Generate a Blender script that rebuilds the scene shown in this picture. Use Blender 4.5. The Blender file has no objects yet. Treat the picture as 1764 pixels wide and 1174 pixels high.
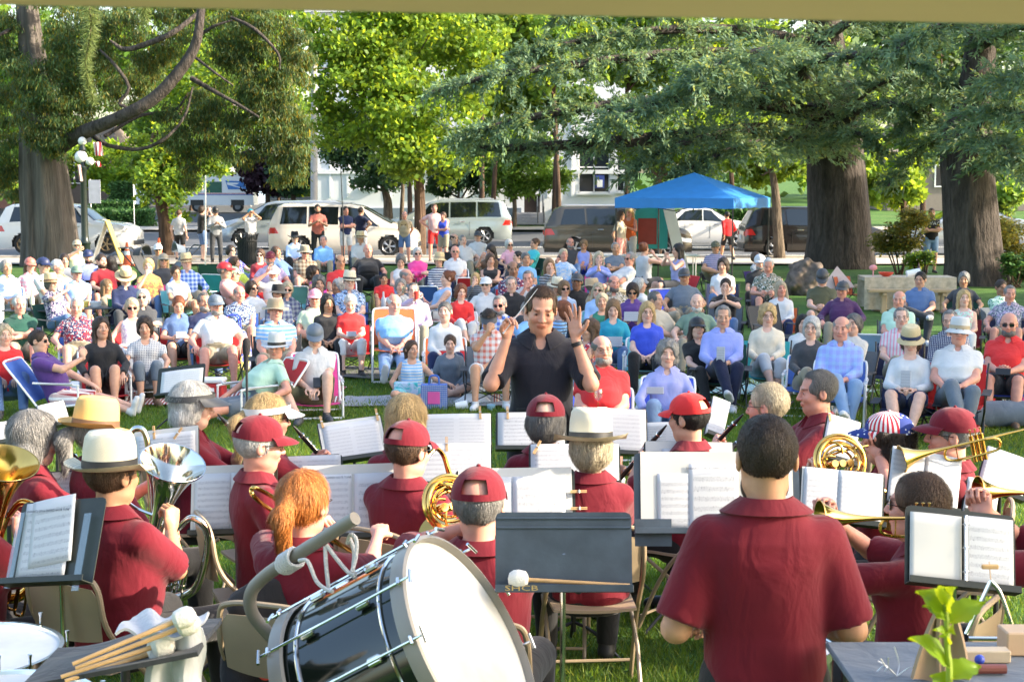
import bpy,math,random
import numpy as np
from mathutils import Vector,Matrix,Euler
MT_=Matrix.Translation;MR_=Matrix.Rotation
R=math.radians
rnd=random.Random(11)
nr=np.random.RandomState(11)
SC=bpy.context.scene
COL=SC.collection
PI=math.pi
FPX,PCX,PCY,CAMZ=2600.0,882.0,587.0,2.36
PITCH=math.atan(263/2600.0)
cam_d=bpy.data.cameras.new('camera')
cam=bpy.data.objects.new('camera',cam_d)
COL.objects.link(cam)
cam_d.sensor_width=36.0
cam_d.lens=FPX/1764*36.0
cam_d.clip_start=0.05
cam_d.clip_end=600
cam.location=(0,0,CAMZ)
cam.rotation_euler=(PI/2-PITCH,0,0)
cam_d.dof.use_dof=True
cam_d.dof.focus_distance=9.5
cam_d.dof.aperture_fstop=10.0
SC.camera=cam
SUN_DIR=Vector((0.90,-0.12,0.46)).normalized()
SUN_ELEV=math.asin(SUN_DIR.z)
SUN_AZ=math.atan2(SUN_DIR.x,SUN_DIR.y)
world=bpy.data.worlds.new('World')
SC.world=world
world.use_nodes=True
wn=world.node_tree
wn.nodes.clear()
sky=wn.nodes.new('ShaderNodeTexSky')
sky.sky_type='NISHITA'
sky.sun_disc=False
sky.sun_elevation=SUN_ELEV
sky.sun_rotation=SUN_AZ
sky.air_density=1.2
sky.dust_density=2.5
bg=wn.nodes.new('ShaderNodeBackground')
bg.inputs['Strength'].default_value=0.15
wo=wn.nodes.new('ShaderNodeOutputWorld')
wn.links.new(sky.outputs[0],bg.inputs[0])
wn.links.new(bg.outputs[0],wo.inputs[0])
sun_d=bpy.data.lights.new('sun','SUN')
sun_d.energy=4.2
sun_d.angle=R(0.6)
sun_d.color=(1.0,0.87,0.68)
sun=bpy.data.objects.new('sun',sun_d)
COL.objects.link(sun)
sun.rotation_euler=(-SUN_DIR).to_track_quat('-Z','Y').to_euler()
SC.view_settings.view_transform='Standard'
SC.view_settings.look='None'
SC.view_settings.exposure=1.84
SC.view_settings.gamma=1.0
SC.render.engine='CYCLES'
SC.cycles.max_bounces=6
SC.cycles.diffuse_bounces=3
SC.cycles.glossy_bounces=3
SC.cycles.transmission_bounces=4
SC.cycles.transparent_max_bounces=6
SC.cycles.use_denoising=True
SC.cycles.sample_clamp_indirect=6.0
def ray(px,py):
 a,b=(px-PCX)/FPX,(PCY-py)/FPX
 c,s=math.cos(PITCH),math.sin(PITCH)
 d=Vector((a,c+b*s,-s+b*c))
 return d/d.y
def at_y(px,py,y):
 d=ray(px,py)
 return Vector((d.x*y,y,CAMZ+d.z*y))
def at_z(px,py,z):
 d=ray(px,py)
 t=(z-CAMZ)/d.z
 return Vector((d.x*t,d.y*t,z))
def y_of_s(s):
 return FPX/s
def tag(o,label=None,cat=None,group=None,kind=None):
 if label:o['label']=label
 if cat:o['category']=cat
 if group:o['group']=group
 if kind:o['kind']=kind
 return o
def empty(name,loc=(0,0,0),rz=0.0,scale=1.0,label=None,cat=None,group=None,rot=None):
 o=bpy.data.objects.new(name,None)
 COL.objects.link(o)
 o.empty_display_size=0.1
 o.location=loc
 o.rotation_euler=rot if rot is not None else(0,0,rz)
 o.scale=(scale,scale,scale)
 return tag(o,label,cat,group)
def link(name,me,parent=None,mat=None,color=None,M=None):
 o=bpy.data.objects.new(name,me)
 COL.objects.link(o)
 if parent is not None:o.parent=parent
 if mat is not None:
  if len(me.materials)==0:me.materials.append(mat)
  if me.materials[0]!=mat:
   o.material_slots[0].link='OBJECT'
   o.material_slots[0].material=mat
 if color is not None:o.color=(color[0],color[1],color[2],1)
 if M is not None:o.matrix_local=M
 return o
def mesh_np(name,V,faces,smooth=True,attr=None,sharp=None):
 me=bpy.data.meshes.new(name)
 V=np.asarray(V,dtype=np.float32)
 me.vertices.add(len(V))
 me.vertices.foreach_set('co',V.ravel())
 faces=[np.asarray(f,dtype=np.int32)for f in faces if len(f)]
 tot=np.concatenate([np.full(len(f),f.shape[1],dtype=np.int32)for f in faces])
 idx=np.concatenate([f.ravel()for f in faces])
 me.loops.add(len(idx))
 me.loops.foreach_set('vertex_index',idx)
 me.polygons.add(len(tot))
 st=np.concatenate([[0],np.cumsum(tot)[:-1]]).astype(np.int32)
 me.polygons.foreach_set('loop_start',st)
 me.update(calc_edges=True)
 me.polygons.foreach_set('use_smooth',np.full(len(tot),smooth,dtype=bool))
 if attr is not None:
  a=me.color_attributes.new('tint','FLOAT_COLOR','POINT')
  c=np.ones((len(V),4),dtype=np.float32)
  c[:,:3]=attr
  a.data.foreach_set('color',c.ravel())
 if sharp:me.set_sharp_from_angle(angle=R(sharp))
 return me
def frame_of(d,up=(0,0,1)):
 d=Vector(d).normalized()
 up=Vector(up)
 s=d.cross(up)
 if s.length<1e-4:s=d.cross(Vector((1,0,0)))
 s.normalize()
 return d,s,s.cross(d).normalized()
class G:
 def __init__(self):
  self.V,self.F=[],[]
 def add(self,V,F,M=None):
  n=len(self.V)
  self.V+=[(M@Vector(v))if M is not None else Vector(v)for v in V]
  self.F+=[tuple(i+n for i in f)for f in F]
  return self
 def box(self,c,s,M=None,rot=None,taper=1.0):
  x,y,z=s[0]/2,s[1]/2,s[2]/2
  V=[Vector((i*x*(taper if k>0 else 1),j*y*(taper if k>0 else 1),k*z))for k in(-1,1)for j in(-1,1)for i in(-1,1)]
  if rot is not None:
   E=Euler(rot).to_matrix()
   V=[E@v for v in V]
  V=[v+Vector(c)for v in V]
  return self.add(V,[(0,2,3,1),(4,5,7,6),(0,1,5,4),(2,6,7,3),(0,4,6,2),(1,3,7,5)],M)
 def rbox(self,c,s,b=0.01,M=None,rot=None):
  x,y,z=s[0]/2,s[1]/2,s[2]/2
  V,F=[],[]
  idx={}
  def v(p):
   p=tuple(round(q,6)for q in p)
   if p not in idx:
    idx[p]=len(V);V.append(Vector(p))
   return idx[p]
  for sx in(-1,1):
   F.append([v((sx*x,a*(y-b),c_*(z-b)))for a,c_ in((-1,-1),(sx,-sx),(1,1),(-sx,sx))])
  for sy in(-1,1):
   F.append([v((a*(x-b),sy*y,c_*(z-b)))for a,c_ in((-1,-1),(-sy,sy),(1,1),(sy,-sy))])
  for sz in(-1,1):
   F.append([v((a*(x-b),c_*(y-b),sz*z))for a,c_ in((-1,-1),(sz,-sz),(1,1),(-sz,sz))])
  for i in(-1,1):
   for j in(-1,1):
    f=[v((i*x,j*(y-b),-(z-b))),v((i*x,j*(y-b),z-b)),v((i*(x-b),j*y,z-b)),v((i*(x-b),j*y,-(z-b)))]
    F.append(f if i*j<0 else f[::-1])
    f=[v((i*x,-(y-b),j*(z-b))),v((i*x,y-b,j*(z-b))),v((i*(x-b),y-b,j*z)),v((i*(x-b),-(y-b),j*z))]
    F.append(f if i*j>0 else f[::-1])
    f=[v((-(x-b),i*y,j*(z-b))),v((x-b,i*y,j*(z-b))),v((x-b,i*(y-b),j*z)),v((-(x-b),i*(y-b),j*z))]
    F.append(f if i*j<0 else f[::-1])
    for k in(-1,1):
     f=[v((i*x,j*(y-b),k*(z-b))),v((i*(x-b),j*y,k*(z-b))),v((i*(x-b),j*(y-b),k*z))]
     F.append(f if i*j*k>0 else f[::-1])
  if rot is not None:
   E=Euler(rot).to_matrix()
   V=[E@p for p in V]
  V=[p+Vector(c)for p in V]
  return self.add(V,F,M)
 def tube(self,pts,r,n=8,M=None,cap=True,closed=False,flat=None):
  pts=[Vector(p)for p in pts]
  m=len(pts)
  rs=r if hasattr(r,'__len__')else[r]*m
  V,F=[],[]
  ref=None
  for i,p in enumerate(pts):
   if closed:d=pts[(i+1)%m]-pts[i-1]
   else:d=pts[min(i+1,m-1)]-pts[max(i-1,0)]
   if d.length<1e-9:d=Vector((0,0,1))
   d.normalize()
   if ref is None:
    ref=d.orthogonal().normalized()if flat is None else Vector(flat)
   ref=(ref-d*ref.dot(d))
   if ref.length<1e-6:ref=d.orthogonal()
   ref.normalize()
   b=d.cross(ref)
   for k in range(n):
    a=2*PI*k/n
    V.append(p+(ref*math.cos(a)+b*math.sin(a))*rs[i])
  for i in range(m if closed else m-1):
   for k in range(n):
    i2=(i+1)%m
    F.append((i*n+k,i*n+(k+1)%n,i2*n+(k+1)%n,i2*n+k))
  if cap and not closed:
   F.append(tuple(range(n))[::-1])
   F.append(tuple(range((m-1)*n,m*n)))
  return self.add(V,F,M)
 def lathe(self,prof,n=24,M=None,sx=1.0,sy=1.0,fn=None,cap=False):
  V,F=[],[]
  for r,z in prof:
   for k in range(n):
    a=2*PI*k/n
    v=Vector((r*math.cos(a)*sx,r*math.sin(a)*sy,z))
    V.append(fn(v,a)if fn else v)
  for i in range(len(prof)-1):
   for k in range(n):
    F.append((i*n+k,i*n+(k+1)%n,(i+1)*n+(k+1)%n,(i+1)*n+k))
  if cap:
   F.append(tuple(range(n))[::-1])
   F.append(tuple(range((len(prof)-1)*n,len(prof)*n)))
  return self.add(V,F,M)
 def ball(self,c,r,n=10,M=None,s=(1,1,1)):
  V,F=[],[]
  m=max(4,n//2+1)
  for i in range(m+1):
   t=PI*i/m
   for k in range(n):
    a=2*PI*k/n
    V.append(Vector(c)+Vector((r*s[0]*math.sin(t)*math.cos(a),r*s[1]*math.sin(t)*math.sin(a),-r*s[2]*math.cos(t))))
  for i in range(m):
   for k in range(n):
    F.append((i*n+k,i*n+(k+1)%n,(i+1)*n+(k+1)%n,(i+1)*n+k))
  return self.add(V,F,M)
 def prism(self,poly,h,M=None):
  n=len(poly)
  V=[(x,y,0)for x,y in poly]+[(x,y,h)for x,y in poly]
  F=[tuple(range(n))[::-1],tuple(range(n,2*n))]+[(i,(i+1)%n,n+(i+1)%n,n+i)for i in range(n)]
  return self.add(V,F,M)
 def sheet(self,fn,nu,nv,thick=0.0,M=None):
  P=[[Vector(fn(i/nu,j/nv))for j in range(nv+1)]for i in range(nu+1)]
  V=[P[i][j]for i in range(nu+1)for j in range(nv+1)]
  w=nv+1
  F=[(i*w+j,(i+1)*w+j,(i+1)*w+j+1,i*w+j+1)for i in range(nu)for j in range(nv)]
  if thick:
   n0=len(V)
   W=[]
   for i in range(nu+1):
    for j in range(nv+1):
     a=P[min(i+1,nu)][j]-P[max(i-1,0)][j]
     b=P[i][min(j+1,nv)]-P[i][max(j-1,0)]
     nn=a.cross(b)
     nn=nn.normalized()if nn.length>1e-12 else Vector((0,0,1))
     W.append(P[i][j]-nn*thick)
   V+=W
   F+=[tuple(k+n0 for k in f[::-1])for f in F]
   for i in range(nu):
    F.append((i*w,n0+i*w,n0+(i+1)*w,(i+1)*w))
    F.append((i*w+nv,(i+1)*w+nv,n0+(i+1)*w+nv,n0+i*w+nv))
   for j in range(nv):
    F.append((j,j+1,n0+j+1,n0+j))
    F.append((nu*w+j,n0+nu*w+j,n0+nu*w+j+1,nu*w+j+1))
  return self.add(V,F,M)
 def mesh(self,name,sharp=35):
  me=bpy.data.meshes.new(name)
  me.from_pydata([tuple(v)for v in self.V],[],self.F)
  me.polygons.foreach_set('use_smooth',[True]*len(me.polygons))
  me.update()
  if sharp:me.set_sharp_from_angle(angle=R(sharp))
  return me
 def build(self,name,mat,parent=None,color=None,M=None,sharp=35):
  return link(name,self.mesh(name,sharp),parent,mat,color,M)
CACHE={}
def cached(key,fn):
 if key not in CACHE:CACHE[key]=fn()
 return CACHE[key]
def bez(pts,n=24):
 P=[Vector(p)for p in pts]
 P=[P[0]*2-P[1]]+P+[P[-1]*2-P[-2]]
 out=[]
 segs=len(P)-3
 for s in range(segs):
  m=max(2,n//segs)
  for i in range(m+(1 if s==segs-1 else 0)):
   t=i/m
   a,b,c,d=P[s:s+4]
   out.append(0.5*((2*b)+(c-a)*t+(2*a-5*b+4*c-d)*t*t+(3*b-a-3*c+d)*t**3))
 return out
class NT:
 def __init__(self,name):
  self.m=bpy.data.materials.new(name)
  self.m.use_nodes=True
  self.t=self.m.node_tree
  self.t.nodes.clear()
  self.out=self.n('OutputMaterial')
 def n(self,typ,**kw):
  nd=self.t.nodes.new('ShaderNode'+typ)
  for k,v in kw.items():
   if k.startswith('i_'):
    key=k[2:]
    key=int(key)if key.isdigit()else key.replace('_',' ')
    if hasattr(v,'node'):self.l(v,nd.inputs[key])
    else:nd.inputs[key].default_value=v
   else:setattr(nd,k,v)
  return nd
 def l(self,a,b):self.t.links.new(a,b)
 def math(self,op,a,b=None,c=None):
  nd=self.t.nodes.new('ShaderNodeMath')
  nd.operation=op
  for i,v in enumerate((a,b,c)):
   if v is None:continue
   if hasattr(v,'node'):self.l(v,nd.inputs[i])
   else:nd.inputs[i].default_value=v
  return nd.outputs[0]
 def mix(self,f,a,b,typ='MIX'):
  nd=self.t.nodes.new('ShaderNodeMix')
  nd.data_type='RGBA'
  nd.blend_type=typ
  for s,v in((0,f),(6,a),(7,b)):
   if hasattr(v,'node'):self.l(v,nd.inputs[s])
   elif s==0:nd.inputs[0].default_value=v
   else:nd.inputs[s].default_value=(v[0],v[1],v[2],1)
  return nd.outputs[2]
 def noise(self,scale,detail=3,vec=None,rough=0.5,dist=0.0):
  nd=self.n('TexNoise',i_Scale=scale,i_Detail=detail,i_Roughness=rough,i_Distortion=dist)
  if vec is not None:self.l(vec,nd.inputs['Vector'])
  return nd.outputs[0]
 def ramp(self,f,stops):
  nd=self.t.nodes.new('ShaderNodeValToRGB')
  self.l(f,nd.inputs[0])
  cr=nd.color_ramp
  while len(cr.elements)<len(stops):cr.elements.new(0.5)
  for e,(p,c)in zip(cr.elements,stops):
   e.position=p
   e.color=(c[0],c[1],c[2],1)if hasattr(c,'__len__')else(c,c,c,1)
  return nd.outputs[0]
 def obj(self,scale=(1,1,1)):
  tc=self.n('TexCoord')
  mp=self.n('Mapping')
  mp.inputs['Scale'].default_value=scale
  self.l(tc.outputs['Object'],mp.inputs['Vector'])
  return mp.outputs[0]
 def bump(self,h,strength=0.3,dist=0.01):
  nd=self.n('Bump',i_Strength=strength,i_Distance=dist)
  self.l(h,nd.inputs['Height'])
  return nd.outputs[0]
 def principled(self,base,rough=0.6,metal=0.0,normal=None,spec=0.5,**kw):
  p=self.n('BsdfPrincipled')
  for key,v in(('Base Color',base),('Roughness',rough),('Metallic',metal),('Specular IOR Level',spec)):
   if hasattr(v,'node'):self.l(v,p.inputs[key])
   elif key=='Base Color':p.inputs[key].default_value=(v[0],v[1],v[2],1)
   else:p.inputs[key].default_value=v
  for k,v in kw.items():p.inputs[k.replace('_',' ')].default_value=v
  if normal is not None:self.l(normal,p.inputs['Normal'])
  self.l(p.outputs[0],self.out.inputs[0])
  return p
MATS={}
def plain(name,col,rough=0.5,metal=0.0,bump=0.0,bscale=60,vary=0.12,vscale=4,spec=0.5,obj=False,**kw):
 if name in MATS:return MATS[name]
 t=NT(name)
 v=t.obj()
 base=t.n('ObjectInfo').outputs['Color']if obj else None
 nz=t.noise(vscale,4,v)
 k=t.ramp(nz,[(0.3,1-vary),(0.7,1+vary)])
 c=t.mix(1.0,base if obj else col,k,'MULTIPLY')
 nrm=t.bump(t.noise(bscale,4,v),bump,0.01)if bump else None
 t.principled(c,rough,metal,nrm,spec,**kw)
 MATS[name]=t.m
 return t.m
def cloth(kind='plain',second=(0.8,0.8,0.8)):
 key='cloth_%s_%s'%(kind,'_'.join('%d'%(q*100)for q in second))
 if key in MATS:return MATS[key]
 t=NT(key)
 v=t.obj()
 base=t.n('ObjectInfo').outputs['Color']
 sep=t.n('SeparateXYZ')
 t.l(v,sep.inputs[0])
 x,y,z=sep.outputs
 if kind=='stripe':
  f=t.math('GREATER_THAN',t.math('SINE',t.math('MULTIPLY',z,150.0)),0.1)
  base=t.mix(f,base,second)
 elif kind=='vstripe':
  f=t.math('GREATER_THAN',t.math('SINE',t.math('MULTIPLY',x,160.0)),0.3)
  base=t.mix(f,base,second)
 elif kind=='plaid':
  fx=t.math('GREATER_THAN',t.math('SINE',t.math('MULTIPLY',x,90.0)),0.15)
  fz=t.math('GREATER_THAN',t.math('SINE',t.math('MULTIPLY',z,90.0)),0.15)
  f=t.math('MULTIPLY',t.math('ADD',fx,fz),0.5)
  base=t.mix(f,base,second)
 elif kind=='check':
  fx=t.math('GREATER_THAN',t.math('SINE',t.math('MULTIPLY',x,300.0)),0.0)
  fz=t.math('GREATER_THAN',t.math('SINE',t.math('MULTIPLY',z,300.0)),0.0)
  f=t.math('MULTIPLY',fx,fz)
  base=t.mix(f,base,second)
 elif kind=='floral':
  f=t.ramp(t.noise(22,2,v,0.6,1.2),[(0.5,0.0),(0.56,1.0)])
  g=t.ramp(t.noise(40,1,v),[(0.58,0.0),(0.62,0.8)])
  base=t.mix(f,base,second)
  base=t.mix(g,base,(0.75,0.72,0.68))
 elif kind=='tiedye':
  f=t.ramp(t.noise(9,3,v,0.7,2.0),[(0.42,0.0),(0.58,1.0)])
  base=t.mix(f,base,second)
 elif kind=='camo':
  f=t.ramp(t.noise(16,2,v,0.5,0.5),[(0.47,0.0),(0.5,1.0)])
  base=t.mix(f,base,second)
 base=t.mix(1.0,base,t.ramp(t.noise(7,4,v),[(0.3,0.9),(0.7,1.07)]),'MULTIPLY')
 fold=t.noise(9.0,3,t.obj((1,1,0.55)),0.5,0.6)
 weave=t.noise(260,2,v)
 n2=t.n('Bump',i_Strength=0.42,i_Distance=0.035)
 t.l(fold,n2 .inputs['Height'])
 n3=t.n('Bump',i_Strength=0.15,i_Distance=0.003)
 t.l(weave,n3 .inputs['Height'])
 t.l(n2 .outputs[0],n3 .inputs['Normal'])
 p=t.principled(base,0.85,0,n3 .outputs[0],0.25)
 p.inputs['Sheen Weight'].default_value=0.15
 MATS[key]=t.m
 return t.m
def make_skin():
 t=NT('skin')
 v=t.obj()
 at=t.n('Attribute',attribute_name='tint')
 c=t.mix(1.0,t.n('ObjectInfo').outputs['Color'],at.outputs['Color'],'MULTIPLY')
 c=t.mix(1.0,c,t.ramp(t.noise(28,4,v),[(0.3,(0.9,0.86,0.86)),(0.7,(1.06,1.04,1.02))]),'MULTIPLY')
 t.principled(c,0.52,0,t.bump(t.noise(300,2,v),0.12,0.002),0.4)
 return t.m
def make_hair():
 t=NT('hair')
 v=t.obj((1,1,0.12))
 nz=t.noise(220,4,v,0.6)
 n2=t.noise(30,3,v)
 c=t.mix(1.0,t.n('ObjectInfo').outputs['Color'],t.ramp(nz,[(0.3,0.55),(0.7,1.5)]),'MULTIPLY')
 c=t.mix(1.0,c,t.ramp(n2,[(0.3,0.8),(0.7,1.2)]),'MULTIPLY')
 t.principled(c,0.5,0,t.bump(nz,0.8,0.01),0.4)
 return t.m
SKIN=make_skin()
HAIR=make_hair()
OBJC=plain('painted',(1,1,1),0.5,obj=True,vary=0.06)
FABRIC=plain('sling_fabric',(1,1,1),0.8,obj=True,vary=0.08,bump=0.25,bscale=200)
GLOSS=plain('glossy_plastic',(1,1,1),0.25,obj=True,vary=0.03)
BLACKM=plain('black_metal',(0.02,0.021,0.024),0.4,0.0,bump=0.05,vary=0.2)
CHROME=plain('chrome',(0.75,0.75,0.74),0.14,1.0,vary=0.08,vscale=20)
ALU=plain('aluminium_tube',(0.72,0.72,0.72),0.35,0.8,vary=0.08)
WHITEP=plain('white_paint',(0.8,0.8,0.8),0.4,vary=0.04)
BRASS=plain('lacquered_brass',(0.78,0.47,0.13),0.14,1.0,vary=0.1,vscale=12)
SILVER=plain('silver_plate',(0.82,0.80,0.74),0.1,1.0,vary=0.06)
LEATHER=plain('shoe_leather',(0.5,0.5,0.5),0.55,obj=True,vary=0.15,bump=0.1)
LENS=plain('dark_lens',(0.012,0.012,0.014),0.08,vary=0.02,spec=0.8)
WOOD=plain('pale_wood',(0.62,0.38,0.17),0.55,bump=0.2,bscale=30,vary=0.15,vscale=9)
def axis(lo,hi,coarse,fine=()):
 out=[lo]
 while out[-1]<hi:
  x=out[-1]
  st=coarse
  for a,b,f in fine:
   if a-f<=x<b:st=min(st,f)
   elif x<a and x+st>a:st=max(min(st,a-x),f)
  out.append(x+st)
 return np.array(out,dtype=np.float32)
class Field:
 def __init__(self,xs,ys,zs):
  self.ax=(xs,ys,zs)
  self.D=np.full((len(xs),len(ys),len(zs)),1.0,dtype=np.float32)
 def sub(self,lo,hi,m):
  sl=[]
  for a,l,h in zip(self.ax,lo,hi):
   i0=max(0,int(np.searchsorted(a,l-m))-1)
   i1=min(len(a),int(np.searchsorted(a,h+m))+1)
   if i1<=i0:return None
   sl.append(slice(i0,i1))
  return tuple(sl)
 def xyz(self,sl):
  return(self.ax[0][sl[0]][:,None,None],self.ax[1][sl[1]][None,:,None],self.ax[2][sl[2]][None,None,:])
 def add(self,prim,k=0.02,mode='union'):
  fn,lo,hi=prim
  sl=self.sub(lo,hi,k+0.04)
  if sl is None:return
  d=fn(*self.xyz(sl)).astype(np.float32)
  a=self.D[sl]
  if mode=='cut':
   d=-d
   h=np.maximum(k-np.abs(a-d),0)/max(k,1e-6)
   self.D[sl]=np.maximum(a,d)+h*h*k/4
  else:
   h=np.maximum(k-np.abs(a-d),0)/max(k,1e-6)
   self.D[sl]=np.minimum(a,d)-h*h*k/4
 def nets(self):
  D=self.D
  S=D<0
  nx,ny,nz=D.shape
  c=np.zeros((nx-1,ny-1,nz-1),dtype=np.int8)
  for i in(0,1):
   for j in(0,1):
    for k in(0,1):
     c+=S[i:nx-1+i,j:ny-1+j,k:nz-1+k]
  mixed=(c>0)&(c<8)
  ids=np.full(mixed.shape,-1,dtype=np.int32)
  ids[mixed]=np.arange(mixed.sum())
  N=int(mixed.sum())
  acc=np.zeros((N,3),dtype=np.float64)
  cnt=np.zeros(N)
  faces=[]
  for a in range(3):
   sa=[slice(None)]*3;sb=[slice(None)]*3
   sa[a]=slice(0,-1);sb[a]=slice(1,None)
   A,B=S[tuple(sa)],S[tuple(sb)]
   I=np.argwhere(A!=B)
   if not len(I):continue
   d0=D[tuple(I.T)]
   J=I.copy();J[:,a]+=1
   d1=D[tuple(J.T)]
   t=d0/(d0-d1)
   P=np.stack([self.ax[q][I[:,q]]for q in range(3)],1).astype(np.float64)
   P[:,a]+=t*(self.ax[a][J[:,a]]-self.ax[a][I[:,a]])
   b,e=(a+1)%3,(a+2)%3
   quad=[]
   okall=np.ones(len(I),bool)
   for ob,oe in((-1,-1),(0,-1),(0,0),(-1,0)):
    K=I.copy();K[:,b]+=ob;K[:,e]+=oe
    ok=(K[:,b]>=0)&(K[:,e]>=0)&(K[:,b]<ids.shape[b])&(K[:,e]<ids.shape[e])
    okall&=ok
    Kc=np.clip(K,0,np.array(ids.shape)-1)
    q=ids[tuple(Kc.T)]
    quad.append(q)
    q2=q[ok]
    np.add.at(acc,q2,P[ok])
    np.add.at(cnt,q2,1)
   Q=np.stack(quad,1)
   sgn=S[tuple(I.T)]
   Q=np.where(sgn[:,None],Q,Q[:,::-1])
   faces.append(Q[okall])
  V=acc/np.maximum(cnt,1)[:,None]
  return V.astype(np.float32),np.concatenate(faces)
def npv(v):return np.array([v[0],v[1],v[2]],dtype=np.float32)
def capsule(a,b,ra,rb,flat0=False,flat1=False,bulge=0.0):
 a,b=npv(a),npv(b)
 ba=b-a
 L2=float(ba@ba)+1e-9
 L=math.sqrt(L2)
 def fn(X,Y,Z):
  px,py,pz=X-a[0],Y-a[1],Z-a[2]
  tt=(px*ba[0]+py*ba[1]+pz*ba[2])/L2
  t=np.clip(tt,0,1)
  r=ra+(rb-ra)*t
  if bulge:r=r+bulge*np.sin(np.clip(t*1.6,0,1)*PI)
  d=np.sqrt((px-t*ba[0])**2+(py-t*ba[1])**2+(pz-t*ba[2])**2)-r
  if flat0:d=np.maximum(d,-tt*L)
  if flat1:d=np.maximum(d,(tt-1)*L)
  return d
 m=max(ra,rb)+abs(bulge)
 return fn,np.minimum(a,b)-m,np.maximum(a,b)+m
def ellip(c,r,Mx=None):
 c=npv(c);r=np.array(r,dtype=np.float32)
 def fn(X,Y,Z):
  px,py,pz=X-c[0],Y-c[1],Z-c[2]
  if Mx is not None:
   px,py,pz=(Mx[0][0]*px+Mx[0][1]*py+Mx[0][2]*pz,Mx[1][0]*px+Mx[1][1]*py+Mx[1][2]*pz,Mx[2][0]*px+Mx[2][1]*py+Mx[2][2]*pz)
  q=np.sqrt((px/r[0])**2+(py/r[1])**2+(pz/r[2])**2)
  return(q-1)*float(r.min())
 m=float(r.max())
 return fn,c-(m if Mx is not None else r),c+(m if Mx is not None else r)
def loft(P0,u,s,f,ts,ws,ds,offs,power=2.4,grow=0.0,wr=0.0,ph=0.0):
 P0,u,s,f=npv(P0),npv(u),npv(s),npv(f)
 ts,ws,ds,offs=(np.array(q,dtype=np.float32)for q in(ts,ws,ds,offs))
 def fn(X,Y,Z):
  px,py,pz=X-P0[0],Y-P0[1],Z-P0[2]
  t=px*u[0]+py*u[1]+pz*u[2]
  a=px*s[0]+py*s[1]+pz*s[2]
  b=px*f[0]+py*f[1]+pz*f[2]
  tc=np.clip(t,ts[0],ts[-1])
  w=np.interp(tc,ts,ws)+grow
  d=np.interp(tc,ts,ds)+grow
  b=b-np.interp(tc,ts,offs)
  q=(np.abs(a/w)**power+np.abs(b/d)**power)**(1/power)
  D=(q-1)*np.minimum(w,d)
  if wr<0:
   dn=np.clip((.44-t)/.25,0,1)
   D=D-wr*(np.sin(30*a+2.2*np.sin(6*t+ph)+5*t)*dn*.8+.9*np.sin(13*a+9*t+2*ph)*(.3+.7*dn)+.35*np.sin(34*t-16*np.abs(a))*(1-dn*.5))
  elif wr:
   D=D+wr*(np.sin(31*t+9*a+ph)*np.sin(23*a-11*t+2*ph)+0.6*np.sin(47*t+19*b+3*ph))
  return np.maximum(np.maximum(D,t-ts[-1]),ts[0]-t)
 m=float(max(ws.max(),ds.max()))+grow+0.08
 e0,e1=P0+u*ts[0],P0+u*ts[-1]
 return fn,np.minimum(e0,e1)-m,np.maximum(e0,e1)+m
def hand_mesh(kind,res):
 F=Field(axis(-0.03,0.2,res),axis(-0.07,0.1,res),axis(-0.11,0.07,res))
 F.add(capsule((-0.02,0,0),(0.02,0,0),0.024,0.023),0.01)
 F.add(ellip((0.05,0.0,0),(0.05,0.041,0.0165)),0.018)
 curl={'relax':(22,28,20),'fist':(62,75,45),'open':(6,10,8),'pinch':(48,50,30)}[kind]
 spread={'open':1.6}.get(kind,0.8)
 lens=[(0.043,0.026,0.021),(0.048,0.030,0.023),(0.045,0.028,0.022),(0.035,0.021,0.019)]
 for i in range(4):
  y=0.029-i*0.0195
  p=Vector((0.088-(0.004*(i-1)**2),y,0.0))
  yaw=R((1.5-i)*6*spread)
  a=0
  r=0.0093-0.0008*(i==3)
  prev=Vector((0.06,y*0.9,0))
  F.add(capsule(prev,p,0.011,r+0.0008),0.006)
  for j in range(3):
   extra=10*i if kind=='pinch' else(5*i if kind=='relax' else 0)
   a+=R(curl[j]+extra*0.4)
   q=p+Vector((math.cos(a)*math.cos(yaw),math.cos(a)*math.sin(yaw),-math.sin(a)))*lens[i][j]
   F.add(capsule(p,q,r,r-0.0012),0.003)
   p=q;r-=0.001
 if kind=='open':
  T=[(0.018,0.022,-0.004),(0.045,0.062,-0.008),(0.068,0.082,-0.012),(0.088,0.092,-0.014)]
 elif kind=='fist':
  T=[(0.018,0.024,-0.006),(0.052,0.048,-0.026),(0.078,0.036,-0.042),(0.088,0.014,-0.046)]
 else:
  T=[(0.018,0.022,-0.006),(0.046,0.052,-0.018),(0.07,0.058,-0.034),(0.09,0.05,-0.044)]
 for j in range(3):
  F.add(capsule(T[j],T[j+1],0.0135-0.0018*j,0.0118-0.0014*j),0.008 if j==0 else 0.004)
 return F.nets()
HANDS={}
def hand(kind,res):
 k=(kind,res)
 if k not in HANDS:HANDS[k]=hand_mesh(kind,res)
 return HANDS[k]
HS=1.07
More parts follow.
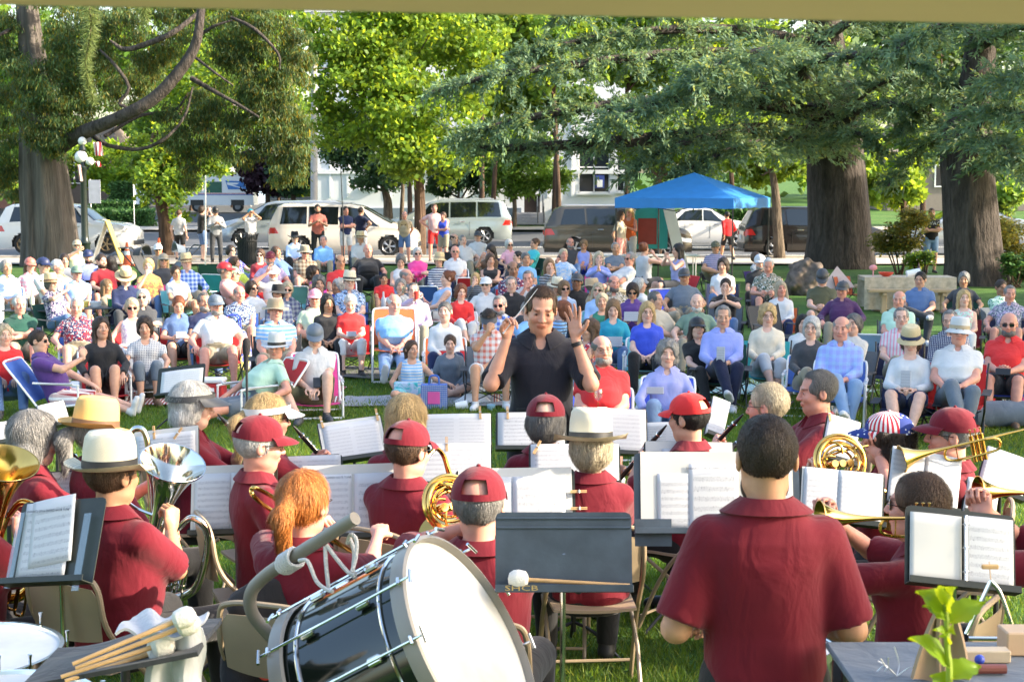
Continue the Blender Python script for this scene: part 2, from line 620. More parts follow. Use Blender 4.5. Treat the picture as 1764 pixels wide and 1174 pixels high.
def head_prims(F,HM,Hc,sex,res,sc=1.0):
 Rt=np.array(HM.transposed(),dtype=np.float32)/HS
 Ri=np.array(HM.transposed(),dtype=np.float32)*HS
 c=npv(Hc)
 def loc(fn,lo,hi):
  lo,hi=np.array(lo),np.array(hi)
  corners=np.array([[x,y,z]for x in(lo[0],hi[0])for y in(lo[1],hi[1])for z in(lo[2],hi[2])])@Ri+c
  def g(X,Y,Z):
   px,py,pz=X-c[0],Y-c[1],Z-c[2]
   return fn(Rt[0][0]*px+Rt[0][1]*py+Rt[0][2]*pz,Rt[1][0]*px+Rt[1][1]*py+Rt[1][2]*pz,Rt[2][0]*px+Rt[2][1]*py+Rt[2][2]*pz)
  return g,corners.min(0),corners.max(0)
 jw=0.058 if sex=='m' else 0.053
 F.add(loc(*ellip((0,0.014,0.033),(0.0765,0.096,0.087))),0.01)
 F.add(loc(*ellip((0,-0.028,-0.035),(jw+0.006,0.062,0.078))),0.03)
 F.add(loc(*ellip((0,-0.052,-0.088),(0.03,0.03,0.026))),0.03)
 F.add(loc(*ellip((0,-0.02,-0.07),(jw,0.045,0.03))),0.02)
 F.add(loc(*capsule((-0.028,-0.076,0.03),(0.028,-0.076,0.03),0.013,0.013)),0.012)
 for s in(-1,1):
  F.add(loc(*ellip((s*0.031,-0.1,0.012),(0.019,0.02,0.013))),0.012,'cut')
  F.add(loc(*ellip((s*0.03,-0.073,0.011),(0.0145,0.014,0.0115))),0.002)
  F.add(loc(*ellip((s*0.036,-0.064,-0.02),(0.022,0.022,0.02))),0.02)
  F.add(loc(*ellip((s*0.079,0.012,0.0),(0.009,0.02,0.031))),0.006)
  F.add(loc(*ellip((s*0.087,0.004,0.004),(0.006,0.009,0.016))),0.004,'cut')
 F.add(loc(*capsule((0,-0.086,0.022),(0,-0.107,-0.018),0.0085,0.0125)),0.012)
 for s in(-1,1):F.add(loc(*ellip((s*0.0115,-0.097,-0.022),(0.0085,0.011,0.0075))),0.006)
 F.add(loc(*ellip((0,-0.086,-0.048),(0.025,0.014,0.0085))),0.006)
 F.add(loc(*ellip((0,-0.083,-0.058),(0.02,0.014,0.007))),0.005)
 F.add(loc(*ellip((0,-0.101,-0.0525),(0.022,0.008,0.0018))),0.003,'cut')
def head_tint(L,blush=0.35):
 x,y,z=np.abs(L[:,0]),L[:,1],L[:,2]
 c=np.ones((len(L),3),dtype=np.float32)
 lips=(x<0.024)&(y<-0.078)&(z<-0.041)&(z>-0.064)
 c[lips]=(0.90,0.66,0.62)
 cheek=np.exp(-((x-0.042)**2+(z+0.02)**2)/0.0006)*(y<-0.03)
 nose=np.exp(-(x**2+(z+0.015)**2)/0.0004)*(y<-0.09)
 w=(0.18*blush*(cheek+nose))[:,None]
 c=c*(1-w*np.array([0.0,1.0,1.0],dtype=np.float32))
 brow=(x>0.013)&(x<0.05)&(y<-0.06)&(np.abs(z-0.0335+(x-0.03)*0.1)<0.0055)
 c[brow]=(0.42,0.36,0.33)
 eye=(np.abs(x-0.031)<0.0135)&(np.abs(z-0.012)<0.0065)&(y<-0.07)
 c[eye]=(0.75,0.8,0.85)
 iris=(np.abs(x-0.031)<0.006)&(np.abs(z-0.011)<0.006)&(y<-0.072)
 c[iris]=(0.12,0.10,0.09)
 return c
def ik(a,t,l1,l2,pole):
 a,t,pole=Vector(a),Vector(t),Vector(pole)
 d=t-a
 D=min(d.length,(l1+l2)*0.995)
 d.normalize()
 t=a+d*D
 x=(l1*l1-l2*l2+D*D)/(2*D)
 h=math.sqrt(max(l1*l1-x*x,0))
 p=pole-d*pole.dot(d)
 p.normalize()
 return a+d*x+p*h,t
class Pose:
 def __init__(self,pz=0.47,lean=12,hands=None,feet=None,ep=None,kp=None,head=(0,0,0),hk=('relax','relax'),hup=None,hdir=None,twist=0,bend=0.0,side=0.0):
  self.pz,self.lean,self.head,self.hk=pz,lean,head,hk
  self.hands=hands or[(-0.1,-0.27,0.13),(0.1,-0.27,0.13)]
  self.feet=feet or[(-0.12,-0.5,None),(0.12,-0.5,None)]
  self.ep=ep or[(-0.8,0.4,-0.6),(0.8,0.4,-0.6)]
  self.kp=kp or[(-0.12,-0.4,1),(0.12,-0.4,1)]
  self.hup,self.hdir,self.bend,self.side=hup or[None,None],hdir or[None,None],bend,side
def skeleton(p,sex):
 J={}
 P0=Vector((0,0,p.pz))
 le,sd=R(p.lean),R(p.side)
 u=Vector((math.sin(sd),math.sin(le),math.cos(le)*math.cos(sd))).normalized()
 f=Vector((0,-math.cos(le),math.sin(le)))
 s=u.cross(f).normalized()*-1
 if s.x<0:s=-s
 f=s.cross(u).normalized()
 if f.y>0:f=-f
 J['P'],J['u'],J['f'],J['s']=P0,u,f,s
 N=P0+u*0.53
 J['N']=N
 up2=(u*(0.45 if p.lean>0 else 0.8)+Vector((0,0,1))*0.55).normalized()
 Hc=N+up2*0.134+f*0.022
 J['H']=Hc
 J['HM']=Euler((R(p.head[1]),R(p.head[2]),R(p.head[0])),'XYZ').to_matrix()
 sw=0.166 if sex=='m' else 0.146
 J['S']=[P0+u*0.437+s*(-sw),P0+u*0.437+s*sw]
 J['HP']=[P0+s*-0.092+f*0.01,P0+s*0.092+f*0.01]
 J['E'],J['W'],J['K'],J['A'],J['HD']=[],[],[],[],[]
 for i in range(2):
  e,w=ik(J['S'][i],P0+Vector(p.hands[i]),0.285,0.262,p.ep[i])
  J['E'].append(e);J['W'].append(w)
  fx,fy,fz=p.feet[i]
  z=0.075 if fz is None else fz
  k,a=ik(J['HP'][i],Vector((fx,fy,z)),0.43,0.42,p.kp[i])
  J['K'].append(k);J['A'].append(a)
 return J
TS=[-0.10,-0.03,0.05,0.16,0.27,0.37,0.435,0.475,0.508,0.54]
def torso_profile(sex,g):
 if sex=='m':
  ws=[0.13,0.163,0.165,0.150+.25*g,0.158+.2*g,0.172+.06*g,0.180,0.158,0.108,0.064]
  ds=[0.10,0.115,0.118,0.112+.6*g,0.116+.6*g,0.118+.2*g,0.105,0.085,0.068,0.058]
  of=[0,0,0.005,0.012+.5*g,0.01+.4*g,0.008+.1*g,0.0,-0.004,-0.006,-0.006]
 else:
  ws=[0.14,0.176,0.172,0.140+.3*g,0.142+.25*g,0.152+.1*g,0.158,0.138,0.094,0.056]
  ds=[0.11,0.120,0.118,0.102+.5*g,0.108+.5*g,0.116+.2*g,0.096,0.078,0.062,0.052]
  of=[0,0,0.004,0.008+.4*g,0.008+.3*g,0.012+.1*g,0.004,-0.002,-0.004,-0.004]
 return ws,ds,of
def bounds(J,m=0.16,keys=('P','N','H','S','E','W','K','A')):
 P=[]
 for k in keys:
  P+=J[k]if isinstance(J[k],list)else[J[k]]
 P=np.array([npv(p)for p in P])
 return P.min(0)-m,P.max(0)+m
def hand_frame(J,p,i):
 w,e=J['W'][i],J['E'][i]
 d=Vector(p.hdir[i])if p.hdir[i]is not None else(w-e)
 d.normalize()
 up=Vector(p.hup[i])if p.hup[i]is not None else Vector((0,0,1))
 z=(up-d*up.dot(d))
 if z.length<1e-3:z=d.orthogonal()
 z.normalize()
 y=z.cross(d)
 return d,y,z
def body_mesh(p,sex,g,res,fine):
 J=skeleton(p,sex)
 lo,hi=bounds(J)
 lo[2]=max(lo[2],-0.02)
 H=npv(J['H'])
 fx=[(H[0]-0.112,H[0]+0.112,fine)]
 fy=[(H[1]-0.134,H[1]+0.134,fine)]
 fz=[(H[2]-0.135,H[2]+0.13,fine)]
 F=Field(axis(lo[0],hi[0],res,fx),axis(lo[1],hi[1],res,fy),axis(lo[2],hi[2],res,fz))
 ws,ds,of=torso_profile(sex,g)
 F.add(loft(J['P'],J['u'],J['s'],J['f'],TS,ws,ds,of),0.03)
 lg=1+g*1.0
 for i in range(2):
  F.add(capsule(J['S'][i],J['E'][i],(0.053 if sex=='m' else 0.045)*lg,(0.041 if sex=='m' else 0.035)*lg),0.035)
  F.add(capsule(J['E'][i],J['W'][i],0.041 if sex=='m' else 0.035,0.027 if sex=='m' else 0.023,bulge=0.004),0.02)
  F.add(capsule(J['HP'][i],J['K'][i],0.088*lg if sex=='m' else 0.09*lg,0.057),0.03)
  F.add(capsule(J['K'][i],J['A'][i],0.054,0.036,bulge=0.011),0.02)
 F.add(capsule(J['N']-J['u']*0.03,J['H']+J['HM']@Vector((0,0.02,-0.05)),0.055 if sex=='m' else 0.046,0.050 if sex=='m' else 0.042),0.025)
 head_prims(F,J['HM'],J['H'],sex,fine)
 V,Q=F.nets()
 L=(V-H)@np.array(J['HM'],dtype=np.float32)/HS
 near=(np.abs(L[:,0])<0.1)&(np.abs(L[:,1])<0.14)&(np.abs(L[:,2])<0.12)
 tint=np.ones((len(V),3),dtype=np.float32)
 tint[near]=head_tint(L[near])
 Vs,Qs,n=[V],[Q],len(V)
 for i in range(2):
  hv,hq=hand(p.hk[i],0.004 if fine<0.006 else 0.0065)
  d,y,z=hand_frame(J,p,i)
  sy=-1 if i==0 else 1
  B=np.array([npv(d),npv(y)*sy,npv(z)],dtype=np.float32)
  sc=1.0 if sex=='m' else 0.92
  W=(hv*sc)@B+npv(J['W'][i])+npv(d)*0.012
  Vs.append(W)
  Qs.append((hq[:,::-1]if np.linalg.det(B)<0 else hq)+n)
  n+=len(W)
  tint=np.concatenate([tint,np.ones((len(W),3),dtype=np.float32)])
 return mesh_np('body',np.concatenate(Vs),[np.concatenate(Qs)],True,tint)
def top_mesh(p,sex,g,kind,neck,res,length=-0.06,wr=0.0028):
 J=skeleton(p,sex)
 lo,hi=bounds(J,0.2,('P','N','S','E','W'))
 F=Field(*(axis(lo[i],hi[i],res)for i in range(3)))
 ws,ds,of=torso_profile(sex,g)
 ph=(p.pz*13+p.lean)
 ts=list(TS)
 ts[0]=length
 gr=0.016 if kind!='tank' else 0.010
 F.add(loft(J['P'],J['u'],J['s'],J['f'],ts,ws,ds,of,grow=gr,wr=wr,ph=ph),0.02)
 if sex=='f':
  for i in(-1,1):
   F.add(ellip(J['P']+J['u']*0.335+J['s']*(0.068*i)+J['f']*(0.082+g*0.3),(0.064,0.062,0.062)),0.04)
 lg=1+g*1.0
 ra=(0.062 if sex=='m' else 0.053)*lg
 for i in range(2):
  S,E,W=J['S'][i],J['E'][i],J['W'][i]
  if kind=='tank':
   F.add(capsule(S-J['s']*(0.05*(i*2-1)),S+(E-S)*0.03,0.058,0.05),0.02)
   continue
  if kind=='long':
   F.add(capsule(S,E,ra,ra*0.84,bulge=0.004),0.03)
   F.add(capsule(E,E+(W-E)*0.9,ra*0.84,0.042,flat1=True),0.012)
  else:
   fr={'tee':.66,'camp':.92}.get(kind,.78)
   F.add(capsule(S,S+(E-S)*fr,ra*(1.08 if kind=='camp' else 1),ra*(1.16 if kind=='camp' else.96),flat1=True),0.03)
 if kind=='tank':
  for i in range(2):
   S=J['S'][i]
   F.add(ellip(S+J['s']*(0.052*(i*2-1))-J['u']*0.01,(0.055,0.12,0.10)),0.01,'cut')
 N=J['N']
 if neck in('v','scoop'):
  dz,r=(0.075,0.05)if neck=='v' else(0.055,0.068)
  F.add(ellip(N-J['u']*(dz*0.55)+J['f']*0.075,(r,0.06,dz)),0.008,'cut')
  F.add(ellip(N+J['u']*0.01,(0.068,0.07,0.03)),0.006,'cut')
 elif neck=='crew':
  F.add(ellip(N+J['u']*0.012+J['f']*0.012,(0.062,0.066,0.034)),0.006,'cut')
 elif neck=='collar':
  F.add(ellip(N-J['u']*0.02+J['f']*0.078,(0.03,0.045,0.065)),0.006,'cut')
 V,Q=F.nets()
 return mesh_np('shirt',V,[Q])
def collar_mesh(p,sex,g):
 J=skeleton(p,sex)
 N,U,S_,F_=J['N'],J['u'],J['s'],J['f']
 r0=.066 if sex=='m' else.058
 k=1 if sex=='m' else.88
 def at(a,v):
  front=max(0.0,(abs(a)-R(95))/R(60))
  if v<.35:
   t=v/.35
   r=r0+.006*t
   return N+U*(.006+.026*t-.030*front)+S_*math.sin(a)*r-F_*(math.cos(a)*r*1.0)+F_*.006
  t=(v-.35)/.65
  w=r0+.008+(.066*k)*t
  d=r0+.008+(.036*k+.010*front)*t
  return N+U*(.034-.046*t-.030*front-.030*front*t)+S_*math.sin(a)*w-F_*math.cos(a)*d+F_*.004
 gg=G()
 gg.sheet(lambda u,v:at(R(-158+316*u),v),36,8,.004)
 return gg.mesh('collar',60)
def bottom_mesh(p,sex,g,kind,res):
 J=skeleton(p,sex)
 lo,hi=bounds(J,0.18,('P','K','A','HP'))
 F=Field(*(axis(lo[i],hi[i],res)for i in range(3)))
 ws,ds,of=torso_profile(sex,g)
 F.add(loft(J['P'],J['u'],J['s'],J['f'],[-0.11,-0.03,0.05,0.13],[ws[0],ws[1],ws[2],ws[3]],[ds[0],ds[1],ds[2],ds[3]],[of[0],of[1],of[2],of[3]],grow=0.008),0.03)
 lg=1+g*1.0
 for i in range(2):
  h,k,a=J['HP'][i],J['K'][i],J['A'][i]
  if kind=='trousers':
   F.add(capsule(h,k,0.098*lg,0.071),0.03)
   F.add(capsule(k,a+(k-a)*0.03,0.070,0.052,flat1=True,bulge=0.006),0.012)
  elif kind=='capris':
   F.add(capsule(h,k,0.097*lg,0.071),0.03)
   F.add(capsule(k,k+(a-k)*0.45,0.070,0.063,flat1=True),0.012)
  else:
   fr=0.88 if kind=='shorts' else 0.8
   F.add(capsule(h,h+(k-h)*fr,0.1*lg,0.082*lg,flat1=True),0.03 if kind=='shorts' else 0.08)
 V,Q=F.nets()
 return mesh_np('trousers',V,[Q])
def shoe_mesh(kind='shoe'):
 F=Field(axis(-0.06,0.06,0.009),axis(-0.22,0.09,0.009),axis(-0.09,0.07,0.009))
 F.add(capsule((0,0.03,-0.035),(0,-0.1,-0.04),0.038,0.038),0.01)
 F.add(capsule((0,-0.1,-0.04),(0.0,-0.15,-0.045),0.042,0.034),0.02)
 if kind=='shoe':F.add(capsule((0,0.015,-0.03),(0,0.008,0.035),0.042,0.043,flat1=True),0.02)
 F.add((lambda X,Y,Z:(Z+0.070)+0*X+0*Y,np.array((-1,-1,-1.)),np.array((1,1,1.))),0.004,'cut')
 V,Q=F.nets()
 return mesh_np('shoe',V,[Q])
def hair_mesh(style,res=0.009,hat=False):
 F=Field(axis(-0.17,0.17,res),axis(-0.16,0.21,res),axis(-0.36,0.19,res))
 G_={'short':0.005,'crop':0.004,'bald':0.003,'bob':0.017,'long':0.011,'curly':0.022,'mid':0.011,'pony':0.007,'bun':0.007,'bighair':0.022,'wavy':0.012,'recede':0.005}[style]
 amp={'curly':0.008,'mid':0.004,'bighair':0.007,'wavy':0.006,'bob':0.0025,'long':0.003}.get(style,0.0025)
 frq=60 if style in('curly','bighair')else 45
 e=ellip((0,0.014,0.036),(0.0785+G_,0.0975+G_,0.089+G_))
 def noisy(fn):
  def h(X,Y,Z):
   return fn(X,Y,Z)+amp*(np.sin(frq*X+1.3*np.sin(30*Z))*np.sin(frq*Y+2)*np.sin(frq*0.6*Z+1+2*X*20)+0.5*np.sin(frq*2.1*X+9*Z*4)*np.sin(frq*1.7*Y))
  return h
 F.add((noisy(e[0]),e[1]-0.03,e[2]+0.03),0.01)
 if style in('bob','bighair','curly'):
  q=ellip((0,0.03,-0.045),(0.085+G_*0.9,0.085+G_*0.5,0.075))
  F.add((noisy(q[0]),q[1]-0.03,q[2]+0.03),0.03)
 if style=='mid':
  q=ellip((0,0.035,-0.02),(0.083+G_*0.5,0.08+G_*0.4,0.07))
  F.add((noisy(q[0]),q[1]-0.03,q[2]+0.03),0.03)
 if style in('long','wavy'):
  q=ellip((0,0.04,-0.09),(0.092,0.062,0.15))
  F.add((noisy(q[0]),q[1]-0.03,q[2]+0.03),0.03)
  for s in(-1,1):
   q=capsule((s*0.078,0.0,0.0),(s*0.085,-0.025,-0.2),0.024,0.026)
   F.add((noisy(q[0]),q[1]-0.03,q[2]+0.03),0.02)
 if style=='pony':
  q=capsule((0,0.11,0.03),(0,0.155,-0.02),0.026,0.034)
  F.add((noisy(q[0]),q[1]-0.03,q[2]+0.03),0.015)
  q=capsule((0,0.155,-0.02),(0,0.12,-0.17),0.036,0.022)
  F.add((noisy(q[0]),q[1]-0.03,q[2]+0.03),0.02)
 if style=='bun':
  q=ellip((0,0.09,0.09),(0.04,0.04,0.04))
  F.add((noisy(q[0]),q[1]-0.03,q[2]+0.03),0.01)
 op=style in('short','crop','bald','recede','pony','bun')
 F.add(ellip((0,-0.13,-0.03),(0.072 if not op else 0.086,0.098 if not op else 0.104,0.122)),0.010,'cut')
 if style in('short','crop','bald','recede'):
  F.add((lambda X,Y,Z:-(Z+0.048+0.35*(0.02-Y))+0*X,np.array((-1,-1,-1.)),np.array((1,1,1.))),0.008,'cut2')if False else None
  hz=lambda X,Y,Z:(Z-(-0.055+0.52*np.maximum(0.055-Y,0)))+0*X
  F.add((hz,np.array((-1,-1,-1.)),np.array((1,1,1.))),0.01,'cut')
  for s in(-1,1):F.add(ellip((s*0.088,0.0,-0.006),(0.022,0.018,0.032)),0.006,'cut')
 elif style in('pony','bun'):
  hz=lambda X,Y,Z:(Z-(-0.062+0.5*np.maximum(0.055-Y,0)-0.6*np.maximum(Y-0.09,0)*4))+0*X
  F.add((hz,np.array((-1,-1,-1.)),np.array((1,1,1.))),0.01,'cut')
 else:
  F.add(ellip((0,-0.03,-0.16),(0.06,0.09,0.1)),0.01,'cut')
 if style=='recede':
  F.add(ellip((0,-0.12,0.045),(0.07,0.085,0.085)),0.012,'cut')
  for s_ in(-1,1):F.add(ellip((s_*.05,-0.085,0.09),(0.028,0.05,0.04)),0.012,'cut')
 if style=='bald':
  F.add(ellip((0,-0.015,0.13),(0.085,0.115,0.095)),0.01,'cut')
 if hat:F.add((lambda X,Y,Z:(.052-.1*Y-Z)+0*X,np.array((-1,-1,-1.)),np.array((1,1,1.))),.01,'cut')
 V,Q=F.nets()
 return V,Q
def strands(V,Q,n,length,lift,width,seed,tail=False,splay=0.35):
 r=np.random.RandomState(seed)
 T=V[Q]
 c=T.mean(1)
 nn=np.cross(T[:,1]-T[:,0],T[:,3]-T[:,0])
 area=np.linalg.norm(nn,axis=1)+1e-12
 nn/=area[:,None]
 outer=(nn*(c-np.array([0,0.014,0.02]))).sum(1)>0
 pr=area*outer
 i=r.choice(len(Q),n,p=pr/pr.sum())
 w=r.rand(n,1)
 p=T[i,0]*w+T[i,2]*(1-w)
 keep=~((p[:,1]<-0.02)&(p[:,2]<0.10))
 p,N,i=p[keep],nn[i][keep],i[keep];n=len(p)
 crown=np.array([0.0,0.06,0.13])
 d=p-crown
 d[:,2]-=0.05
 d+=r.randn(n,3)*splay*np.linalg.norm(d,axis=1)[:,None]*0.3
 d-=N*(d*N).sum(1)[:,None]
 d/=np.linalg.norm(d,axis=1)[:,None]+1e-9
 s=np.cross(N,d)
 L=length*(0.5+r.rand(n,1))
 wd=width*(0.6+r.rand(n,1))
 p0=p+N*0.0004
 p1=p+d*L*0.5+N*(lift*(0.3+r.rand(n,1)))
 p2=p+d*L+N*(lift*r.rand(n,1))+np.array([0,0,-0.15])*L
 W=np.concatenate([p0-s*wd,p0+s*wd,p1+s*wd*0.9,p1-s*wd*0.9,p2])
 k=np.arange(n)
 return W,np.stack([k,k+n,k+2*n,k+3*n],1),np.stack([k+3*n,k+2*n,k+4*n],1)
def get_hair(style,lod,hat=False):
 def f():
  V,Q=hair_mesh(style,{0:0.011,1:0.0085,2:0.006}[lod],hat)
  if lod==0:return mesh_np('hair',V,[Q])
  n={1:700,2:7000}[lod]
  ln={'short':0.018,'recede':0.02,'crop':0.007,'bald':0.012,'curly':0.02,'long':0.06,'bob':0.05,'pony':0.04}.get(style,0.03)
  lf={'crop':0.003,'curly':0.012,'bob':0.002,'long':0.002,'pony':0.003}.get(style,0.005)
  if hat:V0,Q0=V,Q[(V[Q].mean(1)[:,2]<.035)]
  else:V0,Q0=V,Q
  W,q,t=strands(V0,Q0,n,ln,lf,0.0016 if lod==1 else 0.0009,5,splay={'curly':2.5,'crop':1.2,'bob':0.15,'long':0.15}.get(style,0.5))
  return mesh_np('hair',np.concatenate([V,W]),[Q,q+len(V),t+len(V)])
 return cached(('hair',style,lod,hat),f)
def beard_mesh():
 F=Field(axis(-0.1,0.1,0.008),axis(-0.14,0.06,0.008),axis(-0.16,0.03,0.008))
 a=ellip((0,-0.034,-0.07),(0.068,0.066,0.056))
 amp=lambda X,Y,Z:a[0](X,Y,Z)+0.003*np.sin(90*X)*np.sin(80*Z+60*Y)
 F.add((amp,a[1]-0.02,a[2]+0.02),0.01)
 F.add(ellip((0,-0.05,0.008),(0.1,0.1,0.038)),0.01,'cut')
 F.add(ellip((0,-0.104,-0.053),(0.022,0.02,0.006)),0.005,'cut')
 F.add(ellip((0,0.045,-0.05),(0.1,0.05,0.1)),0.01,'cut')
 V,Q=F.nets()
 return mesh_np('beard',V,[Q])
def cap_mesh(opening=False):
 g=G()
 nu,nv=36,9
 def dome(u,v,gr=0.0):
  a=2*PI*u
  e=v*PI/2*0.98
  r=math.cos(e)
  x=(0.089+gr)*r*math.sin(a)
  y=0.014-(0.108+gr)*r*math.cos(a)
  z=0.030+(0.094+gr)*math.sin(e)**0.85+0.012*max(0,math.cos(a))*(1-v)
  z+=-0.004*abs(math.sin(3*a))*v*(1-v)*2
  return Vector((x,y,z))
 for lay in(0,1):
  V,F=[],[]
  for i in range(nu):
   for j in range(nv+1):
    V.append(dome(i/nu,j/nv,0.0 if lay==0 else-0.003))
  for i in range(nu):
   for j in range(nv):
    uu=(i+0.5)/nu
    if opening and abs(uu-0.5)<0.095 and 0<j<4 and(abs(uu-0.5)/0.095)**2+((j-0.5)/3.6)**2<1.05:continue
    i2=(i+1)%nu
    f=(i*(nv+1)+j,i2*(nv+1)+j,i2*(nv+1)+j+1,i*(nv+1)+j+1)
    F.append(f if lay==0 else f[::-1])
  g.add(V,F)
 g.ball((0,0.014,0.124),0.008,8)
 def brim(u,v):
  a=(u-0.5)*2.3
  x=0.089*math.sin(a)*1.0
  y0=0.014-0.108*math.cos(a)
  L=0.072*max(0.0,math.cos(a*1.22))**0.55
  return Vector((x*(1+0.02*v),y0-L*v,0.040+0.004-0.018*v*v-1.6*x*x*v))
 g.sheet(brim,16,4,0.004)
 return g.mesh('cap',50)
def straw_hat(kind='panama'):
 g=G()
 P={'panama':(0.066,0.125,0.088),'wide':(0.095,0.12,0.088),'fedora':(0.06,0.12,0.087),'bucket':(0.038,0.10,0.085),'floppy':(0.085,0.095,0.09),'boonie':(0.055,0.09,0.088),'cowboy':(0.082,0.125,0.088)}[kind]
 bw,ch,cr=P
 def top(v,a):
  x,y,z=v
  if kind in('panama','fedora','cowboy','wide')and z>ch*0.6:
   pinch=max(0,(z-ch*0.6)/(ch*0.4))
   z-=0.012*pinch*math.exp(-(x/0.03)**2)
   x*=1-0.16*pinch*max(0.0,-y/0.09)
  return Vector((x,y*1.18+0.014,z+0.035))
 g.lathe([(cr*1.02,-0.004),(cr,0.03),(cr*0.97,ch*0.55),(cr*0.9,ch*0.85),(cr*0.78,ch*0.98),(cr*0.4,ch),(0.001,ch)],28,fn=top)
 droop={'bucket':-0.032,'floppy':-0.025,'boonie':-0.012,'cowboy':0.0}.get(kind,-0.004)
 def br(v,a):
  x,y,z=v
  r=math.hypot(x,y)
  t=max(0,(r-cr)/bw)
  z=droop*t+0.002
  if kind in('panama','fedora','wide'):z+=0.016*t*t*(1 if y>0 else-0.5)+0.012*t*t*abs(math.cos(a))
  if kind=='cowboy':z+=0.045*t*t*abs(math.cos(a))**2-0.012*t*abs(math.sin(a))
  if kind in('floppy','boonie'):z+=0.008*math.sin(3*a+1)*t
  return Vector((x,y*(1.18-0.1*t)+0.014,z+0.032))
 g.lathe([(cr*1.0,0)]+[(cr+bw*t,0)for t in(0.25,0.5,0.75,1.0)],32,fn=br)
 g.lathe([(cr+bw*t,0)for t in(1.0,0.75,0.5,0.25)]+[(cr*1.0,0)],32,fn=lambda v,a:br(v,a)+Vector((0,0,-0.003)))
 return g.mesh('hat',60)
def hat_band(kind='panama'):
 g=G()
 cr=0.088 if kind not in('fedora',)else 0.087
 g.lathe([(cr*1.035,0.002),(cr*1.02,0.03)],28,fn=lambda v,a:Vector((v[0],v[1]*1.18+0.014,v[2]+0.035)))
 return g.mesh('band')
def visor_mesh():
 g=G()
 g.lathe([(0.092,0.0),(0.091,0.032)],28,fn=lambda v,a:Vector((v[0],v[1]*1.2+0.014,v[2]+0.035+0.02*(-v[1]/0.1))))
 def brim(u,v):
  a=(u-0.5)*2.3
  x=0.091*math.sin(a)
  y0=0.014-0.108*math.cos(a)
  L=0.075*max(0.0,math.cos(a*1.22))**0.55
  return Vector((x,y0-L*v,0.058-0.03*v-1.6*x*x*v))
 g.sheet(brim,16,4,0.003)
 return g.mesh('visor',50)
def glasses_mesh(dark):
 g=G()
 for s in(-1,1):
  c=Vector((s*0.032,-0.094,0.010))
  if dark:
   def f(u,v,c=c,s=s):
    x=(u-0.5)*0.05;z=(v-0.5)*0.036
    k=1-0.35*abs(v-0.5)**2
    return c+Vector((x*k,0.9*(x*s+0.02)**2*8,z*(1-0.5*(u-0.5)**2)))
   g.sheet(f,6,4,0.003)
  else:
   ring=[c+Vector((0.024*math.cos(a),0.004+0.1*abs(0.024*math.cos(a))*(1 if s*math.cos(a)>0 else 0),0.018*math.sin(a)))for a in[2*PI*k/14 for k in range(14)]]
   g.tube(ring,0.0014,4,closed=True)
  g.tube([c+Vector((s*0.024,0.004,0.006)),(s*0.079,-0.06,0.018),(s*0.084,0.01,0.012)],0.0018,4)
 g.tube([(-0.012,-0.098,0.014),(0,-0.1,0.017),(0.012,-0.098,0.014)],0.0018,4)
 return g.mesh('glasses')
CC=dict(white=(.60,.60,.60),offwhite=(.54,.52,.48),cream=(.7,.62,.48),black=(.018,.018,.02),charcoal=(.05,.052,.058),grey=(.28,.29,.31),ltgrey=(.5,.51,.53),slate=(.13,.16,.2),navy=(.02,.03,.09),dknavy=(.012,.016,.045),blue=(.05,.13,.45),royal=(.04,.08,.55),ltblue=(.3,.45,.7),paleblue=(.5,.6,.78),sky=(.2,.42,.72),denim=(.10,.17,.33),ltdenim=(.2,.31,.5),teal=(.02,.28,.4),turq=(.05,.45,.5),aqua=(.18,.5,.55),lav=(.34,.36,.66),peri=(.28,.33,.7),purple=(.09,.04,.2),plum=(.07,.025,.09),lilac=(.45,.35,.5),red=(.55,.02,.025),bred=(.68,.03,.03),inkblack=(.016,.016,.024),maroon=(.145,.005,.015),dkred=(.3,.02,.03),coral=(.55,.16,.12),orange=(.65,.14,.04),pink=(.72,.28,.36),hotpink=(.75,.06,.28),magenta=(.5,.04,.32),salmon=(.7,.33,.3),green=(.02,.18,.12),olive=(.09,.09,.05),dkgreen=(.015,.07,.05),mint=(.45,.65,.52),palegreen=(.5,.58,.42),sage=(.16,.24,.18),lime=(.45,.55,.08),yellow=(.7,.6,.15),paleyellow=(.65,.65,.4),khaki=(.3,.26,.19),tan=(.42,.33,.22),brown=(.12,.07,.04),beige=(.5,.43,.33),straw=(.66,.52,.3),palestraw=(.72,.66,.5),goldstraw=(.74,.46,.16),hblack=(.012,.01,.01),hdark=(.03,.018,.012),hbrown=(.075,.04,.022),hauburn=(.16,.05,.02),hlbrown=(.2,.12,.06),hblond=(.48,.33,.15),hgblond=(.42,.35,.24),hgrey=(.22,.21,.2),hdgrey=(.12,.115,.11),hwhite=(.48,.47,.45),hred=(.45,.15,.03))
SK=dict(a=(.62,.37,.27),b=(.56,.32,.22),c=(.68,.43,.33),d=(.48,.26,.17),e=(.30,.16,.10),r=(.62,.30,.22),t=(.5,.27,.16),k=(.10,.05,.035))
LEGF=[(-0.13,-0.50,None),(0.13,-0.50,None)]
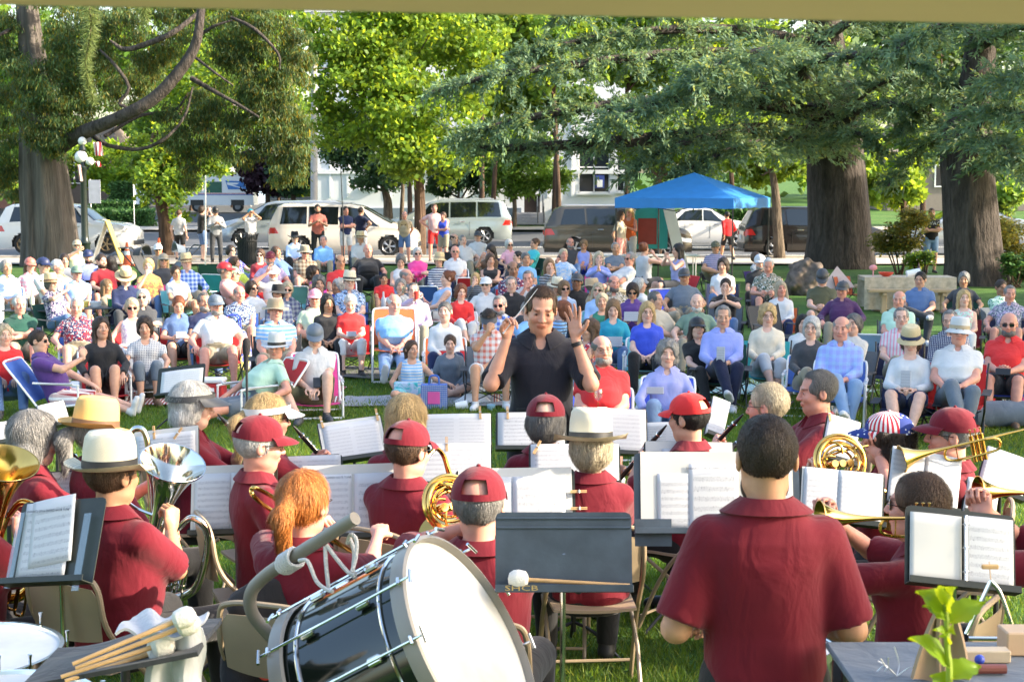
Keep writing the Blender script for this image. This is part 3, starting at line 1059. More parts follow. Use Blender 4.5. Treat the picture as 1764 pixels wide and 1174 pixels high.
POSES={'lap':Pose(.47,14,[(-.07,-.26,.13),(.07,-.26,.14)],[(-.14,-.48,None),(.14,-.5,None)],hdir=[(.9,-.5,-.2),(-.9,-.5,-.2)]),'lap2':Pose(.46,18,[(-.13,-.27,.12),(.15,-.3,.10)],[(-.2,-.52,None),(.13,-.42,None)],head=(12,0,2)),'arms':Pose(.47,16,[(-.27,-.24,.17),(.27,-.24,.17)],[(-.18,-.52,None),(.17,-.5,None)],ep=[(-.7,.6,-.4),(.7,.6,-.4)]),'crossarm':Pose(.47,14,[(.10,-.21,.27),(-.10,-.23,.23)],[(-.1,-.5,None),(.12,-.5,None)],ep=[(-.9,-.2,-.5),(.9,-.2,-.5)],hdir=[(1,.1,.15),(-1,.1,.15)],hup=[(0,-1,.3),(0,-1,.3)]),'legx':Pose(.47,15,[(-.09,-.27,.16),(.07,-.28,.17)],[(.10,-.60,.26),(.12,-.46,None)],kp=[(.0,-.5,1),(.25,-.3,1)],hdir=[(.8,-.6,-.1),(-.8,-.6,-.1)]),'ankle':Pose(.47,16,[(-.13,-.24,.16),(.12,-.28,.17)],[(.16,-.44,.50),(.14,-.5,None)],kp=[(-1,-.3,.5),(.2,-.4,1)]),'chin':Pose(.47,6,[(-.05,-.13,.52),(.1,-.26,.13)],[(-.1,-.5,None),(.12,-.52,None)],ep=[(-.5,-.4,-.9),(.8,.4,-.6)],hk=('fist','relax'),hdir=[(.3,.2,1),None],hup=[(-.3,-1,0),None],head=(-8,4,-4)),'phone':Pose(.47,8,[(-.045,-.32,.2),(.045,-.32,.2)],[(-.13,-.5,None),(.13,-.5,None)],head=(0,24,0),hk=('pinch','pinch'),hdir=[(.35,-.8,.4),(-.35,-.8,.4)],hup=[(-.9,-.4,-.3),(.9,-.4,-.3)]),'read':Pose(.47,10,[(-.11,-.29,.22),(.11,-.29,.22)],[(-.1,-.5,None),(.12,-.48,None)],head=(0,20,0),hk=('pinch','pinch'),hdir=[(.3,-.8,.3),(-.3,-.8,.3)],hup=[(-.9,-.3,.2),(.9,-.3,.2)]),'drink':Pose(.47,8,[(.02,-.22,.56),(.1,-.26,.14)],[(-.13,-.5,None),(.13,-.5,None)],ep=[(-.9,-.1,-.5),(.8,.4,-.6)],hk=('pinch','relax'),hdir=[(.5,0,.8),None],hup=[(-.6,-.8,0),None],head=(0,-4,0)),'pray':Pose(.47,2,[(-.012,-.33,.46),(.012,-.33,.46)],[(-.13,-.5,None),(.13,-.5,None)],ep=[(-.9,-.3,-.6),(.9,-.3,-.6)],hk=('open','open'),hdir=[(.05,.05,1),(-.05,.05,1)],hup=[(-1,0,0),(1,0,0)]),'ear':Pose(.47,12,[(-.12,-.07,.66),(.1,-.26,.13)],[(-.13,-.5,None),(.13,-.5,None)],ep=[(-.9,-.5,-.1),(.8,.4,-.6)],hk=('relax','relax'),hdir=[(.2,.2,1),None],hup=[(-1,-.2,0),None]),'face':Pose(.47,2,[(.0,-.22,.56),(-.05,-.25,.14)],[(-.16,-.5,None),(.2,-.45,None)],ep=[(-.5,-.5,-.9),(.8,.4,-.6)],hk=('fist','relax'),hdir=[(.2,.5,.8),None],hup=[(-.2,-1,.2),None],head=(0,22,0)),'low':Pose(.26,22,[(-.09,-.3,.17),(.09,-.3,.17)],[(-.13,-.62,None),(.13,-.6,None)],kp=[(-.15,-.2,1),(.15,-.2,1)]),'kneesup':Pose(.26,14,[(-.2,-.33,.16),(.2,-.33,.16)],[(-.09,-.48,None),(.09,-.46,None)],kp=[(-.05,-.2,1),(.05,-.2,1)],ep=[(-.9,.2,-.5),(.9,.2,-.5)]),'lowread':Pose(.26,14,[(-.08,-.30,.25),(.08,-.30,.25)],[(-.09,-.5,None),(.11,-.52,None)],kp=[(-.05,-.2,1),(.05,-.2,1)],head=(0,18,0),hk=('pinch','pinch'),hdir=[(.3,-.8,.3),(-.3,-.8,.3)],hup=[(-.9,-.3,.2),(.9,-.3,.2)]),'legsout':Pose(.24,26,[(-.07,-.28,.16),(.07,-.28,.16)],[(-.14,-.88,.09),(.07,-.9,.1)],kp=[(-.2,-.1,1),(.1,-.1,1)],hdir=[(.9,-.5,-.2),(-.9,-.5,-.2)]),'lounge_hand':Pose(.22,24,[(-.04,-.3,.45),(.14,-.34,.12)],[(-.1,-.92,.08),(.08,-.90,.09)],kp=[(-.1,-.1,1),(.1,-.1,1)],ep=[(-.6,-.1,-.9),(.8,.4,-.6)],hdir=[(.1,.1,1),None],hup=[(-.8,-.8,0),None],hk=('pinch','relax')),'lounge_prop':Pose(.18,30,[(-.16,-.28,.1),(.36,-.05,.10)],[(-.16,-.9,.08),(.06,-.9,.08)],kp=[(-.2,-.1,1),(.1,-.1,1)],ep=[(-.8,.4,-.4),(.6,.9,-.2)],hdir=[None,(.3,-.8,-.5)]),'oneknee':Pose(.22,12,[(-.1,-.3,.14),(.0,-.32,.14)],[(-.2,-.6,None),(.10,-.42,None)],kp=[(-.8,-.3,.6),(.05,-.1,1)],head=(0,24,0),hk=('pinch','relax')),'crosslegs':Pose(.13,4,[(-.12,-.25,.07),(.1,-.28,.08)],[(.14,-.33,.07),(-.12,-.38,.07)],kp=[(-1,-.35,.4),(1,-.35,.4)],head=(0,8,0)),'crosspoint':Pose(.13,4,[(-.2,-.2,.03),(.50,-.22,.2)],[(.14,-.33,.07),(-.12,-.38,.07)],kp=[(-1,-.35,.35),(1,-.35,.35)],head=(30,2,0),ep=[(-.8,.4,-.4),(.3,.5,-.8)]),'hips':Pose(.93,0,[(-.2,.0,.13),(.2,.0,.13)],[(-.13,-.02,None),(.13,.02,None)],ep=[(-1,.2,0),(1,.2,0)],hk=('relax','fist'),hdir=[(.6,-.4,-.5),(-.6,-.4,-.5)]),'stand':Pose(.93,0,[(-.24,-.03,-.06),(.24,-.03,-.06)],[(-.11,.0,None),(.12,-.03,None)],ep=[(-.5,1,0),(.5,1,0)]),'standphone':Pose(.93,0,[(-.05,-.3,.30),(.05,-.3,.30)],[(-.12,.0,None),(.12,-.04,None)],head=(0,26,0),hk=('pinch','pinch'),hdir=[(.35,-.6,.5),(-.35,-.6,.5)]),'standback':Pose(.93,1,[(-.10,.14,-.02),(.10,.16,-.02)],[(-.12,.0,None),(.13,.0,None)],ep=[(-.8,.8,0),(.8,.8,0)]),'standcross':Pose(.93,0,[(.12,-.18,.24),(-.12,-.2,.21)],[(-.1,.0,None),(.1,-.03,None)],ep=[(-.9,-.1,-.5),(.9,-.1,-.5)],hdir=[(1,.1,.15),(-1,.1,.15)],hup=[(0,-1,.3),(0,-1,.3)]),'photo':Pose(.93,0,[(-.08,-.22,.66),(.08,-.22,.66)],[(-.12,.0,None),(.12,-.04,None)],ep=[(-.9,-.4,-.6),(.9,-.4,-.6)],hk=('pinch','pinch'),hdir=[(.5,-.2,.8),(-.5,-.2,.8)]),'walk':Pose(.91,-4,[(-.22,-.2,.05),(.22,.16,-.02)],[(-.09,.3,.12),(.1,-.28,None)],ep=[(-.5,1,0),(.5,1,0)],kp=[(0,-1,.2),(0,-1,.2)]),}
HEAD_Z={}
SEATZ={'camp':.38,'lawn':.38,'low':.17,'none':0,'bench':.42}
def person(x,y,yaw,pose,sex='m',girth=0.02,hair=None,hairc='hbrown',top='tee',topc='white',pat='plain',pat2='white',neck='crew',bottom='trousers',botc='denim',hat=None,hatc='white',bandc=None,glasses=None,beard=None,skin='a',scale=1.0,label='',lod=0,shoec='charcoal',head=None,z=0.0,group='concert audience on the lawn',barefoot=False,cat='person',hatrot=0,botpat='plain'):
 p=POSES[pose]if isinstance(pose,str)else pose
 pk=pose if isinstance(pose,str)else id(pose)
 if head is not None:
  import copy
  p=copy.copy(p);p.head=head
  pk=(pk,head)
 res={0:0.024,1:0.019,2:0.0125}[lod]
 fine={0:0.0105,1:0.0075,2:0.004}[lod]
 root=empty('person',(x,y,z),yaw,scale,label,cat,group)
 sk=SK[skin]if isinstance(skin,str)else skin
 me=cached(('body',pk,sex,girth,lod),lambda:body_mesh(p,sex,girth,res,fine))
 link('body',me,root,SKIN,sk)
 tr={0:0.021,1:0.016,2:0.0105}[lod]
 me=cached(('top',pk,sex,girth,top,neck,lod),lambda:top_mesh(p,sex,girth,top,neck,tr,wr=0.0028 if lod<2 else-0.0055))
 sh_=link('shirt',me,root,cloth(pat,CC[pat2]if isinstance(pat2,str)else pat2),CC[topc]if isinstance(topc,str)else topc)
 if neck=='collar':
  link('collar',cached(('col',pk,sex,girth),lambda:collar_mesh(p,sex,girth)),sh_,cloth(pat,CC[pat2]if isinstance(pat2,str)else pat2),CC[topc])
 me=cached(('bot',pk,sex,girth,bottom,lod),lambda:bottom_mesh(p,sex,girth,bottom,tr*1.1))
 link({'trousers':'trousers','capris':'trousers','shorts':'shorts','skirt':'skirt'}[bottom],me,root,cloth(botpat),CC[botc])
 J=skeleton(p,sex)
 for i in range(2):
  if barefoot and lod>=0:
   me,mt,co=cached('bare',lambda:shoe_mesh('foot')),SKIN,sk
  else:
   me,mt,co=cached('shoe',lambda:shoe_mesh()),LEATHER,CC[shoec]
  shin=(J['A'][i]-J['K'][i]).normalized()
  fd=Vector((0,-1,0))-shin*shin.dot(Vector((0,-1,0)))
  if J['A'][i].z<0.12 and abs(shin.z)>0.35 and isinstance(p.feet[i][2],type(None)):
   Mr=Euler((0,0,R(-12 if i==0 else 12))).to_matrix()
  else:
   fd=fd.normalized()if fd.length>.2 else Vector((0,-.3,1)).normalized()
   zz=-shin
   xx=(-fd).cross(zz)*1
   Mr=Matrix((xx.normalized(),-fd,zz)).transposed()
  link('foot' if barefoot else 'shoe',me,root,mt,co,MT_(J['A'][i])@Mr.to_4x4())
 HM=MT_(J['H'])@J['HM'].to_4x4()@Matrix.Scale(HS,4)
 if hair and hair!='none':
  link('hair',get_hair(hair,lod,bool(hat)and hat!='visor'),root,HAIR,CC[hairc],HM)
 if beard:
  link('beard',cached('beard',beard_mesh),root,HAIR,CC[beard],HM)
 if hat:
  hk=({'bob':1.2,'curly':1.2,'mid':1.16}.get(hair,1.1)if hat=='visor' else{'bob':1.08,'curly':1.08,'mid':1.06}.get(hair,1.03))if hair else 1.0
  hs=HM@Euler((R(hatrot),0,0)).to_matrix().to_4x4()@Matrix.Diagonal((hk,hk,1.1 if hat!='visor' else 1.0,1))
  if hat=='cap':link('cap',cached('cap',cap_mesh),root,OBJC if lod<2 else cloth('plain'),CC[hatc],hs)
  elif hat=='bandcap':link('cap',cached('bandcap',lambda:cap_mesh(True)),root,cloth('plain'),CC[hatc],hs)
  elif hat=='flagcap':link('cap',cached('cap',cap_mesh),root,FLAG,None,hs)
  elif hat=='visor':link('visor',cached('visor',visor_mesh),root,OBJC,CC[hatc],hs)
  else:
   h=link('hat',cached(('hat',hat),lambda:straw_hat(hat)),root,STRAW if 'straw' in hatc else cloth('plain'),CC[hatc],hs)
   if bandc:link('band',cached(('band',hat),lambda:hat_band(hat)),h,OBJC,CC[bandc])
 if glasses=='sun':link('sunglasses',cached('sun',lambda:glasses_mesh(True)),root,LENS,None,HM)
 elif glasses:link('glasses',cached('gl',lambda:glasses_mesh(False)),root,BLACKM,None,HM)
 return root
def make_straw():
 t=NT('woven_straw')
 v=t.obj()
 w=t.n('TexWave',i_Scale=90.0,i_Distortion=1.5,i_Detail=1.0)
 w.bands_direction='Z'
 t.l(v,w.inputs['Vector'])
 c=t.mix(1.0,t.n('ObjectInfo').outputs['Color'],t.ramp(w.outputs[1],[(0.2,0.82),(0.8,1.08)]),'MULTIPLY')
 t.principled(c,0.7,0,t.bump(w.outputs[1],0.4,0.004),0.3)
 return t.m
STRAW=make_straw()
def head_world(pose,sex,x,y,yaw,scale):
 J=skeleton(pose,sex)
 h=MR_(yaw,3,'Z')@(J['H']*scale)
 return Vector((x+h.x,y+h.y,h.z))
def place_by_head(px,py,pose,sex,scale,face=None,yaw=None,z=0.0,extra=0.0):
 p=POSES[pose]if isinstance(pose,str)else pose
 J=skeleton(p,sex)
 P=at_z(px,py,J['H'].z*scale+z)
 if yaw is None:
  f=Vector(face)-Vector((P.x,P.y))
  yaw=math.atan2(f.x,-f.y)
 yaw+=extra
 h=MR_(yaw,3,'Z')@(J['H']*scale)
 return P.x-h.x,P.y-h.y,yaw
def make_flag():
 t=NT('stars_and_stripes_cloth')
 sp=t.n('SeparateXYZ');t.l(t.obj(),sp.inputs[0])
 x,y,z=sp.outputs
 ang=t.math('ARCTAN2',x,y)
 st=t.math('GREATER_THAN',t.math('SINE',t.math('MULTIPLY',ang,26.0)),0.0)
 c=t.mix(st,(.75,.74,.72),(.5,.03,.05))
 vo=t.n('TexVoronoi',i_Scale=48.0)
 t.l(t.obj(),vo.inputs['Vector'])
 star=t.math('LESS_THAN',vo.outputs['Distance'],0.27)
 blue=t.mix(star,(.02,.04,.2),(.75,.75,.75))
 m=t.math('MAXIMUM',t.math('LESS_THAN',y,-0.075),t.math('GREATER_THAN',y,0.055))
 c=t.mix(m,c,blue)
 t.principled(c,.8,0,None,.3)
 return t.m
FLAG=make_flag()
# THE SETTING
def grass_material():
 t=NT('lawn')
 v=t.obj()
 big=t.noise(0.35,4,v)
 mid=t.noise(3.0,4,v)
 fin=t.noise(60,3,v)
 c=t.ramp(big,[(0.3,(.05,.11,.022)),(0.55,(.065,.14,.028)),(0.75,(.1,.15,.04))])
 c=t.mix(1.0,c,t.ramp(mid,[(0.3,0.75),(0.7,1.25)]),'MULTIPLY')
 c=t.mix(1.0,c,t.ramp(fin,[(0.3,0.6),(0.7,1.35)]),'MULTIPLY')
 t.principled(c,0.9,0,t.bump(fin,0.6,0.03),0.2)
 return t.m
def leaf_material(name,col,trans=0.35,tcol=None,rough=0.55):
 t=NT(name)
 at=t.n('Attribute',attribute_name='tint')
 c=t.mix(1.0,col,at.outputs['Color'],'MULTIPLY')
 p=t.n('BsdfPrincipled')
 t.l(c,p.inputs['Base Color'])
 p.inputs['Roughness'].default_value=rough
 p.inputs['Specular IOR Level'].default_value=0.3
 tr=t.n('BsdfTranslucent')
 t.l(t.mix(1.0,tcol or tuple(q*1.5 for q in col),at.outputs['Color'],'MULTIPLY'),tr.inputs[0])
 mx=t.n('MixShader',i_0=trans)
 t.l(p.outputs[0],mx.inputs[1])
 t.l(tr.outputs[0],mx.inputs[2])
 t.l(mx.outputs[0],t.out.inputs[0])
 return t.m
def bark_material(name,col,scale=5,stretch=0.12,strength=1.0):
 t=NT(name)
 v=t.obj((1,1,stretch))
 n=t.noise(scale,5,v,0.6,0.4)
 w=t.noise(scale*4,4,v,0.6)
 c=t.mix(1.0,col,t.ramp(n,[(0.3,0.45),(0.5,0.95),(0.7,1.45)]),'MULTIPLY')
 c=t.mix(1.0,c,t.ramp(w,[(0.3,0.75),(0.7,1.2)]),'MULTIPLY')
 b=t.math('ADD',n,t.math('MULTIPLY',w,0.35))
 t.principled(c,0.9,0,t.bump(b,strength,0.12),0.2)
 return t.m
L_CEDAR=leaf_material('cedar_needles',(.10,.165,.10),.32,(.24,.34,.12))
L_INC=leaf_material('incense_cedar_sprays',(.055,.105,.035),.32,(.2,.25,.05))
L_LIME=leaf_material('maple_leaves',(.11,.2,.025),.5,(.34,.46,.035))
L_GREEN=leaf_material('green_leaves',(.08,.16,.03),.5,(.3,.44,.06))
L_DARK=leaf_material('dark_leaves',(.045,.09,.04),.35,(.12,.2,.05))
L_PURPLE=leaf_material('purple_leaves',(.045,.02,.03),.25)
L_HEDGE=leaf_material('hedge_leaves',(.055,.13,.03),.25)
L_YELLOW=leaf_material('yellow_green_leaves',(.17,.19,.05),.4,(.4,.38,.08))
BARK_GREY=bark_material('grey_bark',(.105,.09,.078),3.4,.08,1.0)
BARK_BROWN=bark_material('brown_bark',(.10,.065,.045),5.0,.12)
BARK_DARK=bark_material('dark_bark',(.05,.038,.03),6.0,.2)
BARK_PALE=bark_material('pale_bark',(.12,.095,.07),9.0,.2,.6)
def sheet(name,x0,x1,y0,y1,z,mat,nx=1,ny=1,zf=None):
 xs=np.linspace(x0,x1,nx+1);ys=np.linspace(y0,y1,ny+1)
 X,Y=np.meshgrid(xs,ys,indexing='ij')
 Z=np.full_like(X,z)if zf is None else zf(X,Y)+z
 V=np.stack([X,Y,Z],-1).reshape(-1,3)
 w=ny+1
 i,j=np.meshgrid(np.arange(nx),np.arange(ny),indexing='ij')
 a=(i*w+j).ravel()
 me=mesh_np(name,V,[np.stack([a,a+w,a+w+1,a+1],1)])
 o=link(name,me,None,mat)
 o['kind']='structure'
 return o
def rise(X,Y):
 return np.clip((Y-62)/40,0,None)*0.75
LAWN=grass_material()
ASPH=plain('asphalt',(.075,.08,.09),0.85,bump=0.3,bscale=80,vary=0.2,vscale=1.2)
PAVE=plain('pavement_concrete',(.42,.37,.31),0.85,bump=0.15,bscale=50,vary=0.12,vscale=1.5)
LINE=plain('road_paint',(.75,.75,.72),0.7,vary=0.1)
sheet('ground',-220,220,-30,400,-0.02,LAWN,40,100,rise)
sheet('lawn',-60,60,-12,46.2,0.0,LAWN,60,60)
sheet('pavement',-90,90,46.2,50.2,0.06,PAVE,1,1)
g=G();g.rbox((0,50.3,0.05),(180,0.16,0.16),0.02);o=g.build('kerb',PAVE);o['kind']='structure'
sheet('road',-120,120,50.35,74,0.0,ASPH,1,40,rise)
sheet('side_road',-46,-14,74,190,0.012,ASPH,1,40,rise)
for yy in(60.4,60.75):
 o=sheet('road_marking',-110,110,yy,yy+0.14,0.006,LINE,1,1)
sheet('road_marking',-110,110,53.6,53.75,0.006,LINE,1,1)
sheet('far_pavement',-90,90,74,77.5,0.12,PAVE,1,4,rise)
def grass_blades():
 r=np.random.RandomState(3)
 n=330000
 y=4.2+(23-4.2)*r.rand(n)**1.25
 x=(r.rand(n)*2-1)*(0.36*y+0.5)
 h=(0.028+0.035*r.rand(n))*(1+0.35*np.sin(x*1.7+y)*np.sin(y*1.3))
 w=0.0028+0.00025*y
 a=r.rand(n)*2*np.pi
 dx,dy=np.cos(a),np.sin(a)
 lean=(0.2+0.8*r.rand(n))*h
 b=r.rand(n)*2*np.pi
 V=np.empty((n,3,3),dtype=np.float32)
 V[:,0]=np.stack([x-dx*w,y-dy*w,np.zeros(n)-0.002],1)
 V[:,1]=np.stack([x+dx*w,y+dy*w,np.zeros(n)-0.002],1)
 V[:,2]=np.stack([x+np.cos(b)*lean,y+np.sin(b)*lean,h],1)
 big=0.5+0.5*np.sin(x*0.9+1.3*np.sin(y*0.5))*np.sin(y*0.8)
 k=(0.65+0.7*r.rand(n))*(0.85+0.3*big)
 dry=(r.rand(n)<0.07)
 t=np.stack([k*(1+0.3*big),k,k*0.8],1)
 t[dry]=np.stack([2.6*k[dry],1.5*k[dry],1.8*k[dry]],1)
 me=mesh_np('grass',V.reshape(-1,3),[np.arange(3*n).reshape(n,3)],True,np.repeat(t,3,axis=0))
 m=leaf_material('grass_blades',(.075,.155,.028),.4,(.2,.34,.04),.5)
 o=link('grass',me,None,m)
 tag(o,'short mown green grass with pale dry blades between band and audience','grass',kind='stuff')
grass_blades()
def leaf_quads(P,D,N,L,W,tint,r):
 D=D/(np.linalg.norm(D,axis=1)[:,None]+1e-9)
 S=np.cross(D,N)
 S/=np.linalg.norm(S,axis=1)[:,None]+1e-9
 L=np.asarray(L)[:,None];W=np.asarray(W)[:,None]
 V=np.stack([P,P+D*L*0.45-S*W,P+D*L,P+D*L*0.45+S*W],1)
 n=len(P)
 return V.reshape(-1,3),np.arange(4*n).reshape(n,4),np.repeat(tint,4,axis=0)
def foliage(name,clumps,n,L,W,mat,parent,seed=0,kind='leaf',tintv=0.25,warm=None,shell=0.55):
 r=np.random.RandomState(seed)
 vol=np.array([c[1][0]*c[1][1]*c[1][2]for c in clumps])**0.75
 cnt=np.maximum(1,(n*vol/vol.sum()).astype(int))
 Ps,Ts=[],[]
 for(c,rad),m in zip(clumps,cnt):
  k=max(3,m//(55 if kind!='hang' else 120))
  q=r.randn(k,3);q/=np.linalg.norm(q,axis=1)[:,None]
  q*=(shell+(1-shell)*r.rand(k,1))**0.6
  cen=q*np.array(rad)
  sub=r.randint(0,k,m)
  sz=min(rad)*(0.26 if kind!='hang' else.2)+0.05
  p=cen[sub]+r.randn(m,3)*sz*np.array([1,1,0.6])
  Ps.append(p+np.array(c))
  bright=(0.6+0.8*r.rand(k))[sub]
  Ts.append(bright)
 P=np.concatenate(Ps);T=np.concatenate(Ts)
 m=len(P)
 D=r.randn(m,3)
 if kind=='hang':D=D*0.45+np.array([0,0,-1.0])
 elif kind=='flat':D[:,2]=D[:,2]*0.3-0.25
 N=r.randn(m,3)
 if kind=='flat':N=N*0.4+np.array([0,0,1.0])
 ll=L*(0.6+0.8*r.rand(m));ww=W*(0.6+0.8*r.rand(m))
 k=T*(1-tintv+2*tintv*r.rand(m))
 t=np.stack([k,k,k],1)
 if warm is not None:
  w=r.rand(m)<warm[0]
  t[w]*=np.array(warm[1])
 V,Q,C_=leaf_quads(P,D,N,ll,ww,t,r)
 return link(name,mesh_np(name,V,[Q],False,C_),parent,mat)
def tree_root(name,loc,label,cat='tree',group=None):
 return empty(name,loc,0,1,label,cat,group)
def rel(P,loc):return Vector(P)-Vector(loc)
def trunk_mesh(pts,rad,n=20,flute=0.0,seed=0,sub=30):
 g=G()
 C_=bez(pts,sub)
 m=len(C_)
 rr=np.interp(np.linspace(0,1,m),np.linspace(0,1,len(rad)),rad)
 base=len(g.V)
 g.tube(C_,list(rr),n,cap=True)
 if flute:
  r=random.Random(seed)
  ph=[r.random()*6 for _ in range(4)]
  for i in range(m):
   for k in range(n):
    v=g.V[base+i*n+k]
    a=2*PI*k/n
    f=1+flute*(math.sin(3*a+ph[0])+0.7*math.sin(5*a+ph[1]+i*.05)+0.6*math.sin(9*a+ph[2]))
    g.V[base+i*n+k]=C_[i]+(v-C_[i])*f
 return g
def blob(px,py,rx,ry,D,rz_depth=None,jitter=0):
 s=FPX/D
 c=at_y(px,py,D)
 return(tuple(c),(rx/s,rz_depth if rz_depth else(rx+ry)/2/s,ry/s))
def broadleaf(name,D,base_px,blobs,n,L,W,mat,bark,label,trunk,trad,seed=1,kind='leaf',z0=0.0,limbs=3,**kw):
 loc=at_y(base_px[0],base_px[1],D);loc.z=z0
 root=tree_root(name,loc,label)
 pts=[rel(at_y(a,b,D),loc)for a,b in trunk]
 pts[0].z=-0.05
 g=trunk_mesh(pts,trad,14,0.04,seed)
 top=pts[-1]
 r=random.Random(seed)
 for i,b in enumerate(blobs):
  if i>=limbs*3:break
  c=rel(b[0],loc)
  s_=pts[len(pts)//2]*(0.35)+top*0.65 if i%2 else top
  mid=(s_+c)*0.5+Vector((r.uniform(-.2,.2),r.uniform(-.2,.2),-.1))
  g.tube(bez([s_,mid,c],10),[max(0.02,trad[-1]*0.6),trad[-1]*0.45]+[trad[-1]*0.3]*0+[trad[-1]*.4]*0 if False else list(np.interp(np.linspace(0,1,len(bez([s_,mid,c],10))),[0,1],[trad[-1]*0.65,0.02])),6)
 g.build('trunk',bark,root)
 cl=[(tuple(rel(b[0],loc)),b[1])for b in blobs]
 foliage('crown',cl,n,L,W,mat,root,seed,kind,**kw)
 return root
# the building across the street
STUCCO=plain('white_stucco',(.74,.75,.77),0.8,bump=0.1,bscale=25,vary=0.04,vscale=0.6)
PLINTH=plain('slate_blue_plinth',(.2,.25,.32),0.7,vary=0.08)
GLASS_D=plain('window_glass',(.03,.035,.045),0.06,vary=0.1,vscale=.7,spec=0.8)
RAIL=plain('rail_metal',(.06,.07,.09),0.4)
BY=84.0
BZ=float(rise(0,BY))
def bx_at(px,y=BY):return(px-PCX)/FPX*(y/1.0)*1.0/math.cos(0)if False else at_y(px,400,y).x
def building():
 root=empty('office_building',(0,BY,BZ),0,1,'long white stucco public building with dark windows and front stairs across the street','building')
 x0,x1=at_y(540,400,BY).x,at_y(1085,400,BY).x
 H=11.5
 holes=[]
 def zpx(py):return at_y(882,py,BY).z-BZ
 for a,b,c,d in((622,652,306,323),(735,775,306,324),(838,868,306,324),(625,655,210,262),(735,770,210,262),(838,868,210,262),(996,1050,240,332),(903,930,335,366),(1062,1076,262,330)):
  holes.append((at_y(a,400,BY).x,at_y(b,400,BY).x,zpx(d),zpx(c)))
 xs=sorted({x0,x1,*[h[0]for h in holes],*[h[1]for h in holes]})
 zs=sorted({0.0,H,*[h[2]for h in holes],*[h[3]for h in holes]})
 g=G()
 for i in range(len(xs)-1):
  for k in range(len(zs)-1):
   cx,cz=(xs[i]+xs[i+1])/2,(zs[k]+zs[k+1])/2
   if any(h[0]<cx<h[1]and h[2]<cz<h[3]for h in holes):continue
   g.add([(xs[i],0,zs[k]),(xs[i+1],0,zs[k]),(xs[i+1],0,zs[k+1]),(xs[i],0,zs[k+1])],[(0,1,2,3)])
 for h in holes:
  g.add([(h[0],0,h[2]),(h[0],.3,h[2]),(h[0],.3,h[3]),(h[0],0,h[3])],[(0,3,2,1)])
  g.add([(h[1],0,h[2]),(h[1],.3,h[2]),(h[1],.3,h[3]),(h[1],0,h[3])],[(0,1,2,3)])
  g.add([(h[0],0,h[3]),(h[1],0,h[3]),(h[1],.3,h[3]),(h[0],.3,h[3])],[(0,1,2,3)])
  g.add([(h[0],0,h[2]),(h[1],0,h[2]),(h[1],.3,h[2]),(h[0],.3,h[2])],[(3,2,1,0)])
 g.add([(x0,0,0),(x0,14,0),(x0,14,H),(x0,0,H)],[(0,3,2,1)])
 g.add([(x1,0,0),(x1,14,0),(x1,14,H),(x1,0,H)],[(0,1,2,3)])
 for px in(570,600,672,712,800,892,944,985):
  g.box((at_y(px,400,BY).x,-0.03,H/2+.7),(0.12,0.06,H-1.5))
 g.box(((x0+x1)/2,-0.05,zpx(296)),(x1-x0,0.1,0.22))
 g.build('wall',STUCCO,root)
 g=G();g.box(((x0+x1)/2,7,H+.15),(x1-x0+.6,14.6,.3));g.build('roof',STUCCO,root)
 g=G();g.box(((x0+at_y(898,400,BY).x)/2,-0.08,zpx(358)/2),(at_y(898,400,BY).x-x0,0.16,zpx(358)))
 g.box(((at_y(952,400,BY).x+x1)/2,-0.08,zpx(358)/2),(x1-at_y(952,400,BY).x,0.16,zpx(358)))
 g.build('plinth',PLINTH,root)
 for n_,h in enumerate(holes):
  w,hh=h[1]-h[0],h[3]-h[2]
  cx,cz=(h[0]+h[1])/2,(h[2]+h[3])/2
  if n_==7:
   g=G();g.box((cx,.24,cz),(w,.06,hh));d=g.build('door',plain('dark_door',(.045,.03,.028),.4),root)
   g=G();g.box((cx+w*.3,.19,cz),(.04,.04,.5));g.build('handle',CHROME,d)
   continue
  g=G();g.box((cx,.22,cz),(w,.02,hh));wd=g.build('window',GLASS_D,root)
  g=G()
  for xx in([-.5,0,.5]if w>1.2 else[-.5,.5]):g.box((cx+xx*(w-.06),.17,cz),(.07,.07,hh))
  for zz in([-.5,-.02,.5]if hh>1.5 else[-.5,.5]):g.box((cx,.165,cz+zz*(hh-.06)),(w,.06,.07))
  g.build('frame',WHITEP,wd)
  g=G();g.box((cx,-.06,h[2]-.06),(w+.2,.2,.1));g.build('sill',STUCCO,wd)
 sx0,sx1=at_y(886,400,BY).x,at_y(938,400,BY).x
 top=zpx(366)
 g=G();ns=8
 for i in range(ns):
  g.box(((sx0+sx1)/2,-0.3-(ns-i)*0.3+.15-1.0*0,top*(i+1)/ns/2),(sx1-sx0,0.3,top*(i+1)/ns))
 g.box(((sx0+sx1)/2,-0.15,top/2),(sx1-sx0,0.3,top))
 g.build('stairs',plain('stair_concrete',(.26,.27,.3),.8),root)
 g=G()
 for x in(sx0+.1,sx0+.75*(sx1-sx0),sx1-.1):
  g.tube([(x,-2.6,.0),(x,-2.6,.95),(x,-.2,top+.95),(x,-.2,top)],.035,6)
  g.tube([(x,-2.6,.5),(x,-.2,top+.5)],.025,6)
 g.build('handrail',RAIL,root)
 g=G();g.box((at_y(1033,320,BY).x,-.1,zpx(313)),(.5,.1,.7));g.build('window_sign',plain('blue_sign',(.04,.07,.3),.5),root)
 g=G();g.box((at_y(1033,320,BY).x,-.16,zpx(316)),(.3,.02,.4));g.build('notice',WHITEP,root)
building()
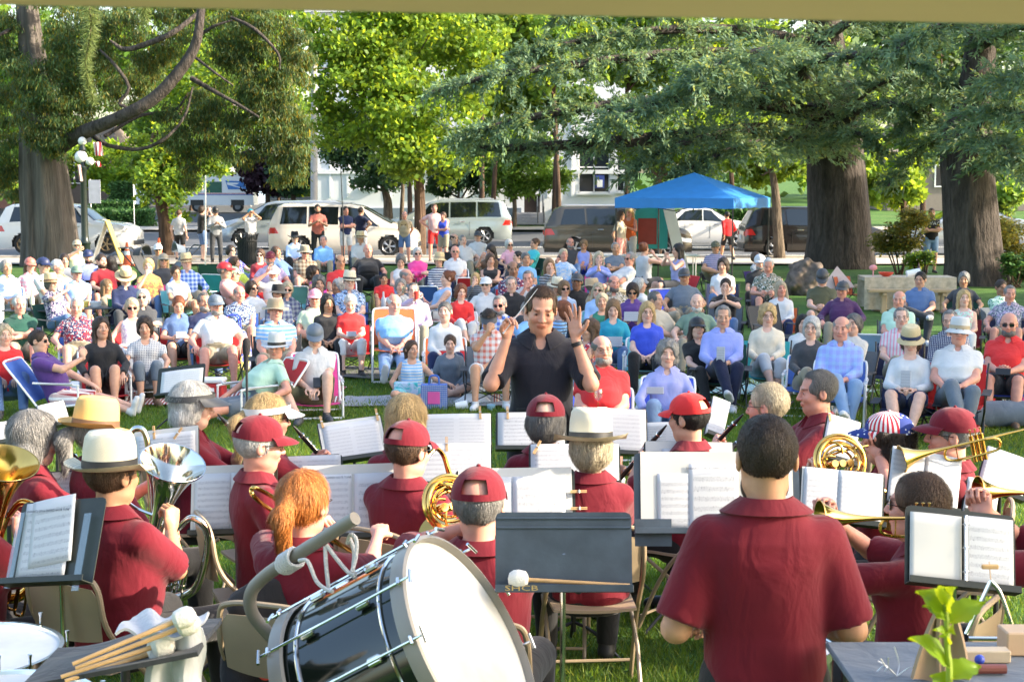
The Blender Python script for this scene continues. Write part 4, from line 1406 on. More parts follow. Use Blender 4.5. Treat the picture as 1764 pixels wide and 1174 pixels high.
def house(px0,px1,y,zt,col,label,wins=2):
 x0,x1=at_y(px0,300,y).x,at_y(px1,300,y).x
 z0=float(rise(0,y))
 root=empty('house',((x0+x1)/2,y,z0),0,1,label,'house')
 w=x1-x0
 m=plain('wall_%d'%px0,col,.8,vary=.06)
 g=G();g.box((0,4,(zt)/2),(w,8,zt));g.build('wall',m,root)
 g=G()
 g.add([(-w/2-.5,-.6,zt),(w/2+.5,-.6,zt),(w/2+.5,8.6,zt),(-w/2-.5,8.6,zt),(-w/2+1,4,zt+2.2),(w/2-1,4,zt+2.2)],[(0,1,5,4),(1,2,5),(2,3,4,5),(3,0,4),(3,2,1,0)])
 g.build('roof',plain('shingles',(.16,.13,.11),.9,bump=.3),root)
 for i in range(wins):
  cx=(i+.5)/wins*w-w/2
  g=G();g.box((cx,-.04,zt*.6),(1.3,.06,1.4));wd=g.build('window',GLASS_D,root)
  g=G()
  for xx in(-.68,0,.68):g.box((cx+xx,-.07,zt*.6),(.09,.08,1.5))
  for zz in(-.74,.74):g.box((cx,-.075,zt*.6+zz),(1.45,.09,.09))
  g.build('frame',WHITEP,wd)
house(372,430,118,6.2,(.22,.3,.42),'blue house with white window frames behind the mail truck',2)
house(60,196,112,4.2,(.16,.13,.11),'low brown building behind the lamp post and the grey sign',3)
house(-60,40,110,4.6,(.4,.2,.16),'red brick house far left behind the white car',2)
house(1530,1790,105,4.0,(.2,.17,.15),'dark low house behind the trees at far right',4)
def hedge(px0,px1,pyt,y,label,depth=1.2,z0=None,seed=0,mat=L_HEDGE):
 x0,x1=at_y(px0,300,y).x,at_y(px1,300,y).x
 z0=float(rise(0,y))if z0 is None else z0
 zt=at_y(800,pyt,y).z-z0
 root=empty('hedge',((x0+x1)/2,y,z0),0,1,label,'hedge')
 w=x1-x0
 r=np.random.RandomState(seed)
 n=int(2600*(w*zt+w*depth)/12)+800
 face=r.rand(n)
 P=np.stack([(r.rand(n)-.5)*w,(r.rand(n)-.5)*depth,r.rand(n)*zt],1)
 f1=face<.5;P[f1,1]=-depth/2;f2=(face>=.5)&(face<.85);P[f2,2]=zt
 f3=face>=.92;P[f3,0]=np.sign(P[f3,0])*w/2
 P+=r.randn(n,3)*.05
 k=.7+.6*r.rand(n)
 V,Q,C_=leaf_quads(P,r.randn(n,3),r.randn(n,3),.13+.08*r.rand(n),.05+.03*r.rand(n),np.stack([k,k,k],1),r)
 g=G();g.box((0,0,zt/2-.04),(w-.15,depth-.15,zt-.1))
 g.build('branches',plain('hedge_inside',(.03,.06,.015),.95,vary=.3,vscale=6),root)
 link('leaves',mesh_np('leaves',V,[Q],False,C_),root,mat)
hedge(192,252,316,98,'tall clipped green hedge beside the white banner, upper of the stacked hedges',seed=1)
hedge(160,250,349,86,'low clipped hedge behind the white car, middle of the stacked hedges',seed=2)
hedge(150,262,364,80,'lowest clipped hedge just behind the hood of the white car',seed=3)
hedge(548,600,356,80,'small clipped hedge between the white minivan and the young street tree',seed=4)
hedge(1240,1296,362,66,'low hedge seen under the blue canopy beside the man in red',seed=5,z0=.05)
def pole_thing(name,px,py_top,py_bot,D,r,mat,label,cat,z0=0,lean=0):
 b=at_y(px,py_bot,D);t=at_y(px+lean,py_top,D)
 g=G();g.tube([(b.x,D,z0-.02),(t.x,D,t.z)],[r,r*.85],12)
 o=g.build(name,mat)
 return tag(o,label,cat)
up=pole_thing('utility_pole',541,20,400,70,.17,plain('weathered_pole',(.42,.4,.38),.9,bump=.3),'tall pale utility pole at the left corner of the white building','utility pole',.1)
g=G();g.tube([at_y(528,118,70),at_y(580,118,70)],.05,6);g.build('crossarm',BARK_PALE,up)
for(a,b,c,d)in((541,30,900,-20),(541,118,120,60),(565,118,900,90)):
 p0,p1=at_y(a,b,70),at_y(c,d,72)
 g=G();g.tube([p0*(1-t)+p1*t-Vector((0,0,1.0))*4*t*(1-t)for t in[i/14 for i in range(15)]],.014,4)
 g.build('wire',BLACKM,up)
# trees
BARK_LIMB=bark_material('limb_bark',(.075,.062,.055),7.0,.35)
def incense_cedar():
 D=46.0
 loc=at_y(80,445,D);loc.z=0
 root=tree_root('cedar_tree',loc,'huge old cedar at far left with fluted trunk, curving limbs and hanging sprays')
 q=lambda px,py,d=0:rel(at_y(px,py,D+d),loc)
 g=trunk_mesh([Vector((0.1,0,-.1)),q(84,400),q(76,320),q(70,235),q(62,140),q(48,30),q(40,-90)],[.88,.80,.74,.64,.42,.33,.24],60,.085,3,40)
 g.build('trunk',BARK_GREY,root)
 def limb(pts,r,name='limb'):
  gg=G();C_=bez(pts,26);m=len(C_)
  gg.tube(C_,list(np.interp(np.linspace(0,1,m),np.linspace(0,1,len(r)),[.6*k for k in r])),12)
  gg.build(name,BARK_LIMB,root)
  return C_
 limb([q(80,270),q(135,232,-2.0),q(200,205,-3.2),q(262,172,-3.4),q(305,128,-3.4),q(335,82,-3.4),q(345,30,-3.4),q(352,-60,-2.6)],[.42,.36,.30,.3,.28,.24,.2,.14])
 limb([q(160,235,-1.2),q(185,250,-2.2),q(240,257,-2.6),q(285,238,-2.8),q(318,200,-2.6),q(332,150,-2.2)],[.11,.1,.09,.08,.06,.04])
 limb([q(330,135,-2.4),q(370,158,-2.8),q(410,180,-3),q(446,202,-3)],[.13,.1,.08,.05])
 limb([q(335,98,-2.4),q(370,125,-3),q(402,148,-3)],[.07,.06,.04])
 limb([q(140,232,-1.3),q(175,222,-2.4),q(210,205,-2.8),q(217,185,-2.9),q(205,178,-2.9),q(222,150,-2.9),q(196,110,-2.9),q(172,86,-2.6)],[.12,.1,.1,.09,.08,.09,.08,.05])
 limb([q(345,60,-2.4),q(370,45,-2.6),q(400,35,-2.6)],[.1,.07,.04])
 limb([q(345,20,-2.4),q(300,55,-3),q(255,75,-3),q(215,85,-3),q(190,70,-3)],[.1,.13,.14,.12,.05])
 limb([q(398,30,-2.8),q(430,45,-3),q(455,65,-3),q(480,95,-3),q(482,120,-3)],[.07,.09,.08,.06,.03])
 limb([q(30,44),q(10,55,-.6),q(-12,66,-1)],[.1,.09,.07])
 limb([q(180,235,-1.5),q(240,200,-1),q(300,190,-.8),q(325,160,-.5)],[.1,.09,.07,.05])
 cl=[]
 def c_(px,py,rx,ry,d=0,dep=.8):cl.append((tuple(q(px,py,d)),(rx/68,dep*.8,ry/62)))
 for a in[(12,150,28,90),(20,60,30,60),(8,260,26,70),(60,200,34,60,-1.6),(90,160,40,60,-1.8),(110,100,30,70,-1.6),(120,40,36,50,-1.4),(125,195,34,46,-1.8),(100,245,30,26,-1.8),(160,60,34,46,-2),(170,130,32,60,-1.8),(215,50,40,36,-2.2),(250,130,30,36,1.0),(215,160,30,36,.8),(290,60,40,40,-1.2),(262,95,30,34,-.5),(295,215,30,36,-1),(330,230,36,50,-1.2),(370,215,36,56,-1.4),(405,120,34,60,-1.6),(390,60,36,50,-1.6),(410,240,36,50,-1.5),(450,130,40,70,-1.6),(460,210,38,70,-1.5),(470,60,36,46,-1.6),(500,150,34,80,-1.4),(505,235,30,60,-1.3),(515,90,26,50,-1.3),(440,30,40,30,-1.8),(345,180,26,40,-.6),(330,300,22,20,-1),(485,290,26,30,-1.2),(520,270,20,50,-1.1),(300,20,60,26,-1),(200,10,60,22,-1),(100,0,60,24,-1),(400,0,60,24,-1),(40,120,26,40,-1.7),(20,320,16,40,.5)]:
  c_(*a)
 foliage('sprays',cl,105000,.15,.016,L_INC,root,5,'hang',warm=(.22,(2.3,1.25,.6)),tintv=.4)
incense_cedar()
def deodar(name,base,D,trunk,trad,boughs,label,seed,dens=1.0):
 loc=at_y(base[0],base[1],D);loc.z=0
 root=tree_root(name,loc,label)
 q=lambda px,py,d=0:rel(at_y(px,py,D+d),loc)
 pts=[q(a,b)for a,b in trunk]
 pts[0].z=-.1
 trunk_mesh(pts,trad,28,.035,seed,30).build('trunk',BARK_DARKER,root)
 r=np.random.RandomState(seed)
 gl=G()
 P,Dd,Tn,Ln=[],[],[],[]
 for line,rad,spread in boughs:
  C_=bez([q(*p)for p in line],26)
  m=len(C_)
  gl.tube(C_,list(np.interp(np.linspace(0,1,m),[0,1],[rad,rad*.25])),7)
  Cn=np.array([list(c)for c in C_])
  tan=np.gradient(Cn,axis=0)
  seg=np.linalg.norm(tan,axis=1)
  length=seg.sum()
  nt=int(length*9*dens)
  for i in range(nt):
   u=r.rand()**0.85
   k=min(m-1,int(u*(m-1)))
   p0=Cn[k]+tan[k]*r.rand()
   t=tan[k]/(np.linalg.norm(tan[k])+1e-9)
   side=np.array([-t[1],t[0],0]);side/=np.linalg.norm(side)+1e-9
   sg=r.choice([-1,1])
   dr=side*sg*(.5+r.rand())+t*(.5*r.rand()+.1)+np.array([0,0,.22*r.randn()+.05])+r.randn(3)*.25
   dr/=np.linalg.norm(dr)
   Lt=spread*(.35+.75*r.rand())*(1-.35*u)
   ns=int(22+26*Lt)
   w=np.sort(r.rand(ns))[:,None]
   droop=-(.16+.26*r.rand())*Lt*w**2
   pp=p0+dr*Lt*w+np.concatenate([np.zeros((ns,2)),droop],1)+r.randn(ns,3)*.035
   P.append(pp)
   dd=dr+r.randn(ns,3)*.55+np.array([0,0,-.45])*w
   Dd.append(dd)
   Tn.append((np.full(ns,.7+.6*r.rand())+.25*w[:,0])*(.8+.4*r.rand(ns)))
   Ln.append(.11+.11*r.rand(ns))
 gl.build('limbs',BARK_DARKER,root)
 P=np.concatenate(P);Dd=np.concatenate(Dd);T=np.concatenate(Tn);Ln=np.concatenate(Ln)
 n=len(P)
 tt=np.stack([T,T,T],1)
 wm=r.rand(n)<.1
 tt[wm]*=np.array([1.7,1.25,.7])
 V,Q,C_=leaf_quads(P,Dd,r.randn(n,3)+np.array([0,0,.6]),Ln,np.full(n,.018)+.012*r.rand(n),tt,r)
 link('crown',mesh_np('crown',V,[Q],False,C_),root,L_CEDAR)
 return n
BARK_DARKER=bark_material('deodar_bark',(.075,.062,.055),6.0,.22,1.0)
n1=deodar('deodar_tree',(1445,462),45.0,[(1448,470),(1448,400),(1442,300),(1436,200),(1425,100),(1415,0),(1410,-120)],[1.1,.93,.86,.76,.58,.45,.3],[([(1420,240,0),(1330,225,-2),(1200,232,-3.5),(1050,245,-5),(930,252,-6),(822,256,-6.5)],.30,1.5),([(1420,200,0),(1330,180,-2.5),(1220,170,-4.5),(1100,175,-6),(980,190,-7),(880,210,-7.5),(790,235,-7.5)],.22,1.6),([(1420,130,0),(1320,100,-2),(1200,90,-4),(1080,100,-5.5),(960,115,-6.5),(850,130,-7),(740,160,-7)],.2,1.5),([(1420,80,0),(1300,55,-2),(1180,50,-4),(1060,60,-5),(960,80,-6),(880,100,-6)],.18,1.4),([(1415,30,0),(1300,5,-2),(1180,0,-4),(1050,10,-5),(950,25,-6)],.18,1.4),([(1430,190,0),(1380,120,-4),(1420,100,-6),(1500,95,-7),(1580,110,-7.5),(1640,150,-7.5)],.18,1.3),([(1440,210,0),(1500,150,-3),(1570,130,-5),(1630,160,-5.5)],.16,1.3),([(1440,230,0),(1480,190,-3),(1540,180,-5),(1600,200,-5.5),(1640,230,-5.5)],.16,1.2),([(1425,260,0),(1360,230,-2.5),(1280,225,-4.5),(1200,240,-6),(1130,265,-6.5),(1085,295,-6.5)],.16,1.4),([(1425,250,0),(1370,240,-3),(1300,245,-5),(1240,265,-6),(1180,295,-6.5)],.14,1.2),([(1425,150,0),(1370,150,-3),(1290,150,-5.5),(1200,155,-7),(1120,180,-8),(1030,215,-8.5)],.16,1.6),([(1430,60,0),(1480,30,-3),(1560,20,-4),(1640,40,-5)],.16,1.3),([(1420,120,0),(1380,90,-3),(1320,85,-6),(1240,110,-8),(1190,140,-8.5)],.14,1.5),([(1430,270,0),(1440,240,-3),(1480,230,-4.5),(1520,260,-5)],.1,.9),([(1420,-20,0),(1350,-60,2),(1250,-80,3),(1120,-70,4)],.16,2.0),([(1420,-60,0),(1500,-90,-2),(1600,-80,-3)],.16,2.0)],'broad deodar cedar with thick trunk and blue-green layered boughs reaching left over the canopy',21,1.7)
n2=deodar('deodar_tree',(1680,510),37.0,[(1680,520),(1676,440),(1668,330),(1664,250),(1680,160),(1690,60),(1695,-60)],[.82,.68,.62,.6,.42,.34,.25],[([(1670,230,0),(1700,200,-3),(1740,190,-4),(1800,210,-5)],.14,1.2),([(1680,180,0),(1720,140,-3),(1780,130,-5)],.14,1.2),([(1690,80,0),(1740,50,-2),(1800,50,-3)],.14,1.2),([(1668,260,0),(1690,240,-3),(1720,250,-4.5),(1760,280,-5)],.12,1.0),([(1690,60,0),(1640,40,-2),(1580,60,-3),(1540,90,-3)],.13,1.1),([(1680,150,0),(1640,160,2),(1590,190,3),(1550,230,3)],.13,1.1),([(1668,215,0),(1620,230,2),(1570,270,3),(1530,320,3)],.12,1.0),([(1680,290,0),(1720,275,-2),(1764,300,-3)],.1,.8),([(1700,-20,0),(1780,-60,0),(1860,-60,0)],.14,1.8),([(1700,-20,0),(1620,-60,0),(1540,-60,0)],.14,1.8)],'second deodar cedar with dark forked trunk at the right behind the picnic table',22,1.7)
broadleaf('maple_tree',54.0,(722,440),[blob(*b)for b in[(600,80,60,40,54),(650,40,60,34,55),(590,150,42,38,53.5),(660,120,60,50,54),(740,60,70,50,55),(700,180,60,50,53),(640,210,52,40,53.5),(760,220,50,46,53),(700,260,56,40,52.5),(740,285,60,30,52.5),(800,255,36,40,53),(820,90,50,50,55),(800,160,40,40,54),(570,215,34,40,54),(690,0,90,30,55),(560,60,30,30,54),(620,-20,60,30,56)]],26000,.19,.075,L_LIME,BARK_BROWN,'bright lime-green maple with slender brown trunk in the middle of the lawn edge',[(722,440),(724,380),(722,320),(716,280),(706,220),(690,160)],[.26,.2,.18,.15,.1,.06],31,warm=(.12,(1.6,1.3,.7)))
broadleaf('small_maple',51.0,(286,428),[blob(*b)for b in[(300,250,34,40,51),(340,260,34,40,51.5),(265,290,24,44,50.5),(320,300,34,30,51),(372,280,28,24,52),(240,262,26,26,52),(300,330,22,40,50.5),(340,130,60,60,53),(260,340,14,36,50.3),(310,370,10,24,50.3)]],11000,.17,.06,L_GREEN,BARK_BROWN,'thin leaning tree with backlit leaves between the lamp post and the standing couple',[(288,428),(284,380),(272,320),(262,270),(270,220)],[.26,.21,.2,.16,.1],32,warm=(.3,(1.9,1.5,.6)))
broadleaf('street_tree',78.0,(668,392),[blob(*b)for b in[(612,215,50,40,78),(640,270,46,36,78),(590,250,40,30,78),(668,300,36,26,77),(700,250,36,30,78),(625,310,26,16,77)]],9000,.24,.07,L_DARK,BARK_PALE,'young dark-leaved street tree with forked trunk before the building, left of the maple',[(668,392),(668,365),(667,345),(660,320)],[.3,.24,.22,.14],33,z0=.3)
broadleaf('street_tree',77.0,(885,412),[blob(*b)for b in[(905,300,50,28,77),(860,285,34,26,77),(950,310,34,18,77),(885,325,40,14,77),(920,262,46,30,77),(870,235,50,30,78)]],9000,.26,.065,L_GREEN,BARK_PALE,'young light green street tree with thin grey trunk beside the front stairs',[(885,412),(886,380),(886,345),(880,310)],[.14,.12,.1,.08],34,z0=.3)
broadleaf('street_tree',79.0,(790,400),[blob(*b)for b in[(790,290,46,30,79),(830,315,30,20,79),(770,320,30,18,79),(830,270,30,26,79)]],6000,.24,.065,L_DARK,BARK_PALE,'dark green street tree behind the silver minivan, right of the maple',[(790,400),(790,370),(790,340)],[.14,.12,.1],35,z0=.3)
broadleaf('slim_tree',56.0,(694,430),[blob(*b)for b in[(694,240,26,30,56),(680,200,24,24,56)]],1800,.2,.07,L_LIME,BARK_PALE,'very thin grey sapling trunk just left of the maple trunk',[(692,430),(692,370),(694,320),(694,250)],[.09,.08,.07,.05],36)
broadleaf('purple_tree',96.0,(462,350),[blob(*b)for b in[(450,300,30,26,96),(480,310,24,22,96),(430,285,16,18,96)]],6000,.3,.12,L_PURPLE,BARK_BROWN,'purple-leaved plum tree right of the mail truck',[(462,352),(460,320)],[.2,.12],37,z0=.6)
broadleaf('round_tree',94.0,(505,350),[blob(*b)for b in[(505,300,26,34,94),(520,270,24,30,94)]],5000,.3,.12,L_DARK,BARK_BROWN,'dark round tree between the plum tree and the utility pole',[(505,352),(505,320)],[.2,.12],38,z0=.6)
broadleaf('forked_tree',50.0,(1346,446),[blob(*b)for b in[(1350,275,40,20,50),(1290,270,40,24,51),(1380,270,26,24,51),(1310,300,30,20,51)]],5500,.18,.07,L_LIME,BARK_PALE,'slim forked tree rising past the right corner of the blue canopy',[(1344,446),(1340,390),(1336,330),(1326,270)],[.2,.16,.13,.08],39)
broadleaf('background_tree',62.0,(1130,420),[blob(*b)for b in[(1110,250,50,34,62),(1180,240,60,34,62),(1250,260,60,30,62),(1060,230,40,26,62),(1220,210,60,30,63),(1300,230,40,40,63)]],13000,.2,.08,L_LIME,BARK_BROWN,'yellow-green tree filling the gap above the blue canopy',[(1130,425),(1130,350),(1140,280)],[.2,.16,.1],40)
FARS=[(1540,300,60,44,60,'sunlit green tree between the two deodar trunks',L_LIME,1556),(1590,240,60,50,68,'tall green tree behind the gap between the deodar trunks',L_GREEN,1590),(1730,330,50,50,70,'green tree behind the second deodar at far right',L_GREEN,1735),(200,290,60,50,100,'pale green tree above the stacked hedges',L_LIME,205),(330,200,110,90,105,'large green tree behind the curved cedar limb',L_GREEN,330),(30,250,90,90,100,'green tree behind the cedar at far left',L_GREEN,30),(120,100,120,90,110,'high green tree behind the cedar crown',L_GREEN,120),(480,180,90,90,108,'bright green tree behind the cedar sprays near the utility pole',L_LIME,480),(400,60,120,90,112,'tall pale tree behind the upper cedar crown',L_LIME,400),(830,30,130,60,66,'large green tree above the white building',L_GREEN,830),(950,70,110,70,68,'green tree behind the deodar boughs',L_LIME,962),(1080,60,130,80,70,'tall green tree behind the middle deodar boughs',L_GREEN,1080),(1250,120,130,90,72,'green tree behind the deodar crown',L_LIME,1262),(1400,200,120,110,75,'wide green tree behind the deodar trunk',L_GREEN,1400),(1620,90,130,90,78,'dark green tree behind the upper right boughs',L_DARK,1630),(1720,200,80,90,80,'green tree between the second deodar and the edge',L_GREEN,1725),(560,20,80,60,90,'pale tree top left of the maple crown',L_LIME,552),(700,110,100,70,74,'green tree behind the maple crown',L_GREEN,706),(860,160,70,50,72,'green tree right behind the maple crown',L_GREEN,850),(-60,330,80,60,105,'shrubby tree behind the red brick house',L_DARK,-60),(960,190,60,40,74,'leafy tree before the upper windows of the building',L_GREEN,955)]
for i,(px,py,rx,ry,D,lab,mt,tx)in enumerate(FARS):
 rr=random.Random(100+i)
 bl=[blob(px+rr.uniform(-.7,.7)*rx,py+rr.uniform(-.7,.7)*ry,rx*rr.uniform(.35,.55),ry*rr.uniform(.35,.55),D+rr.uniform(-2,2))for _ in range(9)]
 broadleaf('background_tree',D,(tx,400),bl,int(1500+rx*ry*.75),.26+D*.0012,.10,mt,BARK_BROWN,lab,[(tx,400),(tx,340),(px,py)],[.15,.12,.07],50+i,z0=float(rise(0,D)),warm=(.15,(1.7,1.4,.6)))
def woods():
 r=np.random.RandomState(8)
 cl=[]
 for i in range(150):
  x=r.uniform(-75,75);y=r.uniform(125,150)
  cl.append(((x,y,r.uniform(2,20)),(r.uniform(3,6),3,r.uniform(2.5,5))))
 o=foliage('distant_woods',cl,42000,.9,.4,L_GREEN,None,9,warm=(.2,(1.7,1.5,.6)))
 tag(o,'mass of green woodland far behind the street','woods',kind='stuff')
woods()
def shrub(px,py,rx,ry,D,n,mat,label,L=.09,W=.03,seed=0):
 loc=at_y(px,py,D);loc.z=0
 root=tree_root('shrub',loc,label,'shrub')
 r=random.Random(seed)
 bl=[blob(px+r.uniform(-.7,.7)*rx,py+r.uniform(-.7,.7)*ry,rx*.4,ry*.4,D+r.uniform(-.5,.5))for _ in range(8)]
 g=G()
 for b in bl:
  c=rel(b[0],loc)
  g.tube(bez([Vector((r.uniform(-.2,.2),0,-.02)),c*.5+Vector((0,0,-.1)),c],8),.02,5)
 g.build('stems',BARK_BROWN,root)
 foliage('leaves',[(tuple(rel(b[0],loc)),b[1])for b in bl],n,L,W,mat,root,seed,'flat',warm=(.3,(1.5,1.1,.6)))
shrub(1555,400,50,36,40,6000,L_YELLOW,'yellow-green open shrub left of the man in the black SWAG shirt',seed=1)
shrub(1730,410,44,50,39,6500,L_YELLOW,'yellow-green feathery shrub at the right edge behind the second deodar',seed=2)
shrub(1590,440,26,20,38,1500,L_GREEN,'low spiky green plant at the feet of the man in the SWAG shirt',seed=3)
shrub(1750,460,24,22,36,2000,L_HEDGE,'low green bush at the right edge of the bench row',seed=4)
for i,(x,y,zc,rad,n)in enumerate([(26.5,2.2,14,3.2,3600),(21,13.0,10,4.6,21000),(22,21,10.5,5.0,25000),(24,30,10.5,5.2,25000),(26,40,11,5.0,18000)]):  # out-of-view trees added to throw dappled shade over band and audience
 root=tree_root('shade_tree',(x,y,0),'tall unseen tree added for shade right of the lawn, number %s from the bandstand'%['one','two','three','four','five'][i])
 rr=random.Random(i)
 g=trunk_mesh([Vector((0,0,-.1)),Vector((.1,0,3)),Vector((0,.1,6)),Vector((0,0,zc))],[.5,.38,.3,.15],14,.04,i)
 g.build('trunk',BARK_BROWN,root)
 cl=[]
 for k in range(17):
  a=rr.uniform(0,2*PI);q=rad*rr.uniform(.2,.95)
  cl.append(((math.cos(a)*q,math.sin(a)*q,zc+rr.uniform(-4.6,3.0)),(rr.uniform(1.1,1.7),rr.uniform(1.1,1.7),rr.uniform(.7,1.1))))
 foliage('crown',cl,n,.34,.13,L_GREEN,root,200+i)
# BAND
def text_part(parent,body,size,loc,rot,mat,name='lettering',ext=.001,align='CENTER',sx=1.0,M=None):
 cu=bpy.data.curves.new(name,'FONT')
 cu.body=body;cu.size=size;cu.extrude=ext;cu.align_x=align;cu.align_y='CENTER'
 cu.resolution_u=2
 tmp=bpy.data.objects.new('tmp',cu)
 COL.objects.link(tmp)
 bpy.context.view_layer.update()
 me=bpy.data.meshes.new_from_object(tmp.evaluated_get(bpy.context.evaluated_depsgraph_get()))
 bpy.data.objects.remove(tmp)
 me.materials.clear()
 o=link(name,me,parent,mat)
 o.location=loc;o.rotation_euler=rot;o.scale=(sx,1,1)
 if M is not None:o.matrix_local=M
 return o
def sheet_material(name,staves=10,cols=1,ink=0.75,tint=(.80,.80,.81),seed=0.0):
 if name in MATS:return MATS[name]
 t=NT(name)
 tc=t.n('TexCoord')
 sp=t.n('SeparateXYZ')
 t.l(tc.outputs['Generated'],sp.inputs[0])
 x,_,z=sp.outputs
 xx=t.math('FRACT',t.math('MULTIPLY',x,float(cols)))
 inx=t.math('MULTIPLY',t.math('GREATER_THAN',xx,0.09),t.math('LESS_THAN',xx,0.93))
 inz=t.math('MULTIPLY',t.math('GREATER_THAN',z,0.05),t.math('LESS_THAN',z,0.88))
 f=t.math('FRACT',t.math('MULTIPLY',z,float(staves)))
 band=t.math('MULTIPLY',t.math('GREATER_THAN',f,0.28),t.math('LESS_THAN',f,0.68))
 ln=t.math('GREATER_THAN',t.math('SINE',t.math('MULTIPLY',z,float(staves)*2*PI*10)),0.55)
 mp=t.n('Mapping');mp.inputs['Scale'].default_value=(95*cols,1,staves*3.6);mp.inputs['Location'].default_value=(seed,0,seed)
 t.l(tc.outputs['Generated'],mp.inputs['Vector'])
 nt=t.noise(1.0,2,mp.outputs[0])
 notes=t.math('MULTIPLY',t.math('GREATER_THAN',nt,0.60),t.math('MULTIPLY',t.math('GREATER_THAN',f,0.2),t.math('LESS_THAN',f,0.76)))
 a=t.math('MULTIPLY',band,t.math('MAXIMUM',t.math('MULTIPLY',ln,0.55),0.0))
 k=t.math('MULTIPLY',t.math('MAXIMUM',a,t.math('MULTIPLY',notes,0.55)),t.math('MULTIPLY',inx,inz))
 c=t.mix(t.math('MULTIPLY',k,ink),tint,(.09,.09,.13))
 p=t.n('BsdfPrincipled')
 t.l(c,p.inputs['Base Color']);p.inputs['Roughness'].default_value=.6
 tr=t.n('BsdfTranslucent');t.l(c,tr.inputs[0])
 mx=t.n('MixShader',i_0=0.3)
 t.l(p.outputs[0],mx.inputs[1]);t.l(tr.outputs[0],mx.inputs[2]);t.l(mx.outputs[0],t.out.inputs[0])
 MATS[name]=t.m
 return t.m
SHEETS=[sheet_material('score_a',10,1,.75,seed=0.3),sheet_material('score_b',9,2,.7,seed=3.1),sheet_material('score_c',11,2,.5,seed=7.7),sheet_material('score_d',8,1,.8,seed=9.1)]
CARD=plain('cream_card',(.60,.59,.55),.7,vary=.04)
STANDBLUE=plain('grey_blue_desk',(.055,.075,.10),.45,bump=.05,vary=.25,vscale=9)
STANDBLACK=plain('black_desk',(.022,.026,.02),.45,bump=.05,vary=.25,vscale=9)
GREENCARD=plain('olive_green_card',(.06,.075,.045),.55,vary=.1)
INK=plain('black_ink',(.03,.03,.045),.7)
GOLDINK=plain('gold_ink',(.55,.38,.12),.5)
CLEAR=None
def clear_plastic():
 t=NT('clear_plastic')
 g_=t.n('BsdfGlossy',i_Roughness=.05)
 tr=t.n('BsdfTransparent');tr.inputs[0].default_value=(.85,.9,.88,1)
 mx=t.n('MixShader',i_0=.14)
 t.l(tr.outputs[0],mx.inputs[1]);t.l(g_.outputs[0],mx.inputs[2]);t.l(mx.outputs[0],t.out.inputs[0])
 return t.m
CLEAR=clear_plastic()
def desk_matrix(cx,cy,D,yaw,tilt,roll):
 P=at_y(cx,cy,D)
 return MT_(P)@MR_(R(yaw),4,'Z')@MR_(R(-tilt),4,'X')@MR_(R(-roll),4,'Y')
def music_stand(cx,cy,s,w,h,yaw,roll,label,mat=None,tilt=22,pages=(),tripod=True,plabel=None,lip=True,pole='black',ground=0.0,clips=(),ribs=False,board=None,px_size=True,col2=None):
 D=y_of_s(s)
 W,H=w/s/math.cos(R(yaw)),h/s/math.cos(R(tilt)*.8)
 M=desk_matrix(cx,cy,D,yaw,tilt,roll)
 base=M.translation.copy()
 root=empty('music_stand',(base.x,base.y+.06,ground),0,1,label,'music stand','music stands of the band')
 inv=MT_(root.location).inverted()
 L=inv@M
 mat=mat or STANDBLACK
 g=G()
 c=.02
 poly=[(-W/2,-H/2),(W/2,-H/2),(W/2,H/2-c),(W/2-c*.3,H/2-c*.3),(W/2-c,H/2),(-W/2+c,H/2),(-W/2+c*.3,H/2-c*.3),(-W/2,H/2-c)]
 n=len(poly)
 g.add([(x,0.006,z)for x,z in poly]+[(x,0.010,z)for x,z in poly],[tuple(range(n)),tuple(range(n,2*n))[::-1]]+[(i,n+i,n+(i+1)%n,(i+1)%n)for i in range(n)])
 if ribs:
  for zz in(.30,.42):g.tube([(-W/2+.005,.004,H*zz),(W/2-.005,.004,H*zz)],.004,8)
 g.build('desk',mat,root,M=L)
 if lip:
  g=G();g.rbox((0,-.022,-H/2-.002),(W,.062,.005),.001);g.rbox((0,-.052,-H/2+.008),(W,.004,.024),.001)
  g.build('ledge',mat,root,M=L)
 g=G()
 top=L@Vector((0,.012,0))
 pm={'black':BLACKM,'chrome':CHROME}[pole]
 gx=0.0
 g.tube([top,L@Vector((0,.05,-.03)),(gx,0,top.z-.10),(gx,0,max(.30,top.z*.55))],[.012,.012,.010,.010],10)
 g.tube([(gx,0,max(.30,top.z*.55)+.03),(gx,0,.12)],.014,10)
 g.build('pole',pm,root)
 if tripod:
  g=G()
  for k in range(3):
   a=R(90+120*k+yaw)
   g.tube(bez([(0,0,.17),(math.cos(a)*.12,math.sin(a)*.12,.13),(math.cos(a)*.27,math.sin(a)*.27,.012)],8),.009,7)
  g.build('tripod_base',BLACKM,root)
 if board:
  bx,bz,bw,bh,bl=board
  g=G();g.box((bx*W,.001,bz*H),(bw*W,.003,bh*H))
  o=g.build('backing_board',CARD,None,M=M);tag(o,bl,'board','card boards on music stands')
 for i,(px,pz,pw,ph,rot,sh,lb)in enumerate(pages):
  g=G()
  cw=pw*W;chh=ph*H
  g.sheet(lambda u,v:((u-.5)*cw,-.0045-.004*i-.010*math.sin(PI*u)*(1 if cw>.3 else.45)*(.6+.4*v),(v-.5)*chh),10,6,.0006)
  o=g.build('sheet_music',SHEETS[sh]if isinstance(sh,int)else sh,None,M=M@MT_((px*W,0,pz*H))@MR_(R(-rot),4,'Y'),sharp=None)
  tag(o,lb,'sheet music','sheet music on the stands')
 for(qx,qz,rot,lb)in clips:
  pin(M@MT_((qx*W,-.012,qz*H))@MR_(R(-rot),4,'Y'),lb)
 return root,M,W,H
